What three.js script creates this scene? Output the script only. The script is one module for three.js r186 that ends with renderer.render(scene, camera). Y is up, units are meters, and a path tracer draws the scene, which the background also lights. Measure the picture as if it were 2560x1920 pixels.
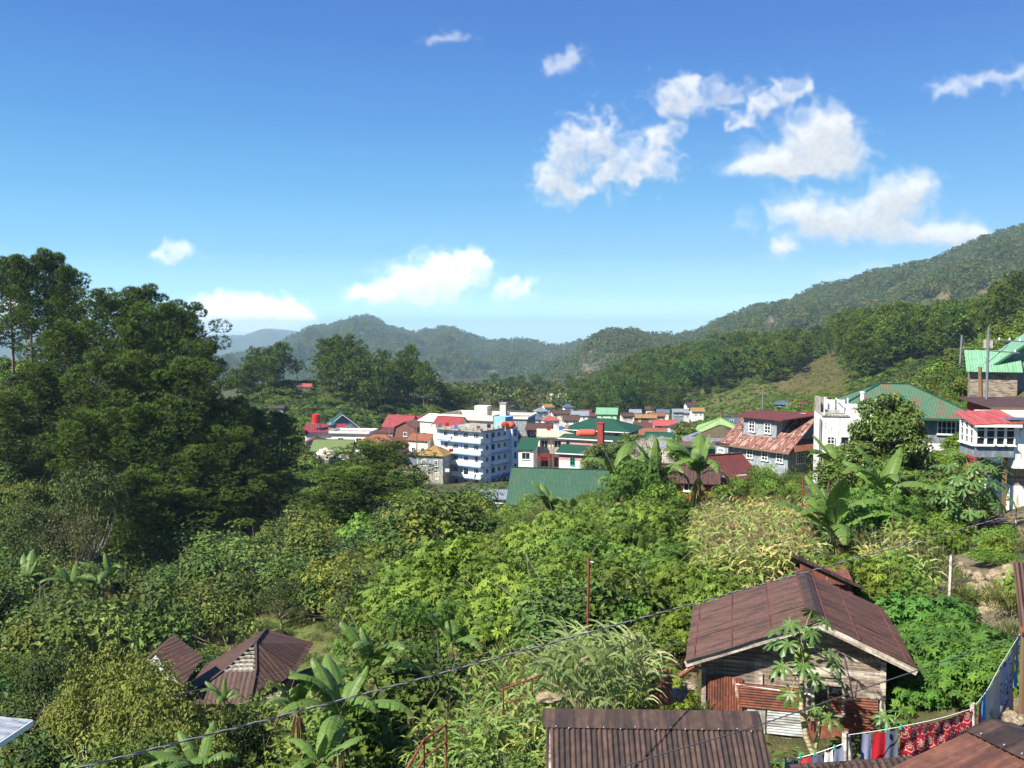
import * as THREE from 'three';
import { mergeGeometries } from 'three/addons/utils/BufferGeometryUtils.js';
import { createNoise2D, createNoise3D } from 'simplex-noise';

// ---------------------------------------------------------------- camera, exposure, sun, air
const F = 2208, CX = 1280, CY = 960, HORIZON = 830, CAM_Y = 60;           // lens in pixels of the 2560 x 1920 photograph
const PITCH = Math.atan((CY - HORIZON) / F);
const scene = new THREE.Scene();
const camera = new THREE.PerspectiveCamera(2 * Math.atan(CY / F) * 180 / Math.PI, 4 / 3, 0.5, 60000);
camera.position.set(0, CAM_Y, 0);
camera.rotation.x = -PITCH;
scene.add(camera);
const renderer = new THREE.WebGLRenderer({ antialias: true });
renderer.toneMapping = THREE.LinearToneMapping;
renderer.toneMappingExposure = 1.95;
renderer.shadowMap.enabled = true;
const SUN_DIR = new THREE.Vector3(-0.60, 0.69, 0.42).normalize();
const sun = new THREE.DirectionalLight(new THREE.Color(1.0, 0.94, 0.82), 5.0);
sun.position.copy(SUN_DIR).multiplyScalar(400).add(new THREE.Vector3(0, CAM_Y, -100));
sun.target.position.set(0, CAM_Y - 20, -100);
sun.castShadow = true; sun.shadow.mapSize.set(4096, 4096);
Object.assign(sun.shadow.camera, { left: -260, right: 260, top: 260, bottom: -260, near: 1, far: 1200 });
scene.add(sun, sun.target);
scene.fog = new THREE.FogExp2(new THREE.Color(0.56, 0.84, 1.0), 0.00013);

// ---------------------------------------------------------------- helpers
const V = (x, y, z) => new THREE.Vector3(x, y, z);
function rng(seed) { let s = seed >>> 0; return () => { s = (s + 0x6d2b79f5) | 0; let t = Math.imul(s ^ (s >>> 15), 1 | s); t = (t + Math.imul(t ^ (t >>> 7), 61 | t)) ^ t; return ((t ^ (t >>> 14)) >>> 0) / 4294967296; }; }
const R0 = rng(11);
const n2 = createNoise2D(rng(5)), n3 = createNoise3D(rng(6));
const fbm = (x, y, o = 4) => { let s = 0, a = 1, t = 0; for (let i = 0; i < o; i++) { s += a * n2(x, y); t += a; a *= 0.5; x = x * 2.03 + 7.1; y = y * 2.03 - 3.7; } return s / t; };
const clamp = (x, a, b) => Math.min(b, Math.max(a, x)), lerp = (a, b, t) => a + (b - a) * t;
const sstep = (a, b, x) => { const t = clamp((x - a) / (b - a), 0, 1); return t * t * (3 - 2 * t); };
const AX = V(1, 0, 0), UPV = V(0, 1, 0);
const ray = (px, py) => V((px - CX) / F, -(py - CY) / F, -1).applyAxisAngle(AX, -PITCH);
const P = (px, py, D) => { const r = ray(px, py); return r.multiplyScalar(D / -r.z).add(V(0, CAM_Y, 0)); };   // the point at distance D ahead that the photograph shows there
const proj = (v) => { const c = v.clone().sub(V(0, CAM_Y, 0)).applyAxisAngle(AX, PITCH); return [CX + F * c.x / -c.z, CY - F * c.y / -c.z, -c.z]; };
const names = new Map();
function numbered(n) { const k = names.get(n) ?? 0; names.set(n, k + 1); return k ? n + '_' + String(k).padStart(3, '0') : n; }
function tag(o, label, category, group, kind) { if (label) o.userData.label = label; if (category) o.userData.category = category; if (group) o.userData.group = group; if (kind) o.userData.kind = kind; return o; }
function thing(name, label, category, pos = [0, 0, 0], yaw = 0, group) {
  const o = new THREE.Group(); o.name = numbered(name); o.position.set(...(pos.isVector3 ? pos.toArray() : pos)); o.rotation.y = yaw; scene.add(o);
  return tag(o, label, category, group);
}
function mesh(name, geo, mat, parent) {
  const m = new THREE.Mesh(geo, mat); m.name = parent ? name : numbered(name); m.castShadow = m.receiveShadow = true; (parent || scene).add(m); return m;
}
function dup(o, name, pos, yaw, scale, label) {
  const c = o.clone(); c.name = numbered(name); scene.add(c);
  if (pos) c.position.copy(pos); if (yaw !== undefined) c.rotation.y = yaw;
  if (scale) typeof scale === 'number' ? c.scale.setScalar(scale) : c.scale.set(...scale);
  if (label) c.userData.label = label;
  return c;
}
// MB collects polygons, boxes and bars into one geometry (flat faces, uv in metres, optional colours)
class MB {
  constructor() { this.p = []; this.u = []; this.c = []; this.col = null; }
  tri(a, b, c, ua, ub, uc) { for (const [v, t] of [[a, ua], [b, ub], [c, uc]]) { this.p.push(v.x, v.y, v.z); this.u.push(t ? t[0] : 0, t ? t[1] : 0); if (this.col) this.c.push(...this.col); } return this; }
  poly(pts) {
    const a = pts[0], ux = pts[1].clone().sub(a).normalize(), nn = V(0, 0, 0);
    for (let i = 1; i < pts.length - 1; i++) nn.add(pts[i].clone().sub(a).cross(pts[i + 1].clone().sub(a)));
    const vy = nn.normalize().clone().cross(ux), q = pts.map((p) => { const d = p.clone().sub(a); return [d.dot(ux), d.dot(vy)]; });
    for (let i = 1; i < pts.length - 1; i++) this.tri(a, pts[i], pts[i + 1], q[0], q[i], q[i + 1]);
    return this;
  }
  slab(pts, t) {                                                                       // a planar sheet with thickness t below its upper side (counter-clockwise from outside)
    const n = V(0, 0, 0), a = pts[0];
    for (let i = 1; i < pts.length - 1; i++) n.add(pts[i].clone().sub(a).cross(pts[i + 1].clone().sub(a)));
    n.normalize().multiplyScalar(-t);
    const low = pts.map((p) => p.clone().add(n));
    this.poly(pts); this.poly([...low].reverse());
    for (let i = 0; i < pts.length; i++) { const j = (i + 1) % pts.length; this.poly([pts[i], low[i], low[j], pts[j]]); }
    return this;
  }
  box(x, y, z, w, h, d, m) {                                                           // centre x, z; y is the bottom
    const c = [];
    for (const k of [0, 1, 2, 3, 4, 5, 6, 7]) { const v = V(x + (k & 1 ? w : -w) / 2, y + (k & 2 ? h : 0), z + (k & 4 ? d : -d) / 2); c.push(m ? v.applyMatrix4(m) : v); }
    for (const f of [[4, 5, 7, 6], [1, 0, 2, 3], [5, 1, 3, 7], [0, 4, 6, 2], [6, 7, 3, 2], [0, 1, 5, 4]]) this.poly(f.map((i) => c[i]));
    return this;
  }
  bar(a, b, w, h = w) {                                                                // a square bar from a to b
    const d = b.clone().sub(a), L = d.length(), zz = d.normalize(), s = Math.abs(zz.y) > 0.95 ? V(1, 0, 0) : UPV.clone(), x = s.clone().cross(zz).normalize(), y = zz.clone().cross(x);
    return this.box(0, -h / 2, L / 2, w, h, L, new THREE.Matrix4().makeBasis(x, y, zz).setPosition(a));
  }
  geo() {
    const g = new THREE.BufferGeometry();
    g.setAttribute('position', new THREE.Float32BufferAttribute(this.p, 3)); g.setAttribute('uv', new THREE.Float32BufferAttribute(this.u, 2));
    if (this.c.length) g.setAttribute('color', new THREE.Float32BufferAttribute(this.c, 3));
    return g;
  }
  build(name, mat, parent) { return mesh(name, this.geo(), mat, parent); }
}
const B = () => new MB();
// a tapered round limb along points
function limb(pts, r0, r1, sides = 6) {
  const n = pts.length, p = [], ix = [], uv = [];
  let t = pts[1].clone().sub(pts[0]).normalize(), x = (Math.abs(t.y) > 0.9 ? V(1, 0, 0) : UPV.clone()).cross(t).normalize();
  let run = 0;
  for (let i = 0; i < n; i++) {
    t = pts[Math.min(i + 1, n - 1)].clone().sub(pts[Math.max(i - 1, 0)]).normalize();
    x = x.sub(t.clone().multiplyScalar(x.dot(t))).normalize();
    const y = t.clone().cross(x), r = typeof r1 === 'function' ? r1(i / (n - 1)) : lerp(r0, r1, i / (n - 1));
    if (i) run += pts[i].distanceTo(pts[i - 1]);
    for (let k = 0; k <= sides; k++) {
      const a = (k / sides) * Math.PI * 2, v = pts[i].clone().addScaledVector(x, Math.cos(a) * r).addScaledVector(y, Math.sin(a) * r);
      p.push(v.x, v.y, v.z); uv.push(k / sides * r0 * 6, run);
      if (i && k) { const b = i * (sides + 1) + k, c = b - sides - 1; ix.push(c - 1, c, b - 1, c, b, b - 1); }
    }
  }
  const g = new THREE.BufferGeometry();
  g.setAttribute('position', new THREE.Float32BufferAttribute(p, 3)); g.setAttribute('uv', new THREE.Float32BufferAttribute(uv, 2)); g.setIndex(ix); g.computeVertexNormals();
  return g;
}
const cat = (gs) => mergeGeometries(gs.map((g) => g.index ? g.toNonIndexed() : g).map((g) => { for (const k of Object.keys(g.attributes)) if (!['position', 'normal', 'uv'].includes(k)) g.deleteAttribute(k); if (!g.attributes.normal) g.computeVertexNormals(); return g; }));
const cyl = (r0, r1, h, s = 12, y = 0, open = false) => new THREE.CylinderGeometry(r1, r0, h, s, 1, open).translate(0, y + h / 2, 0);
function sheetTex(size, fn, rx = 1, ry = 1) {                                          // fn(u, v) -> sRGB 0..255; tiles because fn is sampled on a torus by its caller
  const d = new Uint8Array(size * size * 4);
  for (let j = 0; j < size; j++) for (let i = 0; i < size; i++) { const c = fn(i / size, j / size), o = (j * size + i) * 4; d[o] = clamp(c[0], 0, 255); d[o + 1] = clamp(c[1], 0, 255); d[o + 2] = clamp(c[2], 0, 255); d[o + 3] = 255; }
  const t = new THREE.DataTexture(d, size, size); t.colorSpace = THREE.SRGBColorSpace; t.wrapS = t.wrapT = THREE.RepeatWrapping; t.magFilter = THREE.LinearFilter; t.repeat.set(rx, ry); t.needsUpdate = true;
  return t;
}
const tn = (u, v, f, g = f) => {                                                       // tiling noise: simplex on a torus folded into 3-D pairs
  const a = u * 2 * Math.PI, b = v * 2 * Math.PI;
  return 0.5 * (n3(Math.cos(a) * f / 6.28, Math.sin(a) * f / 6.28, Math.cos(b) * g / 6.28 + 9) + n3(Math.cos(a) * f / 6.28 + 5, Math.sin(a) * f / 6.28, Math.sin(b) * g / 6.28 - 4));
};
const tfbm = (u, v, f, g = f) => tn(u, v, f, g) + 0.5 * tn(u + 0.3, v + 0.1, f * 2.1, g * 2.1) + 0.25 * tn(u + 0.7, v + 0.5, f * 4.3, g * 4.3);
const mix3 = (a, b, t) => [lerp(a[0], b[0], t), lerp(a[1], b[1], t), lerp(a[2], b[2], t)];

// ---------------------------------------------------------------- sky: clear air and cumulus, computed by direction
{
  const SKY = 0.55, W = 4096, H = 2048, data = new Float32Array(W * H * 4);
  const lin = (r, g, b) => [r, g, b].map((c) => { c /= 255; return c <= 0.04045 ? c / 12.92 : Math.pow((c + 0.055) / 1.055, 2.4); });
  const ramp = [[-90, [1.3, 1.9, 2.15]], [0, [1.35, 1.95, 2.2]], [1.2, [0.9, 1.45, 1.8]], [2.5, [0.56, 1.0, 1.38]], [5, [0.31, 0.67, 1.07]], [8.5, lin(118, 188, 242)], [13, lin(94, 158, 228)], [18, lin(79, 134, 212)], [23, lin(70, 120, 200)], [45, lin(50, 95, 186)], [90, lin(38, 78, 165)]];
  // [alpha, wispiness, blobs of (x, y, radius x, radius y)]
  const clouds = [
    [1.0, 0.35, [[520, 806, 66, 52], [575, 790, 74, 48], [640, 786, 78, 46], [704, 794, 64, 42], [748, 806, 44, 32], [560, 835, 90, 24], [620, 825, 110, 26], [500, 830, 40, 26]], 2.9],
    [0.75, 0.6, [[446, 632, 46, 26], [410, 645, 32, 18]], 1.25],
    [1.0, 0.3, [[1085, 690, 88, 62], [1000, 715, 70, 46], [910, 738, 50, 28], [1055, 750, 70, 28], [1196, 655, 46, 30], [1140, 700, 70, 50], [960, 735, 60, 35]], 1.6],
    [0.75, 0.8, [[1270, 726, 56, 26], [1310, 706, 46, 16]], 1.5],
    [0.92, 0.95, [[1385, 450, 66, 62], [1425, 370, 60, 60], [1495, 340, 60, 70], [1520, 430, 60, 60], [1440, 480, 60, 34], [1600, 420, 70, 60], [1650, 350, 60, 55], [1690, 260, 60, 60], [1720, 215, 40, 30]]],
    [0.55, 1.1, [[1760, 250, 70, 50], [1640, 430, 60, 50], [1830, 230, 60, 30]]],
    [1.0, 0.25, [[2040, 350, 110, 80], [1950, 405, 110, 45], [2110, 395, 64, 58], [2075, 310, 56, 44], [1880, 420, 60, 26], [2000, 420, 130, 38]]],
    [0.85, 0.85, [[1850, 300, 46, 30], [1900, 270, 60, 34], [1970, 230, 60, 38], [2010, 215, 30, 24]]],
    [1.0, 0.25, [[2000, 535, 86, 62], [2090, 565, 90, 54], [2235, 505, 90, 66], [2290, 470, 52, 46], [2180, 565, 110, 46], [2385, 585, 84, 44], [1955, 620, 42, 28], [2300, 590, 110, 32], [2440, 595, 50, 20]]],
    [0.6, 0.8, [[2370, 222, 60, 22], [2450, 207, 70, 26], [2550, 190, 70, 30], [2640, 190, 70, 34]]],
    [0.55, 0.8, [[1395, 165, 40, 28], [1430, 150, 40, 26]]],
    [0.45, 0.8, [[1125, 95, 52, 20]]],
    [0.28, 0.8, [[2110, 690, 60, 26], [1870, 560, 46, 24], [2180, 665, 50, 20]]],
    [0.9, 0.4, [[-40, 800, 120, 60], [40, 785, 60, 36]], 3.0],
  ].map(([a, w, bl, b = 1.0]) => ({ a, w, bl, b, x0: Math.min(...bl.map((b) => b[0] - b[2] * 1.9)), x1: Math.max(...bl.map((b) => b[0] + b[2] * 1.9)), y0: Math.min(...bl.map((b) => b[1] - b[3] * 1.9)), y1: Math.max(...bl.map((b) => b[1] + b[3] * 1.9)) }));
  const dens = (c, x, y) => {
    const wx = x + 26 * fbm(x / 95, y / 95, 3) * (0.6 + c.w), wy = y + 20 * fbm(x / 95 + 31, y / 95 - 17, 3) * (0.6 + c.w);
    let s = 0;
    for (const [bx, by, rx, ry] of c.bl) { const q = ((wx - bx) / rx) ** 2 + ((wy - by) / (wy > by ? ry * 0.8 : ry)) ** 2; if (q < 3.2) s = 1 - (1 - s) * (1 - 0.92 * Math.exp(-q * 1.35)); }
    if (s < 0.02) return 0;
    return s * 1.4 - 0.12 + (0.26 + 0.34 * c.w) * fbm(wx / 62 + 5, wy / 50, 4);
  };
  const v = V(0, 0, 0);
  for (let j = 0; j < H; j++) {
    const el = ((j + 0.5) / H - 0.5) * Math.PI, deg = el * 180 / Math.PI;
    let k = 1; while (k < ramp.length - 1 && ramp[k][0] < deg) k++;
    const t = clamp((deg - ramp[k - 1][0]) / (ramp[k][0] - ramp[k - 1][0]), 0, 1), base = mix3(ramp[k - 1][1], ramp[k][1], t);
    for (let i = 0; i < W; i++) {
      const az = ((i + 0.5) / W - 0.5) * 2 * Math.PI, o = (j * W + i) * 4;
      v.set(Math.cos(az) * Math.cos(el), Math.sin(el), Math.sin(az) * Math.cos(el));
      const near = clamp(v.dot(SUN_DIR), 0, 1), glow = 0.05 * Math.pow(near, 6) + 0.5 * Math.pow(near, 60);
      let c = [base[0] + glow, base[1] + glow * 0.97, base[2] + glow * 0.9];
      if (el > 0) { const side = 0.05 * v.x; c = [c[0] * (1 + side * 2.2), c[1] * (1 - side * 0.6), c[2]]; }
      if (deg > -1.5 && deg < 25 && v.z < -0.8) {
        v.y += 0; const q = v.clone().applyAxisAngle(AX, PITCH), x = CX + F * q.x / -q.z, y = CY - F * q.y / -q.z;
        for (const cl of clouds) {
          if (x < cl.x0 || x > cl.x1 || y < cl.y0 || y > cl.y1) continue;
          const d = dens(cl, x, y); if (d <= 0) continue;
          const a = 0.95 * cl.a * sstep(-0.05, 1.12 + 0.3 * cl.w, d), above = Math.max(0, dens(cl, x - 9, y - 22)), more = Math.max(0, dens(cl, x - 16, y - 46));
          const lit = 1.08 - 0.27 * sstep(0.1, 0.95, above) * (0.4 + 0.6 * sstep(0.05, 0.8, more)) + 0.08 * fbm(x / 22, y / 22, 3);
          const cc = [0.97 * lit * cl.b, (0.98 * lit + 0.01) * cl.b, (0.99 * lit + 0.03) * cl.b];
          c = mix3(c, cc, a);
        }
      }
      data[o] = c[0] * SKY; data[o + 1] = c[1] * SKY; data[o + 2] = c[2] * SKY; data[o + 3] = 1;
    }
  }
  const t = new THREE.DataTexture(data, W, H, THREE.RGBAFormat, THREE.FloatType);
  t.mapping = THREE.EquirectangularReflectionMapping; t.magFilter = THREE.LinearFilter; t.needsUpdate = true;
  scene.background = t; scene.environment = t;
}

// ---------------------------------------------------------------- land: one sheet of ground to the horizon, then hills and mountains
const COLS = [-700, 0, 400, 800, 1100, 1400, 1700, 2000, 2300, 2560, 3300];
const ROWS = [
  [3, -13, -12.5, -12, -11, -10, -9, -8, -7.2, -6.5, -6, -6],
  [8, -14, -13.5, -13, -11.8, -10.8, -10.2, -10, -10, -9.6, -9, -7],
  [14, -14.5, -13.6, -13.2, -12.2, -11.4, -10.8, -10.8, -11, -10.6, -9, -7],
  [22, -16, -15.2, -15, -13.8, -12.2, -11.3, -11.2, -11.3, -10.6, -8.6, -6.5],
  [30, -17.4, -16.6, -16.6, -15.4, -13.2, -12, -11.3, -11.2, -9.8, -8.4, -6.5],
  [40, -19.4, -18.8, -19.2, -17.8, -14.2, -13, -11.8, -11.4, -10.2, -9, -7],
  [52, -21.4, -20.6, -20.8, -19.3, -15.6, -14, -12.4, -12.6, -10.6, -9, -6],
  [70, -22, -22, -22.5, -20.5, -18, -16, -14, -13.5, -10.8, -9, -4],
  [90, -24, -25, -26, -23, -21, -19, -17, -15.5, -11, -6.5, 0],
  [115, -16, -18, -24, -27, -25.5, -23.5, -20.5, -17, -10, -2, 4],
  [140, -9, -10.5, -18, -30, -30, -28.5, -24, -18, -10, 0, 8],
  [180, -6, -8, -19, -32, -34, -32, -28, -20, -12, 2, 12],
  [230, -10, -14, -25, -33, -37, -36, -31, -22, -16, 0, 15],
  [300, -20, -24, -31, -35, -38, -39, -36, -27, -22, -8, 10],
  [400, -30, -34, -38, -41, -43, -45, -43, -36, -30, -15, 0],
  [550, -40, -45, -50, -52, -52, -52, -50, -46, -38, -25, -10],
  [900, -60, -70, -80, -80, -76, -70, -65, -60, -50, -35, -20],
  [3000, -150, -160, -170, -170, -160, -150, -140, -130, -120, -100, -90],
  [40000, -300, -300, -300, -300, -300, -300, -300, -300, -300, -300, -300],
];
const cubic = (a, b, c, d, t) => { const m0 = (c - a) / 2, m1 = (d - b) / 2, t2 = t * t, t3 = t2 * t; return (2 * t3 - 3 * t2 + 1) * b + (t3 - 2 * t2 + t) * m0 + (-2 * t3 + 3 * t2) * c + (t3 - t2) * m1; };
const LOGD = ROWS.map((r) => Math.log(r[0]));
function smoothH(x, z) {
  const ang = Math.atan2(x, -z), ca = clamp(ang, -0.86, 0.86), r = Math.hypot(x, z), D = Math.max(3, r * Math.cos(ca)), px = CX + F * Math.tan(ca), l = Math.log(D);
  let i = 0; while (i < ROWS.length - 2 && LOGD[i + 1] < l) i++;
  let k = 0; while (k < COLS.length - 2 && COLS[k + 1] < px) k++;
  const t = clamp((l - LOGD[i]) / (LOGD[i + 1] - LOGD[i]), 0, 1), s = clamp((px - COLS[k]) / (COLS[k + 1] - COLS[k]), 0, 1);
  const at = (row) => { const q = ROWS[clamp(row, 0, ROWS.length - 1)], c = (n) => q[1 + clamp(n, 0, COLS.length - 1)]; return cubic(c(k - 1), c(k), c(k + 1), c(k + 2), s); };
  return cubic(at(i - 1), at(i), at(i + 1), at(i + 2), t) + CAM_Y;
}
const H = (x, z) => { const r = Math.hypot(x, z), a = clamp(r / 60, 0.25, 12); return smoothH(x, z) + 0.35 * a * fbm(x / (9 * a) + 3, z / (9 * a), 3) * sstep(4, 16, r); };
function G(px, py, d0 = 4) {                                                           // the point of the ground that the photograph shows at a pixel
  const r = ray(px, py); r.multiplyScalar(1 / -r.z);
  let a = d0, b = d0;
  const gap = (D) => CAM_Y + r.y * D - H(r.x * D, -D);
  while (b < 6000 && gap(b) > 0) { a = b; b *= 1.03; }
  for (let i = 0; i < 18; i++) { const m = (a + b) / 2; gap(m) > 0 ? (a = m) : (b = m); }
  return V(r.x * b, H(r.x * b, -b), -b);
}
const on = (px, D) => { const x = (px - CX) / F * D; return V(x, H(x, -D), -D); };      // the ground at a bearing and a distance
const inside = (poly, x, y) => { let c = false; for (let i = 0, j = poly.length - 1; i < poly.length; j = i++) { const [a, b] = poly[i], [d, e] = poly[j]; if ((b > y) !== (e > y) && x < (d - a) * (y - b) / (e - b) + a) c = !c; } return c; };
// what grows or lies where, as outlines of ground seen in the photograph
const ZONE = {
  corn: [[1740, 1330], [1830, 1312], [2025, 1316], [2040, 1395], [2040, 1490], [1760, 1500], [1735, 1420]],
  cornNear: [[1150, 1720], [1330, 1690], [1385, 1760], [1420, 1960], [980, 1990], [1060, 1860]],
  cornRight: [[2140, 1415], [2250, 1380], [2330, 1440], [2330, 1500], [2150, 1510]],
  vine: [[2140, 1530], [2330, 1575], [2420, 1650], [2520, 1690], [2550, 1720], [2420, 1800], [2180, 1850], [2160, 1600]],
  rock: [[2400, 1390], [2540, 1400], [2600, 1600], [2520, 1640], [2420, 1580], [2320, 1460], [2320, 1400]],
  lane: [[2010, 1352], [2060, 1352], [2085, 1440], [2040, 1450]],
  yard: [[2440, 1280], [2600, 1280], [2620, 1420], [2520, 1345], [2440, 1330]],
  steps: [[2460, 1640], [2640, 1560], [2660, 1960], [2500, 1960]],
  terrace: [[440, 1590], [560, 1545], [720, 1540], [860, 1590], [880, 1690], [760, 1760], [640, 1720], [470, 1650]],
  lawn: [[215, 1505], [350, 1495], [410, 1530], [340, 1580], [220, 1560]],
  spoil: [[1330, 1755], [1480, 1690], [1640, 1700], [1745, 1690], [1740, 1770], [1360, 1790]],
};
const soilMap = sheetTex(512, (u, v) => { const a = tfbm(u, v, 9), b = tfbm(u + 0.5, v, 40); const g = 190 + 40 * a + 34 * b; return [g, g * 0.97, g * 0.9]; });
const soilBump = sheetTex(512, (u, v) => { const g = 128 + 70 * tfbm(u, v, 34) + 30 * tn(u, v, 130); return [g, g, g]; }); soilBump.colorSpace = THREE.NoColorSpace;
const groundMat = new THREE.MeshStandardMaterial({ vertexColors: true, roughness: 0.95, map: soilMap, bumpMap: soilBump, bumpScale: 0.06 });
{
  const az = []; for (let a = -180; a < -40; a += 5) az.push(a); for (let a = -40; a <= 40; a += 0.22) az.push(a); for (let a = 44; a <= 180; a += 4) az.push(a);
  const rad = [0.5]; while (rad[rad.length - 1] < 11000) rad.push(rad[rad.length - 1] * (rad[rad.length - 1] < 700 ? 1.045 : 1.12) + 0.1);
  const p = [], c = [], u = [], ix = [], n = az.length;
  for (const r of rad) for (const a of az) {
    const x = r * Math.sin(a * Math.PI / 180), z = -r * Math.cos(a * Math.PI / 180), y = H(x, z), [px, py] = r > 5 && Math.abs(a) < 40 ? proj(V(x, y, z)) : [-9e3, 0];
    const q = fbm(x / 7, z / 7, 4), w = fbm(x / 26 + 9, z / 26, 3);
    let col = mix3([0.09, 0.12, 0.03], [0.2, 0.16, 0.08], sstep(-0.1, 0.6, q + 0.3 * w));
    const at = (k) => inside(ZONE[k], px, py);
    if (r < 130) {
      if (at('lawn') || at('terrace')) col = mix3([0.16, 0.24, 0.045], [0.27, 0.26, 0.08], sstep(-0.3, 0.7, q));
      else if (at('yard') || at('lane') || at('steps') || at('spoil')) col = mix3([0.36, 0.30, 0.21], [0.20, 0.17, 0.11], sstep(-0.2, 0.5, q));
      else if (at('rock')) col = mix3([0.34, 0.29, 0.2], [0.14, 0.15, 0.06], sstep(-0.25, 0.45, q));
      else if (at('corn') || at('cornNear')) col = [0.16, 0.13, 0.06];
    }
    p.push(x, y, z); c.push(...col); u.push(x / 3, z / 3);
  }
  for (let j = 1; j < rad.length; j++) for (let i = 1; i < n; i++) { const b = j * n + i, a = b - n; ix.push(a - 1, a, b - 1, a, b, b - 1); }
  const g = new THREE.BufferGeometry();
  g.setAttribute('position', new THREE.Float32BufferAttribute(p, 3)); g.setAttribute('color', new THREE.Float32BufferAttribute(c, 3)); g.setAttribute('uv', new THREE.Float32BufferAttribute(u, 2)); g.setIndex(ix); g.computeVertexNormals();
  tag(mesh('ground', g, groundMat), 'ground of the valley falling away below the houses', null, null, 'structure');
}
// A hill or mountain: its skyline is given in the photograph, its slopes are a height field from the foot to the ridge and down behind
const LANDS = {};
function ridgeAt(list, px) { let i = 0; while (i < list.length - 2 && list[i + 1][0] < px) i++; const a = list[i], b = list[i + 1], t = clamp((px - a[0]) / (b[0] - a[0]), 0, 1), s = t * t * (3 - 2 * t) * 0.6 + t * 0.4; return [lerp(a[1], b[1], s), lerp(a[2], b[2], s), lerp(a[3], b[3], s), a[4] === undefined ? 0 : lerp(a[4], b[4] ?? 0, s)]; }
function land(name, label, o) {                                                        // o.ridge: [px, py, distance of the ridge, distance of the foot, height of the foot]
  const { ridge, nu, nv, rough, color, back = 1.5, shape = 1.0, scale } = o, x0 = ridge[0][0], x1 = ridge[ridge.length - 1][0];
  const at = (px, t) => {                                                              // t 0 at the foot, 1 on the ridge, above 1 behind it
    const [py, Dr, Df, hf] = ridgeAt(ridge, px), top = P(px, py, Dr), D = t <= 1 ? lerp(Df, Dr, t) : Dr * lerp(1, back, (t - 1) * 2), x = (px - CX) / F * D, z = -D;
    const foot = Math.min(CAM_Y + hf, H((px - CX) / F * Df, -Df) - 1.5), s = t <= 1 ? Math.pow(t, shape) : 1 - 0.8 * sstep(1, 1.5, t), edge = sstep(0, o.side ?? 0.08, Math.min(px - x0, x1 - px) / (x1 - x0) + (o.open ?? 0));
    const q = fbm(x / scale, z / scale, 5), rib = 1 - Math.abs(fbm(x / (scale * 0.45) + 11, z / (scale * 1.6), 3)) * 2;
    const fade = t <= 1 ? Math.max(0, Math.sin(Math.PI * t)) ** 1.2 * (1 - 0.8 * sstep(0.6, 0.95, t)) : 0.0;
    return V(x, lerp(foot, top.y, s * edge) + rough * (q + 0.6 * (rib - 0.5)) * fade * edge, z);
  };
  const p = [], c = [], u = [], ix = [];
  for (let j = 0; j <= nv; j++) for (let i = 0; i <= nu; i++) {
    const px = lerp(x0, x1, i / nu), t = 1.5 * j / nv, v = at(px, t), q = proj(v);
    p.push(v.x, v.y, v.z); c.push(...color(v, q[0], q[1], t)); u.push(v.x / 9, v.z / 9);
    if (i && j) { const b = j * (nu + 1) + i, a = b - nu - 1; ix.push(a - 1, a, b - 1, a, b, b - 1); }
  }
  const g = new THREE.BufferGeometry();
  g.setAttribute('position', new THREE.Float32BufferAttribute(p, 3)); g.setAttribute('color', new THREE.Float32BufferAttribute(c, 3)); g.setAttribute('uv', new THREE.Float32BufferAttribute(u, 2)); g.setIndex(ix); g.computeVertexNormals();
  tag(mesh(name, g, groundMat), label, null, null, 'structure');
  LANDS[o.key] = { at, x0, x1, ridge };
}
const woodFloor = (a, b, s) => (v) => mix3(a, b, sstep(-0.15, 0.45, fbm(v.x / s, v.z / s, 4)));
land('mountain', 'forested mountain rising to the right edge with a rocky shoulder', {
  key: 'right', nu: 260, nv: 90, rough: 34, scale: 260, shape: 0.9,
  ridge: [[1380, 900, 1500, 900, -60], [1442, 884, 1550, 900, -60], [1473, 868, 1600, 880, -60], [1520, 849, 1640, 860, -60], [1573, 846, 1680, 850, -60], [1631, 858, 1700, 840, -58], [1735, 855, 1700, 820, -55], [1762, 843, 1650, 800, -50], [1788, 825, 1620, 790, -50], [1835, 809, 1620, 780, -50], [1888, 788, 1600, 770, -50], [1945, 783, 1580, 760, -48], [1982, 770, 1560, 750, -46], [2050, 736, 1560, 740, -44], [2108, 728, 1560, 730, -40], [2186, 702, 1560, 720, -36], [2291, 683, 1540, 700, -30], [2328, 675, 1520, 690, -30], [2386, 647, 1500, 680, -25], [2449, 620, 1480, 670, -20], [2501, 602, 1480, 660, -15], [2560, 588, 1480, 650, -10], [2760, 560, 1480, 640, 0]],
  color: (v, px, py, t) => {
    const q = fbm(v.x / 60, v.z / 60, 4), k = fbm(v.x / 25 + 4, v.y / 18, 3);
    let c = mix3([0.075, 0.11, 0.032], [0.24, 0.2, 0.1], sstep(0.0, 0.45, q));
    const cliff = inside([[1430, 905], [1470, 880], [1520, 880], [1510, 960], [1440, 985]], px, py) || inside([[1925, 790], [2010, 770], [2000, 800], [1960, 840], [1920, 825]], px, py);
    if (cliff) c = mix3([0.15, 0.13, 0.105], [0.26, 0.22, 0.16], sstep(-0.4, 0.5, k));
    return c;
  },
});
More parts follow.
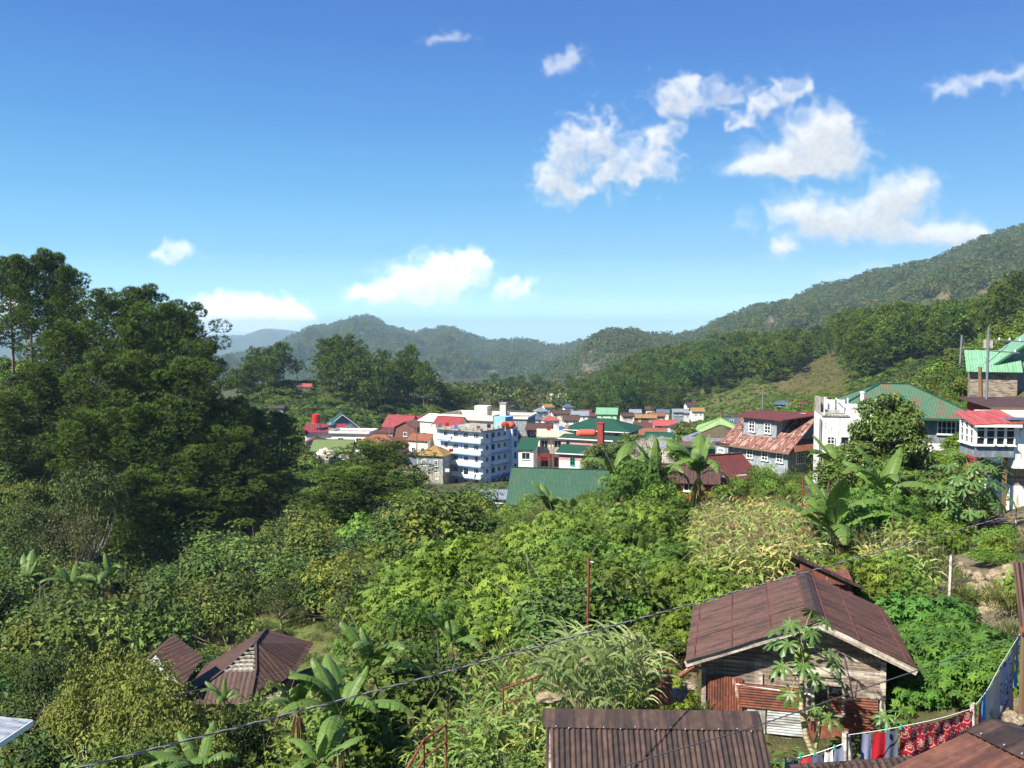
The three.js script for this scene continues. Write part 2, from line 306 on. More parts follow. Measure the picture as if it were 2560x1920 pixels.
land('mountain', 'rounded green mountain in haze beyond the town', {
  key: 'middle', nu: 200, nv: 70, rough: 80, scale: 700, shape: 0.8,
  ridge: [[-200, 960, 2600, 1150, -190], [200, 950, 2700, 1150, -190], [500, 925, 2900, 1150, -190], [590, 903, 3000, 1150, -190], [670, 886, 3200, 1150, -190], [744, 852, 3300, 1150, -190], [775, 832, 3400, 1150, -190], [820, 828, 3400, 1150, -190], [857, 818, 3400, 1150, -190], [888, 807, 3400, 1150, -190], [915, 803, 3400, 1150, -190], [942, 810, 3400, 1150, -190], [970, 832, 3350, 1150, -190], [988, 832, 3350, 1150, -190], [1028, 846, 3350, 1150, -190], [1069, 839, 3300, 1150, -190], [1110, 833, 3200, 1150, -190], [1141, 837, 3100, 1150, -190], [1168, 852, 3000, 1150, -190], [1196, 862, 3000, 1150, -190], [1227, 872, 2900, 1150, -190], [1250, 868, 2900, 1150, -190], [1295, 864, 2900, 1150, -190], [1340, 873, 2900, 1150, -190], [1394, 884, 2800, 1150, -190], [1450, 872, 2700, 1150, -190], [1700, 886, 2600, 1150, -190]],
  color: (v, px, py, t) => mix3([0.065, 0.095, 0.034], [0.2, 0.22, 0.085], sstep(-0.05, 0.5, fbm(v.x / 150, v.z / 150, 4))),
});
land('mountain', 'far blue mountain under the low white cloud', {
  key: 'far', nu: 120, nv: 30, rough: 160, scale: 2600, shape: 0.8,
  ridge: [[-500, 800, 9500, 4500, -250], [-100, 800, 9500, 4500, -250], [60, 790, 9500, 4500, -250], [300, 840, 9500, 4500, -250], [527, 841, 9500, 4500, -250], [549, 843, 9500, 4500, -250], [581, 837, 9500, 4500, -250], [617, 838, 9500, 4500, -250], [653, 824, 9500, 4500, -250], [671, 821, 9500, 4500, -250], [716, 824, 9500, 4500, -250], [744, 828, 9500, 4500, -250], [765, 836, 9500, 4500, -250], [900, 870, 9500, 4500, -250], [1200, 890, 9500, 4500, -250], [1372, 877, 9500, 4500, -250], [1480, 885, 9500, 4500, -250], [1700, 890, 9500, 4500, -250]],
  color: (v) => mix3([0.06, 0.085, 0.045], [0.14, 0.16, 0.08], sstep(0, 0.5, fbm(v.x / 500, v.z / 500, 3))),
});
land('hill', 'wooded hill with a grassy knoll and green terraces above the town', {
  key: 'slope', nu: 220, nv: 60, rough: 5, scale: 70, shape: 0.95, open: 0.02,
  ridge: [[1440, 1040, 640, 420, -46], [1484, 1010, 640, 400, -46], [1540, 972, 630, 390, -45], [1600, 946, 620, 380, -44], [1700, 925, 610, 350, -40], [1800, 905, 600, 320, -34], [1871, 896, 590, 310, -30], [1944, 900, 560, 300, -26], [2017, 895, 520, 290, -24], [2066, 880, 500, 270, -22], [2115, 862, 490, 250, -18], [2250, 850, 490, 230, -14], [2400, 858, 480, 210, -6], [2560, 830, 480, 200, 0], [2900, 780, 480, 200, 8]],
  color: (v, px, py, t) => {
    const q = fbm(v.x / 14, v.z / 14, 4);
    if (inside([[2080, 872], [2120, 960], [2130, 985], [1960, 985], [1935, 960], [1990, 920]], px, py)) return mix3([0.17, 0.15, 0.06], [0.11, 0.12, 0.035], sstep(-0.3, 0.4, q));
    if (inside([[1935, 955], [2130, 975], [2130, 1010], [2060, 1060], [1700, 1060], [1720, 1010], [1830, 965]], px, py)) { const s = Math.sin((v.y + q) * 1.3); return mix3([0.13, 0.18, 0.04], [0.2, 0.18, 0.07], sstep(0.2, 0.9, s * 0.7 + q)); }
    return mix3([0.06, 0.08, 0.025], [0.19, 0.15, 0.07], sstep(-0.1, 0.5, q));
  },
});
land('hill', 'green knolls carrying clumps of pines behind the red roofs', {
  key: 'knoll', side: 0.3, nu: 160, nv: 40, rough: 4, scale: 60, shape: 0.8,
  ridge: [[430, 1070, 330, 250, -31], [520, 1000, 340, 250, -33], [600, 975, 350, 255, -34], [700, 962, 360, 265, -35], [790, 962, 370, 270, -35], [860, 966, 370, 275, -35], [950, 985, 370, 280, -36], [1060, 1005, 380, 285, -37], [1160, 1020, 400, 290, -38], [1260, 1040, 420, 300, -40], [1360, 1070, 430, 330, -42]],
  color: (v) => mix3([0.07, 0.10, 0.03], [0.16, 0.14, 0.06], sstep(-0.1, 0.5, fbm(v.x / 12, v.z / 12, 4))),
});
land('hill', 'low ridge with scattered pines between the town and the mountains', {
  key: 'saddle', side: 0.3, nu: 100, nv: 30, rough: 5, scale: 80, shape: 0.8,
  ridge: [[1020, 1060, 640, 480, -52], [1180, 1000, 660, 480, -52], [1240, 985, 660, 480, -52], [1320, 985, 650, 480, -52], [1400, 992, 640, 480, -52], [1470, 1000, 640, 480, -52], [1560, 1030, 640, 480, -50], [1640, 1060, 640, 480, -50]],
  color: (v) => mix3([0.06, 0.085, 0.03], [0.17, 0.14, 0.08], sstep(0, 0.5, fbm(v.x / 16, v.z / 16, 4))),
});

// ---------------------------------------------------------------- plants: leaves, crowns, trunks
const leafMat = (rough = 0.6, through = 0.3, spec = 0.5) => new THREE.MeshPhysicalMaterial({ vertexColors: true, roughness: rough, transmission: through, thickness: 0, side: THREE.DoubleSide, specularIntensity: spec });
const M = {};
M.leaf = leafMat(0.62, 0.32, 0.35); M.needle = leafMat(0.8, 0.06, 0.15); M.gloss = leafMat(0.42, 0.3, 0.6); M.blade = leafMat(0.5, 0.35, 0.5);
M.bark = new THREE.MeshStandardMaterial({ color: 0xffffff, roughness: 0.95, map: sheetTex(256, (u, v) => { const g = tfbm(u, v, 22, 7), k = tn(u, v, 60, 20); const s = 1 + 0.4 * g + 0.25 * k; return [112 * s, 92 * s, 74 * s]; }) });
M.palebark = new THREE.MeshStandardMaterial({ roughness: 0.9, map: sheetTex(256, (u, v) => { const s = 1 + 0.25 * tfbm(u, v, 12, 30); return [172 * s, 160 * s, 136 * s]; }) });
class Leaves {
  constructor() { this.p = []; this.c = []; }
  v(a, c) { this.p.push(a.x, a.y, a.z); this.c.push(c[0], c[1], c[2]); }
  // a leaf folded along its rib: two faces
  oval(o, d, n, L, W, c) {
    const s = d.clone().cross(n).normalize(), m = o.clone().addScaledVector(d, L * 0.45), a = m.clone().addScaledVector(s, W / 2).addScaledVector(n, W * 0.14), b = m.clone().addScaledVector(s, -W / 2).addScaledVector(n, W * 0.14), t = o.clone().addScaledVector(d, L).addScaledVector(n, -L * 0.12);
    for (const q of [o, a, t, o, t, b]) this.v(q, c);
  }
  // a needle tuft: thin blades fanning out about d
  tuft(o, d, L, W, k, c, R) {
    const x = Math.abs(d.y) > 0.9 ? V(1, 0, 0) : UPV.clone(), s = x.cross(d).normalize(), w = d.clone().cross(s);
    for (let i = 0; i < k; i++) {
      const a = (i + R()) / k * 6.283, sp = 0.45 + 0.75 * R(), q = d.clone().addScaledVector(s, Math.cos(a) * sp).addScaledVector(w, Math.sin(a) * sp).normalize(), e = q.clone().cross(d).normalize().multiplyScalar(W / 2), l = L * (0.75 + 0.5 * R()), f = 0.8 + 0.4 * R(), cc = [c[0] * f, c[1] * f, c[2] * f];
      this.v(o.clone().add(e), cc); this.v(o.clone().sub(e), cc); this.v(o.clone().addScaledVector(q, l), cc);
    }
  }
  // a palmate leaf with pointed lobes
  palm(o, d, n, L, lobes, c) {
    const s = d.clone().cross(n).normalize(), hub = o.clone().addScaledVector(d, L * 0.12);
    for (let i = 0; i < lobes; i++) {
      const a = lerp(-1.9, 1.9, i / (lobes - 1)), l = L * (1 - 0.16 * Math.abs(a)), e = d.clone().multiplyScalar(Math.cos(a)).addScaledVector(s, Math.sin(a)), f = d.clone().multiplyScalar(-Math.sin(a)).addScaledVector(s, Math.cos(a)), m = hub.clone().addScaledVector(e, l * 0.5).addScaledVector(n, -l * 0.04), t = hub.clone().addScaledVector(e, l).addScaledVector(n, -l * 0.2);
      this.v(hub, c); this.v(m.clone().addScaledVector(f, l * 0.2), c); this.v(t, c); this.v(hub, c); this.v(t, c); this.v(m.clone().addScaledVector(f, -l * 0.2), c);
    }
  }
  // a long arching blade
  strap(o, d, up, L, W, bend, k, c) {
    const s = d.clone().cross(up).normalize(), pts = [];
    let q = o.clone(), dir = d.clone();
    for (let i = 0; i <= k; i++) { pts.push([q.clone(), W * (i === k ? 0 : Math.sin(Math.PI * (0.28 + 0.7 * i / k)))]); dir = dir.addScaledVector(V(0, -1, 0), bend / k * (0.4 + 1.2 * i / k)).normalize(); q = q.addScaledVector(dir, L / k); }
    for (let i = 0; i < k; i++) { const [a, wa] = pts[i], [b, wb] = pts[i + 1], a1 = a.clone().addScaledVector(s, wa / 2), a2 = a.clone().addScaledVector(s, -wa / 2), b1 = b.clone().addScaledVector(s, wb / 2), b2 = b.clone().addScaledVector(s, -wb / 2); for (const z of i < k - 1 ? [a1, a2, b2, a1, b2, b1] : [a1, a2, b]) this.v(z, c); }
  }
  geo() { const g = new THREE.BufferGeometry(); g.setAttribute('position', new THREE.Float32BufferAttribute(this.p, 3)); g.setAttribute('color', new THREE.Float32BufferAttribute(this.c, 3)); return g; }
  get n() { return this.p.length / 9; }
}
const sph = (R) => { const z = 2 * R() - 1, a = 6.2832 * R(), q = Math.sqrt(1 - z * z); return V(q * Math.cos(a), z, q * Math.sin(a)); };
const shade = (c, f) => [c[0] * f, c[1] * f, c[2] * f];
// a crown of leaves gathered in clumps through an uneven volume; returns { crown, wood }
function broadleaf(seed, o) {
  const R = rng(seed), lv = new Leaves(), wood = [], { rx, ry, clumps, per, L, W, kind = 'oval', ca, cb, base = 0, lobes = 5 } = o, ht = base + ry;
  for (let k = 0; k < clumps; k++) {
    let q = sph(R); if (q.y < -0.35) q.y *= -0.6;
    const rad = (0.5 + 0.5 * Math.pow(R(), 0.5)), c = V(q.x * rx * rad, base + ry * 0.85 + q.y * ry * rad * 0.95, q.z * rx * rad), s = o.size * (0.65 + 0.7 * R()), tone = 0.75 + 0.5 * R(), hue = R();
    if (o.wood !== 0 && k % 4 === 0) { const a = V(0, base * 0.8 + 0.15 * ry, 0), m = a.clone().lerp(c, 0.5).add(V(0, -0.12 * ry, 0)); wood.push(limb([a, m, c], (o.trunk ?? 0.1) * 0.45, 0.015, 4)); }
    for (let i = 0; i < per; i++) {
      const d = sph(R); if (d.y < -0.3 && R() < 0.7) d.y = -d.y;
      const r = s * (0.55 + 0.5 * R()), p = c.clone().add(V(d.x * r, d.y * r * 0.75, d.z * r)), n = d.clone().multiplyScalar(0.7).add(V(0, 0.7, 0)).add(sph(R).multiplyScalar(0.55)).normalize(), dir = sph(R).cross(n).normalize().addScaledVector(V(0, -1, 0), o.droop ?? 0.12).normalize();
      const col = shade(mix3(ca, cb, clamp(hue * 0.6 + R() * 0.55, 0, 1)), tone * (0.8 + 0.4 * R())), cc = o.odd && R() < o.odd[0] ? o.odd[1] : col, l = L * (0.7 + 0.6 * R());
      kind === 'palm' ? lv.palm(p, dir, n, l, lobes, cc) : kind === 'tuft' ? lv.tuft(p, n, l, W, 5, cc, R) : kind === 'strap' ? lv.strap(p, n.clone().add(V(0, 0.6, 0)).normalize(), sph(R), l, W, 1.2, 3, cc) : lv.oval(p, dir, n, l, W * l / L, cc);
    }
  }
  for (let k = 0; k < (o.twigs ?? 0); k++) { const d = sph(R); d.y = 0.35 + Math.abs(d.y); d.normalize(); lv.strap(V(d.x * 0.2 * rx, base + 0.1, d.z * 0.2 * rx), d, sph(R), (rx + ry) * (0.75 + 0.4 * R()), 0.028, 0.25, 4, mix3([0.2, 0.15, 0.1], [0.36, 0.31, 0.24], R())); }
  if (o.wood !== 0) wood.push(limb([V(0, -1.2, 0), V(0.04 * ht, ht * 0.25, 0.02 * ht), V(-0.02 * ht, ht * 0.55, 0.03 * ht)], o.trunk ?? 0.1, (o.trunk ?? 0.1) * 0.6, 7));
  return { crown: lv.geo(), wood: wood.length ? cat(wood) : null };
}
// a pine: straight tapered trunk, whorled limbs bending up, flat pads of needle tufts at their ends
function pine(seed, o) {
  const R = rng(seed), { h, r, limbs: N, from = 0.35, pads = 3, tufts, L, W, k = 5, ca = [0.03, 0.06, 0.010], cb = [0.115, 0.175, 0.028] } = o, lv = new Leaves(), wood = [];
  const lean = V((R() - 0.5) * 0.06 * h, 0, (R() - 0.5) * 0.06 * h), at = (t) => V(lean.x * t * t + 0.012 * h * Math.sin(t * 5 + seed), h * t, lean.z * t * t + 0.012 * h * Math.cos(t * 4 + seed));
  wood.push(limb([V(0, -2, 0), at(0), at(0.25), at(0.5), at(0.75), at(0.97)], (o.trunk ?? 0.018) * h, (o.trunk ?? 0.018) * h * 0.2, 7));
  for (let i = 0; i < N; i++) {
    const t = lerp(from, 0.985, Math.pow((i + 0.6 * R()) / N, 0.85)), az = i * 2.4 + R() * 0.9, u = (t - from) / (1 - from), prof = o.flat ? Math.pow(1 - u, 0.42) * sstep(-0.25, 0.35, u) : Math.pow(1 - u, 0.7) * (0.55 + 0.45 * sstep(0, 0.3, u)), len = r * (0.12 + prof) * (0.65 + 0.55 * R());
    const b = at(t), out = V(Math.cos(az), 0, Math.sin(az)), rise = lerp(-0.05, 0.55, u) + 0.2 * R(), e = b.clone().addScaledVector(out, len).add(V(0, len * rise, 0)), m = b.clone().lerp(e, 0.55).add(V(0, -0.06 * len, 0));
    if (o.limbs3d !== 0) wood.push(limb([b, m, e], 0.006 * h * (1.3 - u), 0.03, 4));
    const tone = 0.7 + 0.6 * R(), hue = R();
    for (let q = 0; q < pads; q++) {
      const f = pads === 1 ? 0.85 : lerp(0.5, 1.03, q / (pads - 1)), c = (f < 0.55 ? b.clone().lerp(m, f / 0.55) : m.clone().lerp(e, (f - 0.55) / 0.45)).add(V((R() - 0.5) * 0.3 * len, 0.03 * len, (R() - 0.5) * 0.3 * len)), s = (o.pad ?? 0.95) * (0.6 + 0.7 * R()) * clamp(len / r + 0.35, 0.5, 1.1);
      for (let j = 0; j < tufts; j++) {
        const d = sph(R), p = c.clone().add(V(d.x * s, d.y * s * 0.6 + 0.1 * s, d.z * s)), n = d.clone().multiplyScalar(0.75).add(V(0, 0.75, 0)).addScaledVector(out, 0.3).normalize();
        lv.tuft(p, n, L, W, k, shade(mix3(ca, cb, clamp(0.65 * hue + 0.5 * R() + 0.15 * d.y, 0, 1)), tone), R);
      }
    }
  }
  return { crown: lv.geo(), wood: cat(wood) };
}
const plantThing = (name, pr, mat, bark, label, category, group) => {
  const o = thing(name, label, category, [0, 0, 0], 0, group);
  if (pr.wood) mesh('trunk', pr.wood, bark, o);
  mesh(pr.wood ? 'crown' : 'foliage', pr.crown, mat, o);
  return o;
};
// prototypes; each is used through clones or instanced copies
const PINE = [0, 1, 2, 3].map((i) => pine(20 + i, { h: 20, r: 4.6 + 0.6 * (i % 2), limbs: 29, from: [0.3, 0.42, 0.2, 0.5][i], flat: i % 2, pads: 2, tufts: 88, L: 0.48, W: 0.085, k: 6, pad: 1.25 }));
const PINE_MID = [0, 1, 2, 3].map((i) => pine(40 + i, { h: 16, r: 4.2, limbs: 15, from: [0.35, 0.5, 0.28, 0.42][i], flat: i % 2, pads: 2, tufts: 13, L: 0.95, W: 0.3, k: 5, pad: 1.25, limbs3d: 0 }));
const PINE_FAR = [0, 1, 2].map((i) => pine(60 + i, { ca: [0.06, 0.09, 0.024], cb: [0.15, 0.18, 0.05], h: 12, r: 3.6, limbs: 7, from: 0.35, flat: 1, pads: 1, tufts: 6, L: 1.6, W: 0.9, k: 4, pad: 1.6, limbs3d: 0 }));
const OLIVE = { ca: [0.065, 0.115, 0.016], cb: [0.165, 0.23, 0.04] }, FRESH = { ca: [0.085, 0.165, 0.018], cb: [0.205, 0.305, 0.040] }, DARK = { ca: [0.038, 0.074, 0.016], cb: [0.085, 0.130, 0.028] };
const SHRUB = [0, 1, 2, 3].map((i) => broadleaf(80 + i, { rx: 1.1, ry: [0.95, 1.15, 0.8, 1.0][i], clumps: [15, 12, 18, 14][i], per: [78, 60, 70, 56][i], size: [0.5, 0.62, 0.46, 0.55][i], L: [0.14, 0.2, 0.12, 0.19][i], W: [0.07, 0.1, 0.065, 0.13][i], ...[OLIVE, { ca: [0.095, 0.15, 0.022], cb: [0.2, 0.27, 0.05] }, DARK, { ca: [0.06, 0.12, 0.018], cb: [0.13, 0.2, 0.035] }][i], wood: 0, twigs: [14, 20, 10, 12][i] }));
const LUSH = [0, 1, 2].map((i) => broadleaf(90 + i, { rx: 1.15, ry: 0.95, clumps: 17, per: 84, size: 0.55, L: 0.135, W: 0.12, kind: 'palm', lobes: 5, droop: 0.6, ...FRESH, wood: 0, twigs: 8, odd: [0.002, [0.42, 0.34, 0.05]] }));
const LUSHB = [0, 1, 2].map((i) => broadleaf(95 + i, { rx: 1.2, ry: 0.95, clumps: 30, per: 120, size: 0.42, L: 0.085, W: 0.1, kind: 'palm', lobes: 5, droop: 0.6, ca: [[0.075, 0.16, 0.018], [0.085, 0.17, 0.02], [0.05, 0.12, 0.018]][i], cb: [[0.19, 0.3, 0.04], [0.215, 0.31, 0.045], [0.13, 0.23, 0.032]][i], wood: 0, twigs: 6 }));
const VINE = [0, 1].map((i) => broadleaf(100 + i, { rx: 1.0, ry: 0.45, clumps: 13, per: 42, size: 0.42, L: 0.19, W: 0.16, kind: 'palm', lobes: 5, droop: 0.35, ca: [0.06, 0.15, 0.02], cb: [0.115, 0.24, 0.035], wood: 0 }));
const WEED = [0, 1].map((i) => broadleaf(110 + i, { rx: 0.8, ry: 0.35, clumps: 12, per: 26, size: 0.34, L: 0.42, W: 0.03, kind: 'strap', ca: [0.07, 0.12, 0.022], cb: [0.17, 0.2, 0.055], wood: 0 }));
const TREE = [0, 1, 2].map((i) => broadleaf(120 + i, { rx: 2.6, ry: 2.3, base: 1.8, clumps: 46, per: 100, size: 0.75, L: 0.2, W: 0.1, ...[OLIVE, DARK, { ca: [0.12, 0.16, 0.022], cb: [0.26, 0.29, 0.055] }][i], trunk: 0.14 }));
const FARBUSH = [0, 1, 2].map((i) => broadleaf(130 + i, { rx: 1.5, ry: 1.2, clumps: 14, per: 34, size: 0.75, L: 0.42, W: 0.24, ...[OLIVE, FRESH, DARK][i], wood: 0 }));
// maize: stalk, arching leaves, tassel
function maize(seed) {
  const R = rng(seed), lv = new Leaves(), h = 1.5 + 0.6 * R();
  for (let i = 0; i < 3; i++) lv.strap(V(0, 0, 0), V(Math.cos(i * 2.1) * 0.03, 1, Math.sin(i * 2.1) * 0.03).normalize(), V(Math.cos(i * 2.1), 0, Math.sin(i * 2.1)), h, 0.035, 0, 2, [0.16, 0.19, 0.06]);
  for (let i = 0; i < 11; i++) { const a = i * 2.7 + R(), y = h * (0.12 + 0.075 * i), dry = R() < 0.3; lv.strap(V(0, y, 0), V(Math.cos(a) * 0.7, 0.75, Math.sin(a) * 0.7).normalize(), sph(R), 0.75 + 0.3 * R(), 0.09, 2.2, 4, dry ? [0.55, 0.48, 0.2] : mix3([0.24, 0.33, 0.07], [0.46, 0.52, 0.16], R())); }
  for (let i = 0; i < 9; i++) { const a = R() * 6.28; lv.strap(V(0, h, 0), V(Math.cos(a) * 0.5, 1, Math.sin(a) * 0.5).normalize(), sph(R), 0.28, 0.018, 0.8, 2, [0.3, 0.19, 0.11]); }
  return lv.geo();
}
const MAIZE = [0, 1, 2].map((i) => maize(140 + i));
// banana: a pseudostem with dry skirts and long torn blades; each blade a part
function bananaBlade(seed, L, W, droop, torn) {
  const R = rng(seed), p = [], c = [], n = 16, path = [];
  let q = V(0, 0, 0), e = 1.02;
  for (let i = 0; i <= n; i++) { path.push([q.clone(), e]); e -= droop / n * (0.4 + 1.2 * i / n); q = q.clone().add(V(Math.cos(e), Math.sin(e), 0).multiplyScalar(L / n)); }
  const put = (a, col) => { p.push(a.x, a.y, a.z); c.push(...col); };
  for (let i = 0; i < n; i++) {
    const wid = (t) => W * 0.5 * Math.pow(Math.sin(Math.PI * clamp(0.03 + 0.955 * t, 0, 1)), 0.55) * sstep(0.0, 0.16, t), stem = i < 2;
    for (const s of [1, -1]) {
      const [a, ea] = path[i], [b, eb] = path[i + 1], wa = wid(i / n), wb = wid((i + 1) / n), gapa = R() < torn * 0.5 ? 0.03 : 0, hang = 0.2 + 0.5 * i / n + (R() < torn * 0.6 ? 0.25 * R() : 0);
      const ed = (o, w, el, k) => o.clone().add(V(-Math.sin(el) * w * (0.22 - hang) + k + 0.16 * w, Math.cos(el) * w * (0.22 - hang), s * w * (1 - 0.35 * hang)));
      const a1 = ed(a, wa, ea, gapa), b1 = ed(b, wb, eb, -gapa), f = 0.92 + 0.16 * R(), col = [0.13 * f, 0.235 * f, 0.04 * f], tip = i > n - 3 && R() < 0.6 ? [0.3, 0.2, 0.06] : col, rib = [0.16, 0.24, 0.06];
      const am = a.clone().lerp(a1, 0.5).add(V(0, 0.045 * W, 0)), bm = b.clone().lerp(b1, 0.5).add(V(0, 0.045 * W, 0));
      if (!stem) for (const [z, k] of [[a, rib], [am, col], [bm, col], [a, rib], [bm, col], [b, rib], [am, col], [a1, col], [b1, tip], [am, col], [b1, tip], [bm, col]]) put(z, k);
    }
  }
  for (let i = 0; i < n; i++) { const [a] = path[i], [b] = path[i + 1], r = lerp(0.035, 0.008, i / n), r2 = lerp(0.035, 0.008, (i + 1) / n); for (const [s, t] of [[V(0, -1, 0.8), V(0, -1, -0.8)], [V(0, 0.4, 1), V(0, -1, 0.8)], [V(0, -1, -0.8), V(0, 0.4, -1)]]) for (const z of [a.clone().addScaledVector(s, r), a.clone().addScaledVector(t, r), b.clone().addScaledVector(t, r2), a.clone().addScaledVector(s, r), b.clone().addScaledVector(t, r2), b.clone().addScaledVector(s, r2)]) put(z, [0.2, 0.26, 0.08]); }
  const g = new THREE.BufferGeometry(); g.setAttribute('position', new THREE.Float32BufferAttribute(p, 3)); g.setAttribute('color', new THREE.Float32BufferAttribute(c, 3)); g.computeVertexNormals(); return g;
}
const BLADES = [0, 1, 2, 3, 4].map((i) => bananaBlade(150 + i, [2.6, 2.9, 2.5, 2.5, 2.2][i], [0.86, 0.8, 0.82, 0.8, 0.66][i], [0.9, 1.7, 2.3, 0.5, 2.8][i], [0.35, 0.5, 0.65, 0.2, 0.8][i]));
const DRYBLADE = (() => { const lv = new Leaves(), R = rng(77); for (let i = 0; i < 44; i++) { const a = R() * 6.28, y = 0.8 + R() * 0.6; lv.strap(V(Math.cos(a) * 0.1, y, Math.sin(a) * 0.1), V(Math.cos(a) * 0.35, -0.9, Math.sin(a) * 0.35).normalize(), V(-Math.sin(a), 0.2, Math.cos(a)), 0.8 + 0.6 * R(), 0.07, 1.5, 4, mix3([0.26, 0.16, 0.08], [0.42, 0.31, 0.18], R())); } return lv.geo(); })();
const STEMMAT = new THREE.MeshStandardMaterial({ roughness: 0.7, map: sheetTex(128, (u, v) => { const k = tfbm(u, v, 4, 14); return mix3([128, 138, 72], [112, 82, 52], sstep(0, 0.5, k)); }) });
function banana(seed, label, pos, size, group, leaves = 8, yaw = 0) {
  const R = rng(seed), o = thing('banana_plant', label, 'banana plant', pos, yaw, group);
  mesh('stem', limb([V(0, -1.2, 0), V(0.03, 0.4, 0), V(0, 1.1, 0.03), V(0.02, 1.7, 0.0)], 0.16, 0.07, 9), STEMMAT, o);
  mesh('dry_leaves', DRYBLADE, M.blade, o).userData.kind = 'stuff';
  for (let i = 0; i < leaves; i++) {
    const kind = i === 0 ? 3 : [0, 1, 2, 0, 1, 4][i % 6], m = mesh('leaf', BLADES[kind], M.blade, o);
    m.position.set(0.02, 1.35 + 0.22 * (leaves - i) / leaves, 0); m.rotation.set(0, i * 2.4 + R() * 0.7, (i === 0 ? 0.35 : 0) + (R() - 0.4) * 0.75); m.scale.setScalar((i === 0 ? 0.6 : 0.85) + 0.3 * R());
  }
  o.scale.setScalar(size); return o;
}

// ---------------------------------------------------------------- building materials
const NOC = THREE.NoColorSpace;
const ribs = (n) => { const t = sheetTex(64, (u) => { const g = 128 + 120 * Math.sin(u * Math.PI * 2 * n); return [g, g, g]; }); t.colorSpace = NOC; return t; };
const RIB = ribs(4);
function blend(c1, c2, lo, hi, f, g, size = 256, dirt = 0.12, c3, lo3) {                // two paints or rust tones mixed in patches and streaks, in tiles of 4 m
  return sheetTex(size, (u, v) => { const k = tfbm(u, v, f, g), e = tfbm(u + 0.4, v + 0.2, 30, 30), s = 1 + dirt * e; let c = mix3(c1, c2, sstep(lo, hi, k)); if (c3) c = mix3(c, c3, sstep(lo3, lo3 + 0.35, tfbm(u + 0.77, v + 0.13, g * 1.2, f * 0.5))); return [c[0] * s, c[1] * s, c[2] * s]; }, 0.25, 0.25);
}
const roofM = (map, rough = 0.7, bump = 0.02) => new THREE.MeshStandardMaterial({ map, color: new THREE.Color(0.6, 0.6, 0.6), roughness: rough, bumpMap: bump ? RIB : null, bumpScale: bump });
const wallM = (map, rough = 0.9) => new THREE.MeshStandardMaterial({ map, roughness: rough });
const plain = (r, g, b, rough = 0.7, metal = 0) => new THREE.MeshStandardMaterial({ color: new THREE.Color(r / 255, g / 255, b / 255).convertSRGBToLinear(), roughness: rough, metalness: metal });
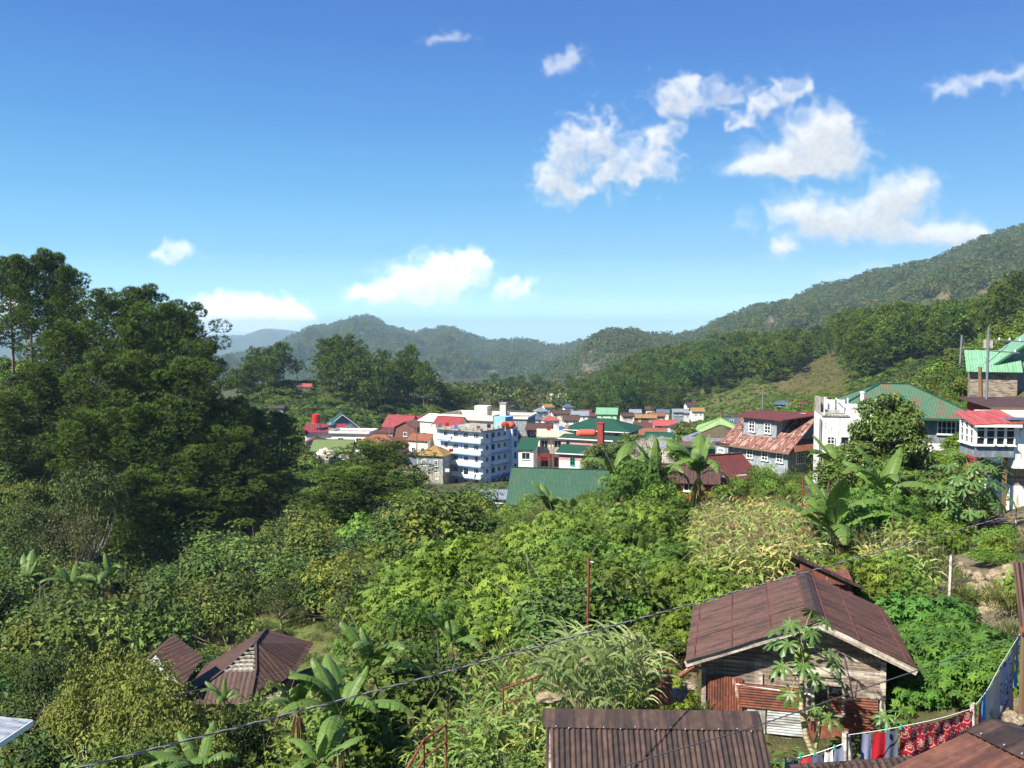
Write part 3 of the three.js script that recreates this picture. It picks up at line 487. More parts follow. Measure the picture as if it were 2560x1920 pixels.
Object.assign(M, {
  rust: roofM(blend([104, 76, 64], [80, 56, 48], -0.3, 0.5, 26, 4, 256, 0.14, [112, 70, 60], 0.55)),
  rustGeo: roofM(blend([110, 80, 68], [82, 58, 50], -0.3, 0.5, 20, 3, 512, 0.18, [116, 74, 62], 0.5), 0.68, 0),
  rustDark: roofM(blend([92, 70, 60], [62, 47, 42], -0.3, 0.5, 26, 3, 512, 0.24, [112, 78, 62], 0.8), 0.75, 0),
  rustRed: roofM(blend([132, 66, 58], [98, 54, 50], -0.2, 0.5, 26, 4)),
  rustWhite: roofM(blend([146, 84, 68], [226, 212, 200], 0.05, 0.5, 30, 3, 256, 0.14, [108, 70, 60], 0.2)),
  rustOrange: roofM(blend([178, 112, 80], [140, 86, 64], -0.2, 0.5, 24, 4)),
  rustTan: roofM(blend([196, 160, 100], [150, 104, 66], -0.1, 0.5, 30, 4)),
  green: roofM(blend([26, 90, 62], [44, 100, 76], -0.2, 0.5, 24, 5, 256, 0.16, [84, 92, 70], 0.55), 0.62),
  greenWorn: roofM(blend([26, 96, 66], [104, 104, 78], 0.2, 0.75, 16, 4), 0.62),
  greenRust: roofM(blend([92, 136, 104], [138, 112, 84], -0.05, 0.5, 3, 5, 256, 0.1), 0.65),
  greenOlive: roofM(blend([110, 146, 86], [136, 128, 70], -0.1, 0.5, 22, 4), 0.7),
  greenBrown: roofM(blend([92, 106, 76], [126, 74, 60], -0.2, 0.3, 5, 8), 0.75),
  mint: roofM(blend([150, 206, 164], [134, 190, 148], -0.2, 0.5, 12, 5), 0.5, 0.03),
  mintPale: roofM(blend([178, 214, 138], [164, 198, 126], -0.2, 0.5, 12, 5), 0.55),
  red: roofM(blend([182, 62, 66], [146, 60, 58], -0.2, 0.5, 24, 4, 256, 0.14, [120, 78, 64], 0.5), 0.6),
  redPale: roofM(blend([216, 112, 102], [196, 88, 82], -0.2, 0.5, 16, 4), 0.55),
  silver: roofM(blend([176, 184, 192], [142, 150, 160], -0.2, 0.5, 22, 4), 0.45),
  blueSilver: roofM(blend([150, 176, 204], [124, 150, 184], -0.2, 0.5, 22, 4), 0.4),
  slate: roofM(blend([112, 132, 152], [90, 108, 128], -0.2, 0.5, 22, 4), 0.5),
  white: wallM(blend([236, 235, 230], [188, 180, 166], 0.15, 0.75, 24, 4, 256, 0.07, [150, 142, 128], 0.75)),
  whiteStain: wallM(blend([236, 234, 228], [178, 170, 154], 0.25, 0.75, 22, 3, 256, 0.08)),
  cream: wallM(blend([232, 222, 200], [186, 172, 148], 0.1, 0.75, 24, 4, 256, 0.08, [140, 128, 110], 0.75)),
  concrete: wallM(blend([168, 162, 150], [120, 114, 104], -0.2, 0.6, 12, 5, 256, 0.14)),
  grey: wallM(blend([128, 138, 142], [160, 166, 168], -0.1, 0.6, 10, 6, 256, 0.08)),
  greyDark: wallM(blend([112, 120, 128], [136, 144, 150], -0.1, 0.6, 10, 6, 256, 0.08)),
  paleBlue: wallM(blend([214, 226, 240], [190, 208, 230], -0.1, 0.7, 10, 5, 256, 0.05)),
  blue: wallM(blend([126, 166, 214], [148, 184, 222], -0.1, 0.7, 10, 5, 256, 0.05)),
  pink: wallM(blend([204, 150, 150], [190, 132, 134], -0.1, 0.7, 10, 5, 256, 0.05)),
  mintWall: wallM(blend([176, 222, 172], [160, 206, 158], -0.1, 0.7, 10, 5, 256, 0.05)),
  redWall: wallM(blend([158, 56, 50], [132, 48, 44], -0.1, 0.7, 10, 5, 256, 0.08)),
  brownWall: wallM(blend([120, 80, 70], [96, 64, 58], -0.1, 0.7, 10, 5, 256, 0.1)),
  timber: wallM(blend([150, 136, 120], [96, 84, 74], -0.2, 0.6, 3, 34, 256, 0.16)),
  trimWhite: plain(240, 240, 236, 0.5), trimGreen: plain(34, 84, 60, 0.55), trimBlue: plain(70, 130, 210, 0.55), trimRed: plain(176, 40, 40, 0.5), trimTeal: plain(70, 160, 140, 0.55), dark: plain(34, 32, 32, 0.9), wood: plain(120, 96, 72, 0.9), steel: plain(150, 156, 162, 0.45, 0.6), galv: plain(120, 126, 134, 0.5, 0.3), tankRed: plain(190, 44, 34, 0.45), tankOrange: plain(206, 92, 66, 0.5), black: plain(22, 22, 24, 0.6),
  glass: new THREE.MeshPhysicalMaterial({ color: new THREE.Color(0.018, 0.022, 0.028), roughness: 0.12, specularIntensity: 0.8 }),
});
const KEEP = [];                                                                        // footprints [x, z, radius] that wild plants stay out of
const winCache = new Map();
function windowAt(parent, mat, x, y, z, turn, w, h, nx = 2, ny = 3, sub = true, name = 'window') {
  const key = [w, h, nx, ny].join();
  if (!winCache.has(key)) {
    const f = B(), t = Math.min(0.09, w * 0.1);
    f.box(0, 0, 0.05, w, t, 0.14).box(0, h - t, 0.05, w, t, 0.12).box(-w / 2 + t / 2, t, 0.05, t, h - 2 * t, 0.12).box(w / 2 - t / 2, t, 0.05, t, h - 2 * t, 0.12).box(0, -0.05, 0.08, w + 0.12, 0.05, 0.2);
    for (let i = 1; i < nx; i++) f.box(-w / 2 + w * i / nx, t, 0.05, 0.05, h - 2 * t, 0.07);
    for (let j = 1; j < ny; j++) f.box(0, h * j / ny, 0.052, w - 2 * t, 0.04, 0.06);
    winCache.set(key, [f.geo(), B().box(0, t, 0.012, w - 2 * t, h - 2 * t, 0.03).geo()]);
  }
  const [a, b] = winCache.get(key), o = mesh(name, a, mat, parent); o.position.set(x, y, z); o.rotation.y = turn;
  mesh('pane', b, M.glass, o);
  return o;
}
// a house: walls, roof and openings in its own axes (x along the front, z out of the front, y up from the base)
function house(o) {
  const { w, d, h, pos, yaw = 0 } = o, g = thing(o.name ?? 'house', o.label, o.category ?? 'house', pos, yaw * Math.PI / 180, o.group), hw = w / 2, hd = d / 2, r = o.roof ?? {}, ov = r.over ?? 0.5, rise = r.rise ?? 1.4, t = r.t ?? 0.08;
  KEEP.push([g.position.x, g.position.z, Math.hypot(w, d) / 2 + 0.6]);
  const wall = B().box(0, -4, 0, w, h + 4, d);
  if (r.type === 'gable') (r.axis === 'z') ? [hd, -hd].forEach((z) => wall.poly(z > 0 ? [V(-hw, h, z), V(hw, h, z), V(0, h + rise, z)] : [V(hw, h, z), V(-hw, h, z), V(0, h + rise, z)])) : [hw, -hw].forEach((x) => wall.poly(x > 0 ? [V(x, h, hd), V(x, h, -hd), V(x, h + rise, 0)] : [V(x, h, -hd), V(x, h, hd), V(x, h + rise, 0)]));
  if (r.type === 'shed') { for (const x of [hw, -hw]) wall.poly(x > 0 ? [V(x, h, hd), V(x, h, -hd), V(x, h + rise, -hd)] : [V(x, h, -hd), V(x, h, hd), V(x, h + rise, -hd)]); wall.poly([V(hw, h, -hd), V(-hw, h, -hd), V(-hw, h + rise, -hd), V(hw, h + rise, -hd)]); }
  wall.build('wall', o.wall, g);
  if (o.band) B().box(0, o.band[0], 0, w + 0.05, o.band[1], d + 0.05).build('wall_band', o.band[2], g);
  if (o.plinth) B().box(0, -4, 0, w + 0.08, 4 + o.plinth[0], d + 0.08).build('plinth', o.plinth[1], g);
  const rm = r.mat, roof = (q, n = 'roof') => B().slab(q, t).build(n, rm, g);
  const H0 = h + 0.03;
  if (r.type === 'gable') {
    if (r.axis === 'z') {
      const k = rise / hw, e = H0 - k * ov;
      roof([V(-hw - ov, e, -hd - ov), V(-hw - ov, e, hd + ov), V(0, H0 + rise, hd + ov), V(0, H0 + rise, -hd - ov)].reverse()).rotation.z = 0;
      roof([V(hw + ov, e, hd + ov), V(hw + ov, e, -hd - ov), V(0, H0 + rise, -hd - ov), V(0, H0 + rise, hd + ov)].reverse());
      B().bar(V(0, H0 + rise + 0.03, hd + ov + 0.03), V(0, H0 + rise + 0.03, -hd - ov - 0.03), 0.3, 0.07).build('ridge_cap', r.cap ?? rm, g);
      if (r.fascia) for (const s of [1, -1]) B().bar(V(s * (hw + ov), e - 0.12, hd + ov + 0.02), V(0, H0 + rise - 0.12, hd + ov + 0.02), 0.05, 0.18).build('fascia', r.fascia, g);
    } else {
      const k = rise / hd, e = H0 - k * ov;
      roof([V(-hw - ov, e, hd + ov), V(hw + ov, e, hd + ov), V(hw + ov, H0 + rise, 0), V(-hw - ov, H0 + rise, 0)]);
      roof([V(hw + ov, e, -hd - ov), V(-hw - ov, e, -hd - ov), V(-hw - ov, H0 + rise, 0), V(hw + ov, H0 + rise, 0)]);
      B().bar(V(-hw - ov - 0.03, H0 + rise + 0.03, 0), V(hw + ov + 0.03, H0 + rise + 0.03, 0), 0.3, 0.07).build('ridge_cap', r.cap ?? rm, g);
      if (r.fascia) B().box(0, e - 0.2, hd + ov + 0.02, w + 2 * ov, 0.2, 0.05).build('fascia', r.fascia, g);
    }
  } else if (r.type === 'hip') {
    const k = rise / Math.min(hw, hd), e = H0 - k * ov, L = hw + ov, Q = hd + ov, rl = Math.max(0, hw - hd), rq = Math.max(0, hd - hw), T = H0 + rise;
    const A = [V(-L, e, Q), V(L, e, Q), V(L, e, -Q), V(-L, e, -Q)], a = V(-rl, T, rq), b = V(rl, T, rq), c = V(rl, T, -rq), dd = V(-rl, T, -rq);
    const clean = (q) => q.filter((p, i) => !i || p.distanceTo(q[i - 1]) > 0.01);
    roof(clean([A[0], A[1], b, a])); roof(clean([A[1], A[2], c, b])); roof(clean([A[2], A[3], dd, c])); roof(clean([A[3], A[0], a, dd]));
    const cap = B(); for (const [p, q] of [[A[0], a], [A[1], b], [A[2], c], [A[3], dd]]) cap.bar(p.clone().add(V(0, 0.02, 0)), q.clone().add(V(0, 0.03, 0)), 0.22, 0.06); if (rl) cap.bar(a.clone().add(V(0, 0.04, 0)), b.clone().add(V(0, 0.04, 0)), 0.26, 0.07); if (rq) cap.bar(a.clone().add(V(0, 0.04, 0)), dd.clone().add(V(0, 0.04, 0)), 0.26, 0.07);
    cap.build('ridge_cap', r.cap ?? rm, g);
    if (r.fascia) { const f = B(); for (const s of [1, -1]) { f.box(0, e - 0.2, s * (Q - 0.02), 2 * L, 0.16, 0.06); f.box(s * (L - 0.02), e - 0.2, 0, 0.06, 0.16, 2 * Q - 0.1); } f.build('fascia', r.fascia, g); }
  } else if (r.type === 'shed') {
    const k = rise / d; roof([V(-hw - ov, H0 - k * ov, hd + ov), V(hw + ov, H0 - k * ov, hd + ov), V(hw + ov, H0 + rise + k * ov, -hd - ov), V(-hw - ov, H0 + rise + k * ov, -hd - ov)]);
    if (r.fascia) B().box(0, H0 - k * ov - 0.2, hd + ov + 0.02, w + 2 * ov, 0.2, 0.05).build('fascia', r.fascia, g);
  } else if (r.type === 'flat') {
    B().box(0, h + 0.003, 0, w + 2 * ov, 0.16, d + 2 * ov).build('roof', rm ?? o.wall, g);
    if (r.parapet) { const p = B(), L = w + 2 * ov, Q = d + 2 * ov, a = r.parapet; p.box(0, h + 0.163, Q / 2 - 0.08, L, a, 0.16).box(0, h + 0.163, -Q / 2 + 0.08, L, a, 0.16).box(-L / 2 + 0.08, h + 0.163, 0, 0.16, a, Q - 0.32).box(L / 2 - 0.08, h + 0.163, 0, 0.16, a, Q - 0.32); p.build('parapet', r.parapetMat ?? o.wall, g); }
  }
  for (const [face, u, y, ww, hh, nx, ny, mat, nm] of o.windows ?? []) {
    const q = { f: [u, hd, 0], r: [hw, -u, Math.PI / 2], l: [-hw, u, -Math.PI / 2], b: [-u, -hd, Math.PI] }[face];
    windowAt(g, mat ?? o.trim ?? M.trimWhite, q[0], y, q[1], q[2], ww, hh, nx, ny, true, nm);
  }
  for (const [face, u, ww, hh, mat, y = 0] of o.doors ?? []) {
    const q = { f: [u, hd, 0], r: [hw, -u, Math.PI / 2], l: [-hw, u, -Math.PI / 2] }[face], dd = mesh('door', B().box(0, y, 0.02, ww, hh, 0.08).geo(), mat, g);
    dd.position.set(q[0], 0, q[1]); dd.rotation.y = q[2];
    mesh('handle', B().box(ww * 0.35, y + hh * 0.45, 0.075, 0.06, 0.12, 0.05).geo(), M.steel, dd);
  }
  return g;
}
// placing by the photograph: base centre at a bearing, distance and the level of a pixel row
const base = (px, py, D) => P(px, py, D);
const ups = (py, py2, D) => (py2 - py) / F * D;

// ---------------------------------------------------------------- the tall blue and white guesthouse
{
  const D = 205, C = P(1207, 1226, D), yaw = -35 * Math.PI / 180, w = 12.8, d = 12.8, fl = 2.78, n = 5, hw = w / 2, hd = d / 2;
  const U = V(Math.cos(yaw), 0, -Math.sin(yaw)), N = V(Math.sin(yaw), 0, Math.cos(yaw)), pos = C.clone().addScaledVector(U, -hw).addScaledVector(N, -hd);
  const g = thing('guesthouse', 'tall pale blue and white five storey building with a balcony on every floor', 'building', pos, yaw);
  KEEP.push([pos.x, pos.z, 9.5]);
  B().box(0, -5, 0, w, 5 + n * fl, d).build('wall', M.paleBlue, g);
  for (let k = 0; k < n; k++) {
    const y = k * fl, blk = B().box(0, y - 0.14, hd + 0.6, w + 0.5, 0.28, 1.24).box(hw + 0.3, y - 0.14, -1.5, 0.6, 0.28, d * 0.72);
    if (k) { blk.build('balcony_floor', M.blue, g); const p = B().box(k === 4 ? 1.6 : 0.9, y + 0.14, hd + 1.15, w - (k === 4 ? 3 : 1.6), 1.0, 0.13).box(hw + 0.18, y + 0.14, hd + 0.6, 0.13, 1.0, 1.0); p.build('balcony_wall', M.white, g); const rl = B(); for (let i = 0; i < 8; i++) rl.box(-hw - 0.1 + i * 0.24, y + 0.14, hd + 1.15, 0.04, 0.95, 0.04); rl.box(-hw + 0.75, y + 1.06, hd + 1.15, 1.75, 0.05, 0.06); rl.build('railing', M.trimBlue, g); }
    for (let i = 0; i < 4; i++) i === (k % 2 ? 0 : 3) && k < 4 ? mesh('door', B().box(-hw + 1.8 + i * 3.05, y + 0.16, hd + 0.03, 0.9, 2.05, 0.08).geo(), k % 2 ? M.wood : M.brownWall, g) : windowAt(g, M.trimWhite, -hw + 1.8 + i * 3.05, y + 0.95, hd, 0, 1.5, 1.2, 3, 1);
    for (let i = 0; i < 3; i++) { B().box(-hw + 0.2 + (i + 0.5) * 4.2, y + 0.14, hd + 0.03, 0.22, fl - 0.28, 0.08).build('pilaster', M.blue, g); }
    for (let i = 0; i < 4; i++) windowAt(g, i === 1 ? M.trimBlue : M.trimWhite, hw, y + 0.9, hd - 1.6 - i * 2.4, Math.PI / 2, 1.3, 1.25, 2, 1);
    if (k === 2 || k === 4) B().box(hw + 0.65, y + 0.14, 0, 0.12, 0.95, d * 0.5).build('balcony_wall', k === 2 ? M.paleBlue : M.white, g);
    B().box(hw + 0.03, y + fl - 0.5, 0.1, 0.08, 0.16, d - 0.6).build('wall_band', M.blue, g);
  }
  const top = n * fl;
  B().box(0, top - 0.14, 0.5, w + 0.7, 0.26, d + 1.3).build('roof', M.concrete, g);
  const rp = B(); for (let i = 0; i < 7; i++) rp.box(-hw + i * w / 6, top + 0.12, hd + 1.0, 0.28, 0.7, 0.28); rp.box(0, top + 0.6, hd + 1.0, w - 0.3, 0.1, 0.1); for (let i = 0; i < 6; i++) rp.box(hw, top + 0.12, hd + 0.4 - i * 2.2, 0.28, 0.7, 0.28); rp.build('parapet_posts', M.concrete, g).userData.kind = 'stuff';
  B().box(hw - 1.6, top + 0.12, -hd + 2.2, 3.4, 2.5, 3.4).build('roof_room', M.blue, g);
  B().box(hw + 0.5, -5, -hd + 1.1, 1.2, 5 + top, 2.4).build('stair_tower', M.paleBlue, g);
  for (let k = 1; k < n; k++) windowAt(g, M.trimBlue, hw + 1.1, k * fl + 0.7, -hd + 1.1, Math.PI / 2, 0.9, 1.5, 1, 2);
  const st = B(); for (let k = 0; k < 12; k++) st.box(hw + 1.6, k * 0.3 - 0.4, hd - 2 - k * 0.45, 1.0, 0.06, 0.4); st.bar(V(hw + 2.1, -0.6, hd - 1.6), V(hw + 2.1, 3.4, hd - 7.2), 0.1, 0.24).bar(V(hw + 1.15, -0.6, hd - 1.6), V(hw + 1.15, 3.4, hd - 7.2), 0.1, 0.24); st.build('outside_stair', M.black, g);
  const tk = thing('water_tank', 'orange water tank lying on the roof of the tall blue building', 'water tank', P(1270, 1063, 203)); mesh('tank', new THREE.CapsuleGeometry(0.9, 1.5, 6, 16).rotateZ(Math.PI / 2), M.tankOrange, tk); for (const x of [-0.6, 0.6]) B().box(x, -1.3, 0, 0.2, 0.7, 1.2).build('cradle', M.concrete, tk);
  const dish = thing('satellite_dish', 'round orange satellite dish above the roof of the tall blue building', 'satellite dish', P(1263, 1058, 201), -0.2); mesh('dish', new THREE.SphereGeometry(1.9, 20, 6, 0, 6.2832, 0, 0.5).rotateX(Math.PI / 2 + 0.5).translate(0, 0.4, -1.6), M.tankOrange, dish); B().bar(V(0, 0, -0.2), V(0, -1.7, 0.3), 0.1).build('mast', M.steel, dish);
  // washing and people's things on the balconies are too small to tell apart; a few cloths show
  [[1128, 1130, 'red', M.trimRed], [1118, 1180, 'white', M.trimWhite], [1165, 1186, 'dark grey', M.dark]].forEach(([px, py, c, m], i) => tag(mesh('hung_cloth', B().slab([V(-0.5, 0, 0), V(0.5, 0, 0), V(0.5, 0.8, 0.05), V(-0.5, 0.8, 0.05)], 0.03).geo(), m), c + ' cloth over a balcony wall of the tall blue building, ' + ['upper', 'left', 'middle'][i], 'cloth').position.copy(P(px, py, 201)));
}
[[1085, 1062, 'white'], [1100, 1060, 'grey'], [1118, 1058, 'red'], [1140, 1064, 'blue'], [1168, 1060, 'pale'], [1196, 1066, 'maroon'], [1222, 1062, 'dark']].forEach(([px, py, c], i) => { const m = { white: M.trimWhite, grey: M.galv, red: M.trimRed, blue: M.trimBlue, pale: M.cream, maroon: M.brownWall, dark: M.dark }[c]; tag(mesh('hung_cloth', B().slab([V(-0.45, 0, 0), V(0.45, 0, 0), V(0.42, 0.9, 0.06), V(-0.42, 0.9, 0.06)], 0.03).geo(), m), c + ' cloth in the row of washing on the roof of the tall blue building', 'cloth', 'washing on the blue building roof').position.copy(P(px, py + 8, 207)); });
[[1372, 1076, 'red', M.trimRed], [1388, 1073, 'white', M.trimWhite], [1402, 1076, 'blue', M.trimBlue], [1416, 1072, 'pink', M.pink]].forEach(([px, py, c, m]) => tag(mesh('hung_cloth', B().slab([V(-0.4, 0, 0), V(0.4, 0, 0), V(0.4, 0.9, 0.05), V(-0.4, 0.9, 0.05)], 0.03).geo(), m), c + ' cloth drying on the roof of the unfinished concrete block', 'cloth').position.copy(P(px, py, 186)));
// ---------------------------------------------------------------- neighbours of the guesthouse
house({ name: 'flat_roofed_building', label: 'large cream building with a flat white parapet roof behind the tall blue one', category: 'building', pos: base(1190, 1112, 232), yaw: -20, w: 13, d: 11, h: ups(1045, 1112, 232), wall: M.cream, roof: { type: 'flat', over: 0.7, parapet: 1.3, mat: M.concrete, parapetMat: M.cream }, windows: [['f', -4, 1.2, 2, 1.6, 3, 1], ['f', -1, 1.2, 2, 1.6, 3, 1], ['f', 2, 1.2, 2, 1.6, 3, 1], ['f', 4.8, 1.2, 1.6, 1.6, 2, 1], ['f', -4, 4.0, 2.6, 1.4, 3, 1], ['f', 0, 4.0, 3.6, 1.4, 4, 1], ['r', 0, 3.5, 2, 1.2, 2, 1]] });
house({ name: 'roof_house', label: 'small cream box room on top of the flat white parapet roof', category: 'building', pos: base(1207, 1034, 238), yaw: -20, w: 3.6, d: 3, h: 2.0, wall: M.cream, roof: { type: 'flat', over: 0.1, mat: M.cream } });
house({ name: 'flat_roofed_building', label: 'long grey concrete block with a white roof edge right of the tall chimney', category: 'building', pos: base(1292, 1120, 240), yaw: -12, w: 8, d: 12, h: ups(1042, 1120, 240), wall: M.grey, band: [3.2, 0.9, M.brownWall], roof: { type: 'flat', over: 0.3, parapet: 0.5, mat: M.concrete, parapetMat: M.white }, windows: [['f', -2, 1.2, 1.3, 1.1, 2, 1], ['f', 1.2, 1.2, 1.3, 1.1, 2, 1], ['f', -2, 4.8, 1.3, 1, 2, 1], ['f', 1.2, 4.8, 1.3, 1, 2, 1]] });
{ const c = thing('chimney', 'tall white square chimney rising through the flat cream roof', 'chimney', base(1259, 1060, 222), -0.3); B().box(0, -3, 0, 1.5, 8.2, 1.5).build('shaft', M.cream, c); B().box(0, 5.2, 0, 1.9, 0.25, 1.9).build('cap', M.concrete, c); }
house({ label: 'cream house with a pale gable roof left of the flat white parapet building', pos: base(1100, 1130, 236), yaw: -38, w: 7, d: 8, h: ups(1048, 1130, 236), wall: M.cream, roof: { type: 'gable', axis: 'x', rise: 1.4, mat: M.white }, windows: [['f', -1.8, 4.4, 1.2, 1.2, 2, 1], ['f', 1.6, 4.4, 1.2, 1.2, 2, 1], ['f', 0, 1.4, 1.2, 1.2, 2, 1]] });
house({ label: 'red gable roofed terrace house directly above the tall blue building', pos: base(1128, 1090, 224), yaw: -30, w: 7.5, d: 5, h: ups(1060, 1090, 224), wall: M.white, roof: { type: 'gable', axis: 'x', rise: 1.9, mat: M.red }, windows: [['f', -2, 0.8, 1.3, 1.2, 2, 1], ['f', 1.4, 0.8, 1.3, 1.2, 2, 1]] });
house({ label: 'grey house with a tan rusty roof at the foot of the tall blue building', pos: base(1088, 1196, 208), yaw: -18, w: 6.4, d: 6, h: ups(1131, 1196, 208), wall: M.grey, plinth: [2.5, M.concrete], roof: { type: 'hip', rise: 1.7, mat: M.rustTan }, windows: [['f', -1.6, 3.4, 1.0, 1.4, 2, 3], ['f', 1.5, 3.4, 1.0, 1.4, 2, 3], ['f', -1.2, 0.6, 1.3, 1.0, 2, 1], ['f', 1.8, 0.4, 1.0, 1.6, 1, 1]] });
{ // brown gambrel
  const g = thing('gambrel_house', 'brown house with a steep barn shaped roof and small dormers', 'house', base(1030, 1120, 244), -0.42); KEEP.push([g.position.x, g.position.z, 6]);
  const w = 8, d = 7, h = 2.6, prof = [[-4.2, h - 0.4], [-3.3, h + 3.6], [0, h + 5.2], [3.3, h + 3.6], [4.2, h - 0.4]];
  const wl = B().box(0, -4, 0, 7.4, 4 + h, d); for (const s of [1, -1]) { const q = prof.map(([x, y]) => V(x * 0.94, y - 0.1, s * d / 2)); wl.poly(s > 0 ? [...q].reverse() : q); } wl.build('wall', M.brownWall, g);
  for (let i = 0; i < 4; i++) B().slab([V(prof[i][0], prof[i][1], -d / 2 - 0.4), V(prof[i][0], prof[i][1], d / 2 + 0.4), V(prof[i + 1][0], prof[i + 1][1], d / 2 + 0.4), V(prof[i + 1][0], prof[i + 1][1], -d / 2 - 0.4)], 0.1).build('roof', M.rustRed === undefined ? M.rust : M.brownWall, g);
  for (const z of [1.6, -1.4]) { const dm = B().box(-3.6, h + 0.9, z, 1.2, 1.6, 1.2).slab([V(-4.4, h + 2.4, z + 0.8), V(-2.8, h + 3.0, z + 0.8), V(-2.8, h + 3.0, z - 0.8), V(-4.4, h + 2.4, z - 0.8)], 0.08).build('dormer', M.brownWall, g); }
  windowAt(g, M.trimWhite, -1.5, 0.8, d / 2, 0, 1.2, 1.3, 2, 1); windowAt(g, M.trimWhite, 1.5, 0.8, d / 2, 0, 1.2, 1.3, 2, 1); windowAt(g, M.trimWhite, 0, h + 1.0, d / 2, 0, 1.2, 1.2, 2, 1);
}
const simple = (label, px, pyBase, D, w, d, pyEave, yaw, wall, roof, windows, extra = {}) => house({ label, pos: base(px, pyBase, D), w, d, h: ups(pyEave, pyBase, D), yaw, wall, roof, windows, ...extra });
const W2 = (w, y = 0.9, s = 1.1) => [['f', -w * 0.25, y, s, s, 2, 1], ['f', w * 0.25, y, s, s, 2, 1]];
simple('white house with a bright red gable roof and chimney behind the brown barn roof', 1005, 1105, 262, 8.5, 7, 1062, -24, M.white, { type: 'gable', axis: 'x', rise: 3, mat: M.red }, [...W2(8), ['f', 0, 3.2, 1.6, 1.1, 2, 1]]);
{ const c = thing('chimney', 'pink square chimney on the bright red gable roof', 'chimney', base(993, 1050, 264), -0.4); B().box(0, -1, 0, 0.9, 2.6, 0.9).build('shaft', M.pink, c); B().box(0, 1.6, 0, 1.1, 0.12, 1.1).build('cap', M.concrete, c); }
simple('low red roofed house just right of the bright red gable roof', 1052, 1090, 275, 6, 6, 1050, -10, M.white, { type: 'gable', axis: 'x', rise: 1.4, mat: M.red }, W2(6));
simple('dark house with a steep green gable roof at the left end of the town', 855, 1095, 268, 9, 7, 1062, 14, M.greyDark, { type: 'gable', axis: 'z', rise: 3.6, mat: M.green, fascia: M.trimWhite, over: 0.8 }, [['f', -1.6, 2.8, 1.1, 1.2, 2, 1], ['f', 1.6, 2.8, 1.1, 1.2, 2, 1]]);
simple('white building with a flat red roof under the red water tank', 812, 1110, 250, 10, 7, 1075, 6, M.white, { type: 'shed', rise: 1.2, mat: M.red, over: 0.8 }, [['f', -3, 0.8, 1.4, 1.6, 2, 1], ['f', 0, 0.8, 1.4, 1.6, 2, 1], ['f', 3, 0.8, 1.4, 1.6, 2, 1]]);
simple('white block with a dark red balcony band at the front of the left cluster', 885, 1130, 238, 10, 7, 1080, -8, M.white, { type: 'flat', over: 0.6, parapet: 0.5, mat: M.concrete, parapetMat: M.white }, [['f', -3, 0.6, 1.2, 1.5, 1, 1], ['f', 0, 0.6, 1.6, 1.5, 3, 1], ['f', 3, 0.6, 1.2, 1.5, 1, 1], ['f', -2.5, 3.2, 1.6, 1.1, 2, 1], ['f', 2.5, 3.2, 1.6, 1.1, 2, 1]], { band: [2.2, 0.8, M.redWall] });
simple('shed with an olive green metal roof at the lower left of the town', 836, 1150, 225, 9.6, 5.5, 1120, -6, M.concrete, { type: 'gable', axis: 'x', rise: 2.2, mat: M.greenOlive, over: 0.6 }, [['f', -3, 0.6, 1, 1.2, 1, 2], ['f', -1, 0.6, 1, 1.2, 1, 2], ['f', 1, 0.6, 1, 1.2, 1, 2], ['f', 3, 0.6, 1, 1.2, 1, 2]]);
simple('house with an orange rusty hip roof in the middle of the left cluster', 950, 1140, 232, 10, 7, 1102, -14, M.white, { type: 'hip', rise: 1.8, mat: M.rustOrange }, W2(10));
simple('brown house with a dark brown hip roof half hidden by the lone pine', 965, 1165, 222, 8.5, 7, 1126, -14, M.brownWall, { type: 'hip', rise: 2.6, mat: M.rust }, W2(8));
simple('pale house with a small orange roof under the brown barn roof', 1058, 1135, 226, 5.5, 5, 1096, -24, M.cream, { type: 'gable', axis: 'x', rise: 1.3, mat: M.rustOrange }, W2(5.5));
simple('dark low shed below the brown barn roof', 1040, 1160, 224, 6, 5, 1132, -10, M.greyDark, { type: 'shed', rise: 0.6, mat: M.rust }, W2(6, 0.7, 0.9));
{ const t = thing('water_tank', 'upright red cylinder water tank on a stand at the left end of the town', 'water tank', base(790, 1058, 248)); mesh('tank', cat([cyl(1.15, 1.15, 2.4, 20), cyl(1.15, 0.3, 0.3, 20, 2.4)]), M.tankRed, t); const s = B(); for (const [x, z] of [[-1, -1], [1, -1], [-1, 1], [1, 1]]) s.box(x, -3, z, 0.14, 3, 0.14); s.box(0, -0.14, 0, 2.5, 0.14, 2.5).build('stand', M.steel, t); }
{ const t = thing('water_tank', 'silver round tank on a red roof in the left cluster', 'water tank', base(830, 1062, 246)); mesh('tank', new THREE.SphereGeometry(1.1, 18, 10).scale(1.25, 0.8, 1), M.slate, t); B().box(0, -1.6, 0, 1.6, 1.0, 1.4).build('stand', M.concrete, t); }
{ const t = tag(mesh('tarpaulin', (() => { const g = new THREE.SphereGeometry(1, 18, 10, 0, 6.2832, 0, 1.6), p = g.attributes.position; for (let i = 0; i < p.count; i++) { const k = 1 + 0.22 * n3(p.getX(i) * 2, p.getY(i) * 3, p.getZ(i) * 2); p.setXYZ(i, p.getX(i) * 2.3 * k, p.getY(i) * 1.5 * k, p.getZ(i) * 1.4 * k); } g.computeVertexNormals(); return g; })(), M.cream), 'pale tarpaulin over a heap in front of the olive green shed', 'tarpaulin'); t.position.copy(base(815, 1136, 220)); }

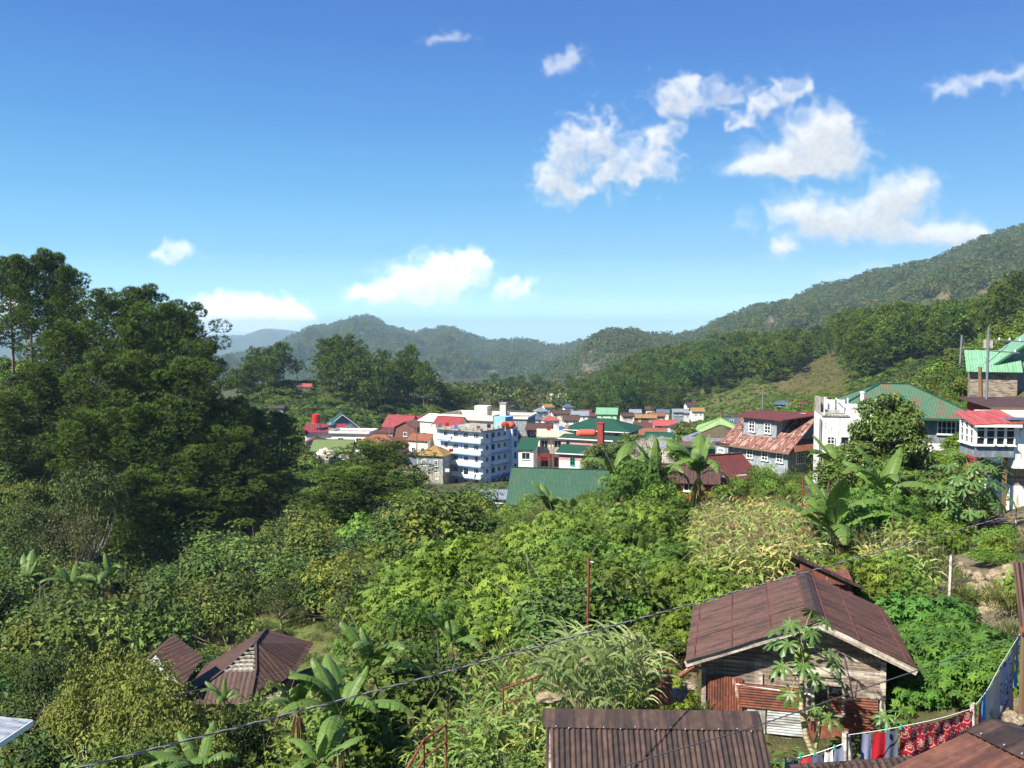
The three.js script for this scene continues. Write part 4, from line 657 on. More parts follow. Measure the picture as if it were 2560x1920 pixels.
for (const [l, px, py, D, w, d, pe, yaw, wall, roof] of [
  ['small grey house with a rusty red roof squeezed behind the olive green shed', 790, 1128, 242, 5, 5, 1104, 10, 'grey', { type: 'gable', axis: 'z', rise: 1.3, mat: M.rustRed }],
  ['dark narrow house between the silver tank and the orange hip roof', 905, 1108, 256, 5, 5, 1080, -6, 'greyDark', { type: 'gable', axis: 'x', rise: 1.2, mat: M.rust }],
  ['cream house with a faded pink roof left of the brown barn roof', 972, 1112, 256, 4.6, 5, 1078, -16, 'cream', { type: 'shed', rise: 0.8, mat: M.rustRed }],
  ['concrete shed with a silver roof under the orange hip roof', 905, 1160, 224, 6, 4, 1142, -10, 'concrete', { type: 'shed', rise: 0.5, mat: M.silver }],
  ['low stained concrete store at the left of the grey house with the tan roof', 1028, 1190, 214, 6, 4, 1170, -14, 'concrete', { type: 'flat', over: 0.3, parapet: 0.3 }],
  ['dark house with a brown roof behind the open concrete balconies', 1350, 1090, 230, 6, 6, 1070, -12, 'brownWall', { type: 'gable', axis: 'x', rise: 1.3, mat: M.rust }],
  ['white house with a rusty roof seen between the bare tree and the hotel roof', 1632, 1100, 210, 6, 5, 1082, -10, 'white', { type: 'gable', axis: 'x', rise: 1.2, mat: M.rustOrange }],
  ['grey house with a brown roof at the far side of the bare tree', 1710, 1082, 230, 6, 5, 1066, 4, 'grey', { type: 'hip', rise: 1.2, mat: M.rust }],
  ['small pale house right of the mint green gables', 1566, 1050, 330, 4, 4, 1038, 6, 'cream', { type: 'gable', axis: 'x', rise: 1.0, mat: M.rust }],
  ['tiny house with a grey roof left of the mint green gables', 1480, 1050, 350, 4, 4, 1038, -8, 'concrete', { type: 'gable', axis: 'x', rise: 1.0, mat: M.rustRed }],
]) simple(l, px, py, D, w, d, pe, yaw, M[wall], roof, W2(w, Math.max(0.5, ups(pe, py, D) - 1.6), 0.9));
{ const f = thing('fence', 'pale pipe fence along the terrace left of the foot of the tall blue building', 'fence', P(1030, 1212, 200)), e = P(1102, 1216, 199).sub(f.position); for (let i = 0; i <= 12; i++) B().bar(e.clone().multiplyScalar(i / 12).add(V(0, -1.5, 0)), e.clone().multiplyScalar(i / 12).add(V(0, 0.9, 0)), 0.07).build('post', M.galv, f); for (const y of [0.4, 0.9]) B().bar(V(0, y, 0), e.clone().add(V(0, y, 0)), 0.06).build('rail', M.galv, f); }
// ---------------------------------------------------------------- the white hotel with the green roofs
{
  house({ name: 'hotel', label: 'white and pink two storey hotel with a wide dark green hip roof', category: 'hotel', pos: base(1505, 1110, 190), yaw: -24, w: 13.6, d: 9, h: ups(1066, 1110, 190), wall: M.white, band: [2.2, 1.4, M.pink], roof: { type: 'hip', rise: 1.7, mat: M.green, over: 0.9, fascia: M.trimWhite }, trim: M.trimTeal, windows: [['f', -5.2, 1.6, 0.9, 1.7, 1, 2], ['f', -2.2, 1.6, 1.1, 1.7, 2, 2], ['f', 0.6, 1.6, 0.9, 1.7, 1, 2], ['f', 4.9, 1.5, 1.1, 1.8, 2, 2], ['r', 0, 1.5, 1.1, 1.8, 2, 2]] });
  house({ name: 'hotel_wing', label: 'lower storey of the white and pink hotel with its narrow green roof', category: 'building', pos: base(1482, 1165, 183), yaw: -24, w: 13, d: 3, h: ups(1094, 1165, 182), wall: M.white, band: [3.9, 1.3, M.pink], roof: { type: 'shed', rise: 0.35, mat: M.green, over: 0.6, fascia: M.trimWhite }, trim: M.trimTeal, windows: [['f', -5.0, 3.6, 0.8, 1.6, 1, 2], ['f', -2.3, 3.4, 1.1, 0.9, 2, 1], ['f', 1.5, 3.5, 1.2, 1.4, 2, 1], ['f', 4, 3.5, 1.2, 1.4, 2, 1]] });
  house({ name: 'hotel_annexe', label: 'ground floor white and pink annexe standing just above the long green roof', category: 'building', pos: base(1442, 1172, 173), yaw: -22, w: 6.4, d: 3, h: ups(1128, 1172, 172), wall: M.white, band: [1.8, 1.3, M.pink], roof: { type: 'shed', rise: 0.9, mat: M.green, over: 0.6, fascia: M.trimWhite }, trim: M.trimTeal, windows: [['f', -0.4, 0.9, 1.0, 1.6, 2, 2]] });
  const c = thing('chimney', 'tall bright red square chimney in front of the green hotel roof', 'chimney', base(1502, 1095, 176), -0.4); B().box(0, -3, 0, 1.15, 3 + ups(1058, 1095, 176), 1.15).build('shaft', M.redWall, c); B().box(0, ups(1058, 1095, 176), 0, 1.35, 0.18, 1.35).build('cap', M.trimRed, c);
  // concrete terrace block with open balconies
  const g = thing('terrace_building', 'unfinished cream and concrete block with deep open balconies left of the hotel', 'building', base(1392, 1142, 190), -0.2); KEEP.push([g.position.x, g.position.z, 6]);
  g.scale.x = 0.86; B().box(0, -4, -1.5, 9.4, 9.4, 4.5).build('wall', M.cream, g); B().box(0, 4.6, 1.6, 9.6, 1.6, 0.2).build('parapet', M.cream, g); B().box(0, 4.3, 0.9, 9.6, 0.3, 2.0).build('floor_slab', M.concrete, g); B().box(0, 1.2, 1.6, 9.6, 1.1, 0.2).build('balcony_wall', M.concrete, g); B().box(0, 0.9, 0.9, 9.6, 0.3, 2.0).build('floor_slab', M.concrete, g);
  for (const x of [-4.7, -1.2, 2, 4.7]) B().box(x, -4, 1.5, 0.3, 8.3, 0.3).build('post', x === -1.2 ? M.wood : M.concrete, g);
  for (const x of [-3, 0.4, 3.4]) { windowAt(g, M.trimWhite, x, 2.0, 0.75, 0, 1.8, 1.7, 2, 1); windowAt(g, M.trimRed, x, -2, 0.75, 0, 1.8, 2, 2, 1); }
  B().box(3.2, 1.3, 1.75, 2.8, 1.2, 0.08).build('balcony_net', M.trimTeal, g);
  simple('small pink and white shop with a dark green roof beside the blue building', 1320, 1150, 186, 3.2, 4, 1118, -14, M.white, { type: 'shed', rise: 1.6, mat: M.green, over: 0.5 }, [['f', 0, 0.4, 1.8, 1.5, 2, 1]]);
  const sh = tag(mesh('dish_cover', new THREE.CapsuleGeometry(0.8, 2.6, 5, 14).rotateZ(1.57), M.tankOrange), 'orange water tank lying on the lower green hotel roof', 'water tank'); sh.position.copy(base(1466, 1083, 178));
  tag(mesh('red_gate', (() => { const b = B(); for (let i = 0; i < 9; i++) b.box(-1.6 + i * 0.4, 0, 0, 0.1, 1.5, 0.1); b.box(0, 1.4, 0.01, 3.4, 0.12, 0.1).box(0, 0.3, 0.01, 3.4, 0.12, 0.1); return b.geo(); })(), M.trimRed), 'red barred gate below the open concrete balconies', 'gate').position.copy(base(1365, 1152, 184));
}
// long green roof in the centre
house({ name: 'long_green_house', label: 'single storey house with a long worn green gable roof in the centre', pos: base(1412, 1290, 137), yaw: -11, w: 15.2, d: 8.2, h: ups(1236, 1290, 137), wall: M.mintWall, roof: { type: 'gable', axis: 'x', rise: 4.1, mat: M.greenWorn, over: 0.9, fascia: M.trimGreen, cap: M.green }, windows: [['f', -1.3, 0.5, 2, 1.7, 3, 2], ['f', 1.2, 0.5, 2, 1.7, 3, 2], ['f', 4.2, 0.5, 1.4, 1.5, 2, 2], ['f', -4.6, 0.5, 1.6, 1.6, 2, 2]] });
simple('small hut with a dark green roof lost among the bushes', 1062, 1310, 112, 4.6, 4, 1296, -8, M.greyDark, { type: 'gable', axis: 'x', rise: 1.0, mat: M.green }, [['f', 0, 0.2, 0.8, 0.4, 2, 1]]);
simple('low metal lean-to beside the left end of the long green roof', 1252, 1255, 150, 7, 4, 1240, -8, M.concrete, { type: 'shed', rise: 0.6, mat: M.silver }, [['f', 0, 0.2, 1.4, 0.6, 2, 1]]);
{ const t = thing('water_tank', 'dark green round plastic water tank left of the long green roof', 'water tank', base(1204, 1250, 148)); mesh('tank', cat([cyl(1.9, 1.9, 1.2, 20, -1.5), new THREE.SphereGeometry(1.9, 20, 8, 0, 6.2832, 0, 1.57).scale(1, 0.5, 1).translate(0, -0.3, 0)]), M.mintWall, t); mesh('lid', cyl(0.7, 0.7, 0.9, 14, 0.45), M.green, t); }

// ---------------------------------------------------------------- far houses
const farList = [
  ['mint green house with two pointed gables far down the valley', 1518, 1052, 320, 7, 6, 1032, -10, 'mintWall', { type: 'gable', axis: 'x', rise: 1.9, mat: M.mint }],
  ['small white house with a blue grey hip roof right of the white chimney', 1340, 1062, 330, 4.6, 4.6, 1045, 0, 'white', { type: 'hip', rise: 1.6, mat: M.slate }],
  ['white house with a pale pink roof next to the blue grey hip roof', 1376, 1066, 320, 5.4, 5, 1048, 10, 'white', { type: 'hip', rise: 1.2, mat: M.redPale }],
  ['tiny white house with a rusty roof above the pale pink roof', 1391, 1046, 380, 4, 4, 1032, 12, 'white', { type: 'gable', axis: 'x', rise: 1.2, mat: M.rustRed }],
  ['house with a brown roof left of the mint green gables', 1428, 1062, 310, 5, 5, 1048, -8, 'white', { type: 'gable', axis: 'x', rise: 1.5, mat: M.rust }],
  ['white house with small twin gables behind the green hotel roof', 1450, 1050, 340, 6, 5, 1036, -6, 'white', { type: 'gable', axis: 'x', rise: 1.4, mat: M.silver }],
  ['house with a wide yellow ochre roof below the pine wood', 1612, 1056, 330, 8, 6, 1042, -8, 'brownWall', { type: 'gable', axis: 'x', rise: 1.0, mat: M.rustTan }],
  ['house with an orange brown roof right of the yellow ochre roof', 1640, 1050, 350, 6, 5, 1038, 5, 'concrete', { type: 'gable', axis: 'x', rise: 1.1, mat: M.rustOrange }],
  ['grey house with a silver roof at the foot of the pine wood', 1694, 1042, 360, 4, 4, 1028, 0, 'grey', { type: 'gable', axis: 'x', rise: 1.0, mat: M.silver }],
  ['pale house with a dark red roof at the edge of the green terraces', 1726, 1028, 380, 4.4, 4, 1012, 8, 'white', { type: 'gable', axis: 'x', rise: 1.0, mat: M.rust }],
  ['teal roofed hut under the tall pine trunks', 1573, 1016, 440, 4.6, 4, 1004, 0, 'greyDark', { type: 'gable', axis: 'x', rise: 1.6, mat: M.green }],
  ['white building under construction on the wooded ridge', 1388, 1010, 520, 6, 5, 988, -20, 'white', { type: 'flat', over: 0.2, parapet: 0.6 }],
  ['white flat roofed house stepping down the wooded ridge', 1414, 1014, 500, 7, 5, 1003, -10, 'whiteStain', { type: 'flat', over: 0.5, parapet: 0.3 }],
  ['white hut with a faded red roof on the knoll beside the pines', 762, 980, 345, 4.6, 4, 966, 6, 'white', { type: 'shed', rise: 0.9, mat: M.redPale }],
  ['grey shed with a dark roof among bushes below the knoll', 694, 1032, 300, 5, 4, 1018, -5, 'grey', { type: 'gable', axis: 'x', rise: 0.7, mat: M.rust }],
  ['grey and green two storey house on the slope behind the rusty red roof', 1958, 1040, 250, 4.6, 5, 1008, -20, 'grey', { type: 'hip', rise: 0.8, mat: M.slate }],
  ['long house with a red striped roof on the slope behind the rusty red roof', 1990, 1040, 252, 6.5, 5, 1012, -6, 'mintWall', { type: 'gable', axis: 'x', rise: 1.0, mat: M.rustRed }],
  ['house with a brown roof at the right end of the row on the slope', 2022, 1040, 256, 5.5, 5, 1014, -6, 'concrete', { type: 'gable', axis: 'x', rise: 0.8, mat: M.rust }],
  ['low house with a bright red roof between the rusty roof and the white tower', 2020, 1050, 150, 5.5, 5, 1040, -8, 'white', { type: 'gable', axis: 'x', rise: 0.6, mat: M.red }],
  ['low house with a blue green roof beyond the rusty red roof', 1840, 1062, 200, 5, 5, 1052, -8, 'mintWall', { type: 'gable', axis: 'x', rise: 0.7, mat: M.slate }],
  ['house with a pale lime green hip roof behind the green and brown roof', 1800, 1120, 140, 7, 7, 1070, -14, 'mintWall', { type: 'hip', rise: 1.6, mat: M.mintPale }],
  ['small house with a teal roof behind the bare tree', 1655, 1120, 180, 6, 6, 1098, -14, 'greyDark', { type: 'gable', axis: 'x', rise: 1.4, mat: M.green }],
  ['grey house with a dark garage opening behind the bare tree', 1690, 1150, 150, 7, 6, 1112, -20, 'concrete', { type: 'shed', rise: 0.7, mat: M.silver }],
  ['pinkish roofed house beyond the bare tree', 1660, 1072, 260, 6, 6, 1060, -6, 'white', { type: 'gable', axis: 'x', rise: 1.2, mat: M.redPale }],
];
for (const [l, px, py, D, w, d, pe, yaw, wall, roof] of farList) simple(l, px, py, D, w, d, pe, yaw, M[wall], roof, W2(w, Math.max(0.5, ups(pe, py, D) - 1.6), 0.9));

{ // the small houses scattered up the valley
  const R = rng(909), nth = ['first', 'second', 'third', 'fourth', 'fifth', 'sixth', 'seventh', 'eighth', 'ninth', 'tenth', 'eleventh', 'twelfth'], kinds = [['grey', M.silver, 'white'], ['brown', M.rust, 'cream'], ['rusty red', M.rustRed, 'concrete'], ['tan', M.rustTan, 'white'], ['blue grey', M.slate, 'white']];
  [[1352, 1040, 400], [1368, 1030, 430], [1408, 1046, 380], [1420, 1030, 440], [1464, 1044, 390], [1588, 1044, 380], [1600, 1030, 430], [1626, 1036, 410], [1658, 1044, 380], [1672, 1032, 420], [1708, 1044, 370], [1742, 1040, 360]].forEach(([px, py, D], i) => { const [c, roof, wall] = kinds[(i * 3) % 5]; simple('tiny house with a ' + c + ' roof, ' + nth[i] + ' from the left in the far valley scatter', px, py, D, 4 + 1.5 * R(), 4, py - 14, -20 + 40 * R(), M[wall], { type: i % 3 ? 'gable' : 'hip', axis: 'x', rise: 1.2, mat: roof }, W2(4, 0.7, 0.8), { group: 'small houses scattered up the valley' }); });
}

// ---------------------------------------------------------------- grey house with the rusty red roof
{
  const D = 90, yaw = -55 * Math.PI / 180, C = P(1968, 1250, D), U = V(Math.cos(yaw), 0, -Math.sin(yaw)), N = V(Math.sin(yaw), 0, Math.cos(yaw)), w = 8, d = 8, h = 5.45;
  const pos = C.clone().addScaledVector(U, -w / 2).addScaledVector(N, -d / 2);
  const g = house({ name: 'grey_house', label: 'grey two storey house with a rust streaked red roof and a boxy dormer', pos, yaw: -55, w, d, h, wall: M.grey, roof: { type: 'gable', axis: 'x', rise: 2.9, mat: M.rustWhite, over: 0.65, fascia: M.wood }, windows: [['f', -0.9, 3.75, 0.85, 1.4, 2, 4], ['f', 1.1, 3.75, 0.85, 1.4, 2, 4], ['f', 3.0, 3.75, 0.85, 1.4, 2, 4], ['r', -2.0, 3.6, 1.5, 1.35, 4, 4], ['r', 1.6, 6.0, 0.7, 0.9, 2, 2]] });
  B().box(-0.4, 5.6, 1.0, 4.4, 2.5, 4.2).build('dormer', M.grey, g);
  windowAt(g, M.trimWhite, -1.4, 6.5, 3.1, 0, 0.85, 1.15, 2, 3); windowAt(g, M.trimWhite, 0.7, 6.5, 3.1, 0, 0.85, 1.15, 2, 3);
  B().slab([V(-3.6, 8.15, 3.7), V(2.9, 8.15, 3.7), V(4.4, 8.6, -0.3), V(-3.6, 8.6, -0.3)], 0.14).build('dormer_roof', M.rustRed, g);
  B().slab([V(w / 2 + 1.3, 5.15, 4.5), V(w / 2 + 1.3, 5.15, -4.5), V(w / 2 + 0.02, 6.15, -4.2), V(w / 2 + 0.02, 6.15, 3.2)], 0.1).build('pent_roof', M.rustOrange, g);
  B().box(-4.4, -4, 3.2, 1.8, 9, 2.6).build('bay', M.grey, g); B().box(-4.4, 5.0, 3.3, 2.3, 0.1, 3.0).build('bay_roof', M.rustRed, g);
  windowAt(g, M.trimWhite, -4.4, 4.0, 4.5, 0, 1.0, 0.5, 5, 1);
  B().box(-1.8, 1.7, 4.5, 2.6, 0.1, 1.2).build('awning', M.concrete, g);
  B().box(w / 2 + 0.02, 1.0, -0.2, 0.06, 0.12, d).build('wall_band', M.concrete, g);
}
house({ label: 'house with a wide green and brown hip roof left of the rust streaked roof', pos: base(1800, 1190, 106), yaw: -28, w: 7.4, d: 7, h: ups(1098, 1190, 106), wall: M.white, band: [1.9, 3, M.greyDark], roof: { type: 'hip', rise: 1.7, mat: M.greenBrown, over: 0.9, fascia: M.trimGreen }, windows: [['f', -2, 2.0, 1, 1.2, 2, 1], ['f', 1.4, 2.0, 1.6, 1.6, 2, 1]] });
house({ label: 'low house with a maroon gable roof in front of the green and brown hip roof', pos: base(1782, 1232, 82), yaw: 24, w: 5.6, d: 5, h: ups(1180, 1232, 82), wall: M.brownWall, roof: { type: 'gable', axis: 'x', rise: 1.6, mat: M.rustRed, over: 0.5 }, windows: W2(5) });
house({ label: 'red brick coloured shed with a rusty roof behind the banana leaves', pos: base(1722, 1235, 78), yaw: -12, w: 4.4, d: 4, h: ups(1190, 1235, 78), wall: M.redWall, roof: { type: 'gable', axis: 'x', rise: 1.0, mat: M.rust, over: 0.5 }, windows: [['f', 0, 0.6, 0.9, 0.8, 2, 1]] });
// ---------------------------------------------------------------- green hip roofed house and its white tower
house({ name: 'hip_roofed_house', label: 'large grey house with a faded green and brown hip roof behind the leafy tree', pos: base(2231, 1140, 80), yaw: -15, w: 10.8, d: 8.4, h: ups(1010, 1140, 76), wall: M.greyDark, plinth: [1.75, M.white], roof: { type: 'hip', rise: 2.1, mat: M.greenRust, over: 1.0, fascia: M.trimGreen, cap: M.green }, windows: [['f', 3.6, 2.55, 1.5, 1.6, 4, 3], ['f', -1.0, 2.55, 1.5, 1.6, 4, 3]], doors: [['f', 2.6, 2.2, 1.0, M.dark]] });
{
  const g = thing('tower_house', 'bright white stained block with a roof terrace and washing beside the grey house', 'house', base(2112, 1170, 71), -0.22), h = ups(1036, 1170, 71); KEEP.push([g.position.x, g.position.z, 4]);
  B().box(0.15, -4, -1.5, 4.3, 4 + h, 5).build('wall', M.whiteStain, g); B().box(0.95, h, -0.9, 2.05, 0.7, 3.6).build('upper_wall', M.white, g);
  B().box(-0.95, h - 0.03, -1.45, 2.1, 0.12, 5.1).build('roof', M.concrete, g); B().box(-1.9, h + 0.09, -2.4, 0.14, 1.2, 2.6).box(-1.5, h + 0.09, -3.8, 1.0, 1.1, 0.14).build('parapet', M.concrete, g);
  windowAt(g, M.trimWhite, -1.25, 1.5, 1.0, 0, 0.6, 1.15, 2, 4); windowAt(g, M.trimWhite, 0.9, 1.5, 1.0, 0, 1.6, 1.3, 3, 2); windowAt(g, M.trimWhite, -0.2, 1.4, 1.0, 0, 0.7, 1.3, 1, 2);
  for (const x of [-1.75, 0]) B().box(x, h + 0.09, 0.7, 0.09, 1.35, 0.09).build('terrace_post', M.trimWhite, g);
  B().bar(V(-0.2, h + 0.7, 0.6), V(-0.9, h + 1.4, 0.6), 0.1).build('brace', M.trimWhite, g);
  mesh('flue', cat([cyl(0.16, 0.16, 1.1, 12, 0), cyl(0.22, 0.22, 0.12, 12, 1.1)]).translate(1.2, h + 0.7, 0.2), M.trimWhite, g);
  B().box(-2.1, -3, 1.1, 0.1, 3 + h * 0.95, 0.1).build('drain_pipe', M.steel, g);
  [[-0.75, 0.62], [-1.3, 0.5]].forEach(([x, ww], i) => { const p = g.localToWorld.call(g, V(0, 0, 0)); });
  g.updateMatrixWorld(true);
  [[-1.25, 0.7, 'left of the two white sheets drying on the white tower terrace'], [-0.45, 0.6, 'right of the two white sheets drying on the white tower terrace']].forEach(([x, ww, l]) => { const m = tag(mesh('hung_sheet', B().slab([V(-ww / 2, 0, 0), V(ww / 2, 0, 0), V(ww / 2, 0.8, 0.02), V(-ww / 2, 0.8, -0.02)], 0.02).geo(), M.white), l, 'sheet', 'white sheets on the tower terrace'); m.position.copy(g.localToWorld(V(x, h + 0.45, 0.3))); m.rotation.y = -0.2; });
}
// ---------------------------------------------------------------- white house at the right edge with the red porch roof
{
  const D = 46, yaw = -0.1, g = thing('white_house', 'white house at the right edge with a glazed porch under a red roof', 'house', base(2592, 1335, D), yaw), top = ups(1036, 1335, D), mid = ups(1160, 1335, D); KEEP.push([g.position.x, g.position.z, 3.4]);
  B().box(0, mid, -1.2, 3.7, top - mid, 5).build('upper_wall', M.white, g); B().box(0.1, -3, -1.7, 3.3, 3 + mid * 0.72, 4.4).build('wall', M.white, g);
  for (let i = 0; i < 15; i++) B().box(-1.5 + i * 0.225, mid * 0.72, 0.42 + 0.012 * (i % 3), 0.21, mid * 0.28, 0.05).build('plank', M.timber, g);
  B().box(0.1, mid * 0.72, -1.8, 3.3, mid * 0.28, 4.3).build('wall', M.timber, g);
  B().box(-0.35, mid + 0.55, 1.33, 0.1, top - mid - 0.9, 0.04).build('wall_stripe', M.trimRed, g); B().box(0.55, mid + 0.4, 1.33, 0.8, top - mid - 0.9, 0.04).build('door', M.trimBlue, g);
  B().slab([V(-2.3, top + 0.05, 1.8), V(2.4, top + 0.05, 1.8), V(2.4, top - 0.2, -4), V(-2.3, top - 0.2, -4)], 0.1).build('roof', M.slate, g);
  const py = ups(1132, 1335, D), ph = ups(1048, 1335, D), px = -2.85;
  B().box(px, py, 0.4, 1.9, ups(1102, 1132, D), 2.0).build('porch_wall', M.greyDark, g);
  const sill = ups(1102, 1335, D);
  for (let i = 0; i < 4; i++) windowAt(g, M.trimWhite, px - 0.72 + i * 0.48, sill, 1.38, 0, 0.46, ph - sill, 1, 3); for (let i = 0; i < 3; i++) windowAt(g, M.trimWhite, px - 0.95, sill, 1.1 - i * 0.6, -Math.PI / 2, 0.55, ph - sill, 1, 3);
  B().box(px, sill, 0.3, 1.86, ph - sill, 1.9).build('porch_room', M.dark, g);
  B().slab([V(px - 1.25, ph - 0.02, 1.9), V(px + 1.15, ph + 0.12, 1.9), V(px + 1.15, ph + 0.5, -0.8), V(px - 1.25, ph + 0.42, -0.8)], 0.08).build('porch_roof', M.redPale, g);
  B().box(px - 0.05, ph - 0.16, 1.86, 2.3, 0.14, 0.06).build('fascia', M.trimWhite, g);
  B().box(-3.2, -2, 0.9, 0.16, 2 + py, 0.16).box(-2.1, -2, 0.9, 0.16, 2 + py, 0.16).build('porch_post', M.wood, g);
}
house({ label: 'dark red house with a weathered rusty roof above the red porch', pos: base(2560, 1070, 58), yaw: -8, w: 5.4, d: 5, h: ups(1010, 1070, 58), wall: M.redWall, roof: { type: 'shed', rise: 0.2, mat: M.rust, over: 0.5, fascia: M.wood }, windows: [['f', 0, 0.4, 1, 0.8, 2, 1]] });
{
  const g = house({ name: 'green_roofed_house', label: 'house on the bank at the right edge with bright mint green stepped gable roofs', pos: base(2590, 985, 96), yaw: -22, w: 9, d: 9, h: ups(905, 985, 96), wall: M.greyDark, roof: { type: 'gable', axis: 'z', rise: 3.4, mat: M.mint, over: 0.9, fascia: M.trimGreen }, windows: [['f', 0, 1.2, 1.4, 1.3, 2, 2]] });
  B().slab([V(-7.4, 2.0, 6.4), V(-2.2, 2.0, 6.4), V(-2.2, 4.2, 3.2), V(-7.4, 4.2, 3.2)].map((p) => p.add(V(0, 0.6, 0))), 0.12).build('porch_roof', M.mint, g); B().box(-4.8, -3, 4.6, 4.4, 5.6, 2.2).build('porch_wall', M.timber, g); B().box(-5, 5.0, 1.8, 0.9, 0.9, 0.7).build('chimney', M.concrete, g);
}
// poles
const pole = (label, a, b, r, mat, arms = [], name = 'utility_pole') => { const g = thing(name, label, 'pole', a); mesh('shaft', limb([V(0, -1.5, 0), b.clone().sub(a)], r, r * 0.75, 10), mat, g); for (const [y, x0, x1, z] of arms) B().bar(V(x0, y, 0.02), V(x1, y - 0.15, z), 0.09, 0.09).build('crossarm', M.galv, g); return g; };
{
  const a = P(2465, 1030, 60), g = pole('tall galvanised electric pole with two crossarms in front of the mint green roof', a, P(2472, 818, 60), 0.1, M.galv, [[ups(848, 1030, 60), 0, 2.3, 0.2], [ups(876, 1030, 60), 0, 2.0, 0.2]]);
  for (const [x, y] of [[0.7, 849], [1.4, 850], [2.1, 852], [1.8, 880]]) mesh('insulator', cat([cyl(0.06, 0.07, 0.12, 8), cyl(0.04, 0.04, 0.07, 8, 0.12)]).translate(x, ups(y, 1030, 60) - 0.02, 0.1), M.trimWhite, g);
  B().bar(V(0.05, ups(905, 1030, 60), 0), V(1.3, ups(862, 1030, 60), 0.1), 0.05).build('brace', M.galv, g);
  pole('slender leaning steel pole on the slope behind the green hip roof', P(2395, 975, 112), P(2405, 838, 112), 0.17, M.galv, []);
  pole('short wooden post beside the tall galvanised pole', P(2456, 1035, 62), P(2450, 918, 62), 0.17, M.wood, []);
  pole('thin steel pole standing behind the rust streaked red roof', P(1906, 1050, 100), P(1907, 983, 100), 0.11, M.galv, []);
  pole('thin wooden pole in front of the brown barn roof', P(1042, 1110, 214), P(1042, 1054, 214), 0.16, M.wood, []);
  pole('short wooden pole left of the lime green roof', P(1803, 1062, 150), P(1803, 1032, 150), 0.2, M.wood, [[1.7, 0, 2.2, 0]]);
  pole('thin pale pole at the left side of the cream building', P(974, 1112, 230), P(974, 1044, 230), 0.16, M.galv, []);
}
// ---------------------------------------------------------------- weathered plank shack with a rusty corrugated roof
function corr(w, l, o = {}) {                                                           // a corrugated sheet: x across the ribs, z up the slope, y out; one wave each 0.076 m
  const { pitch = 0.0762, amp = 0.011, seg = 6, nl = 4, wave = 0, seed = 1 } = o, nx = Math.round(w / pitch * seg), p = [], u = [], ix = [];
  for (let j = 0; j <= nl; j++) for (let i = 0; i <= nx; i++) { const x = w * i / nx, z = l * j / nl; p.push(x, amp * Math.sin(x / pitch * 6.2832) + wave * n2(x * 0.7 + seed * 9, z * 0.6), -z); u.push(x, z); if (i && j) { const b = j * (nx + 1) + i, a = b - nx - 1; ix.push(a - 1, a, b - 1, a, b, b - 1); } }
  const g = new THREE.BufferGeometry(); g.setAttribute('position', new THREE.Float32BufferAttribute(p, 3)); g.setAttribute('uv', new THREE.Float32BufferAttribute(u, 2)); g.setIndex(ix); g.computeVertexNormals(); return g;
}
function lay(m, o, u, v) { const U = u.clone().normalize(), W = v.clone().normalize(), n = U.clone().cross(W).normalize(); m.matrix.makeBasis(U, n, W.clone().negate()).setPosition(o); m.matrix.decompose(m.position, m.quaternion, m.scale); return m; }   // origin at the lower left corner, u across, v up the slope
M.galvSheet = new THREE.MeshStandardMaterial({ roughness: 0.5, metalness: 0.25, map: blend([196, 202, 204], [150, 150, 144], -0.1, 0.6, 14, 6, 256, 0.1, [150, 96, 66], 0.55) });
M.rustSheet = new THREE.MeshStandardMaterial({ roughness: 0.8, map: blend([122, 70, 54], [96, 58, 48], -0.2, 0.5, 8, 10, 256, 0.18, [196, 176, 158], 0.62) });
M.rustSeam = new THREE.MeshStandardMaterial({ roughness: 0.8, map: blend([108, 58, 48], [92, 56, 50], -0.2, 0.5, 60, 60, 256, 0.3) });
M.rustFlat = new THREE.MeshStandardMaterial({ roughness: 0.8, map: blend([128, 72, 56], [152, 100, 78], -0.2, 0.6, 8, 6, 256, 0.16) });
M.plank = [0, 1, 2].map((i) => new THREE.MeshStandardMaterial({ roughness: 0.92, map: blend([[176, 164, 148], [156, 142, 128], [198, 188, 174]][i], [[124, 110, 98], [108, 94, 84], [146, 134, 122]][i], -0.2, 0.55, 2, 40, 256, 0.2) }));
const SY = -0.245, SHACK = thing('shack', 'weathered plank shack with a rusty corrugated roof and patched sheet walls', 'shack', V(0, 0, 0), SY);
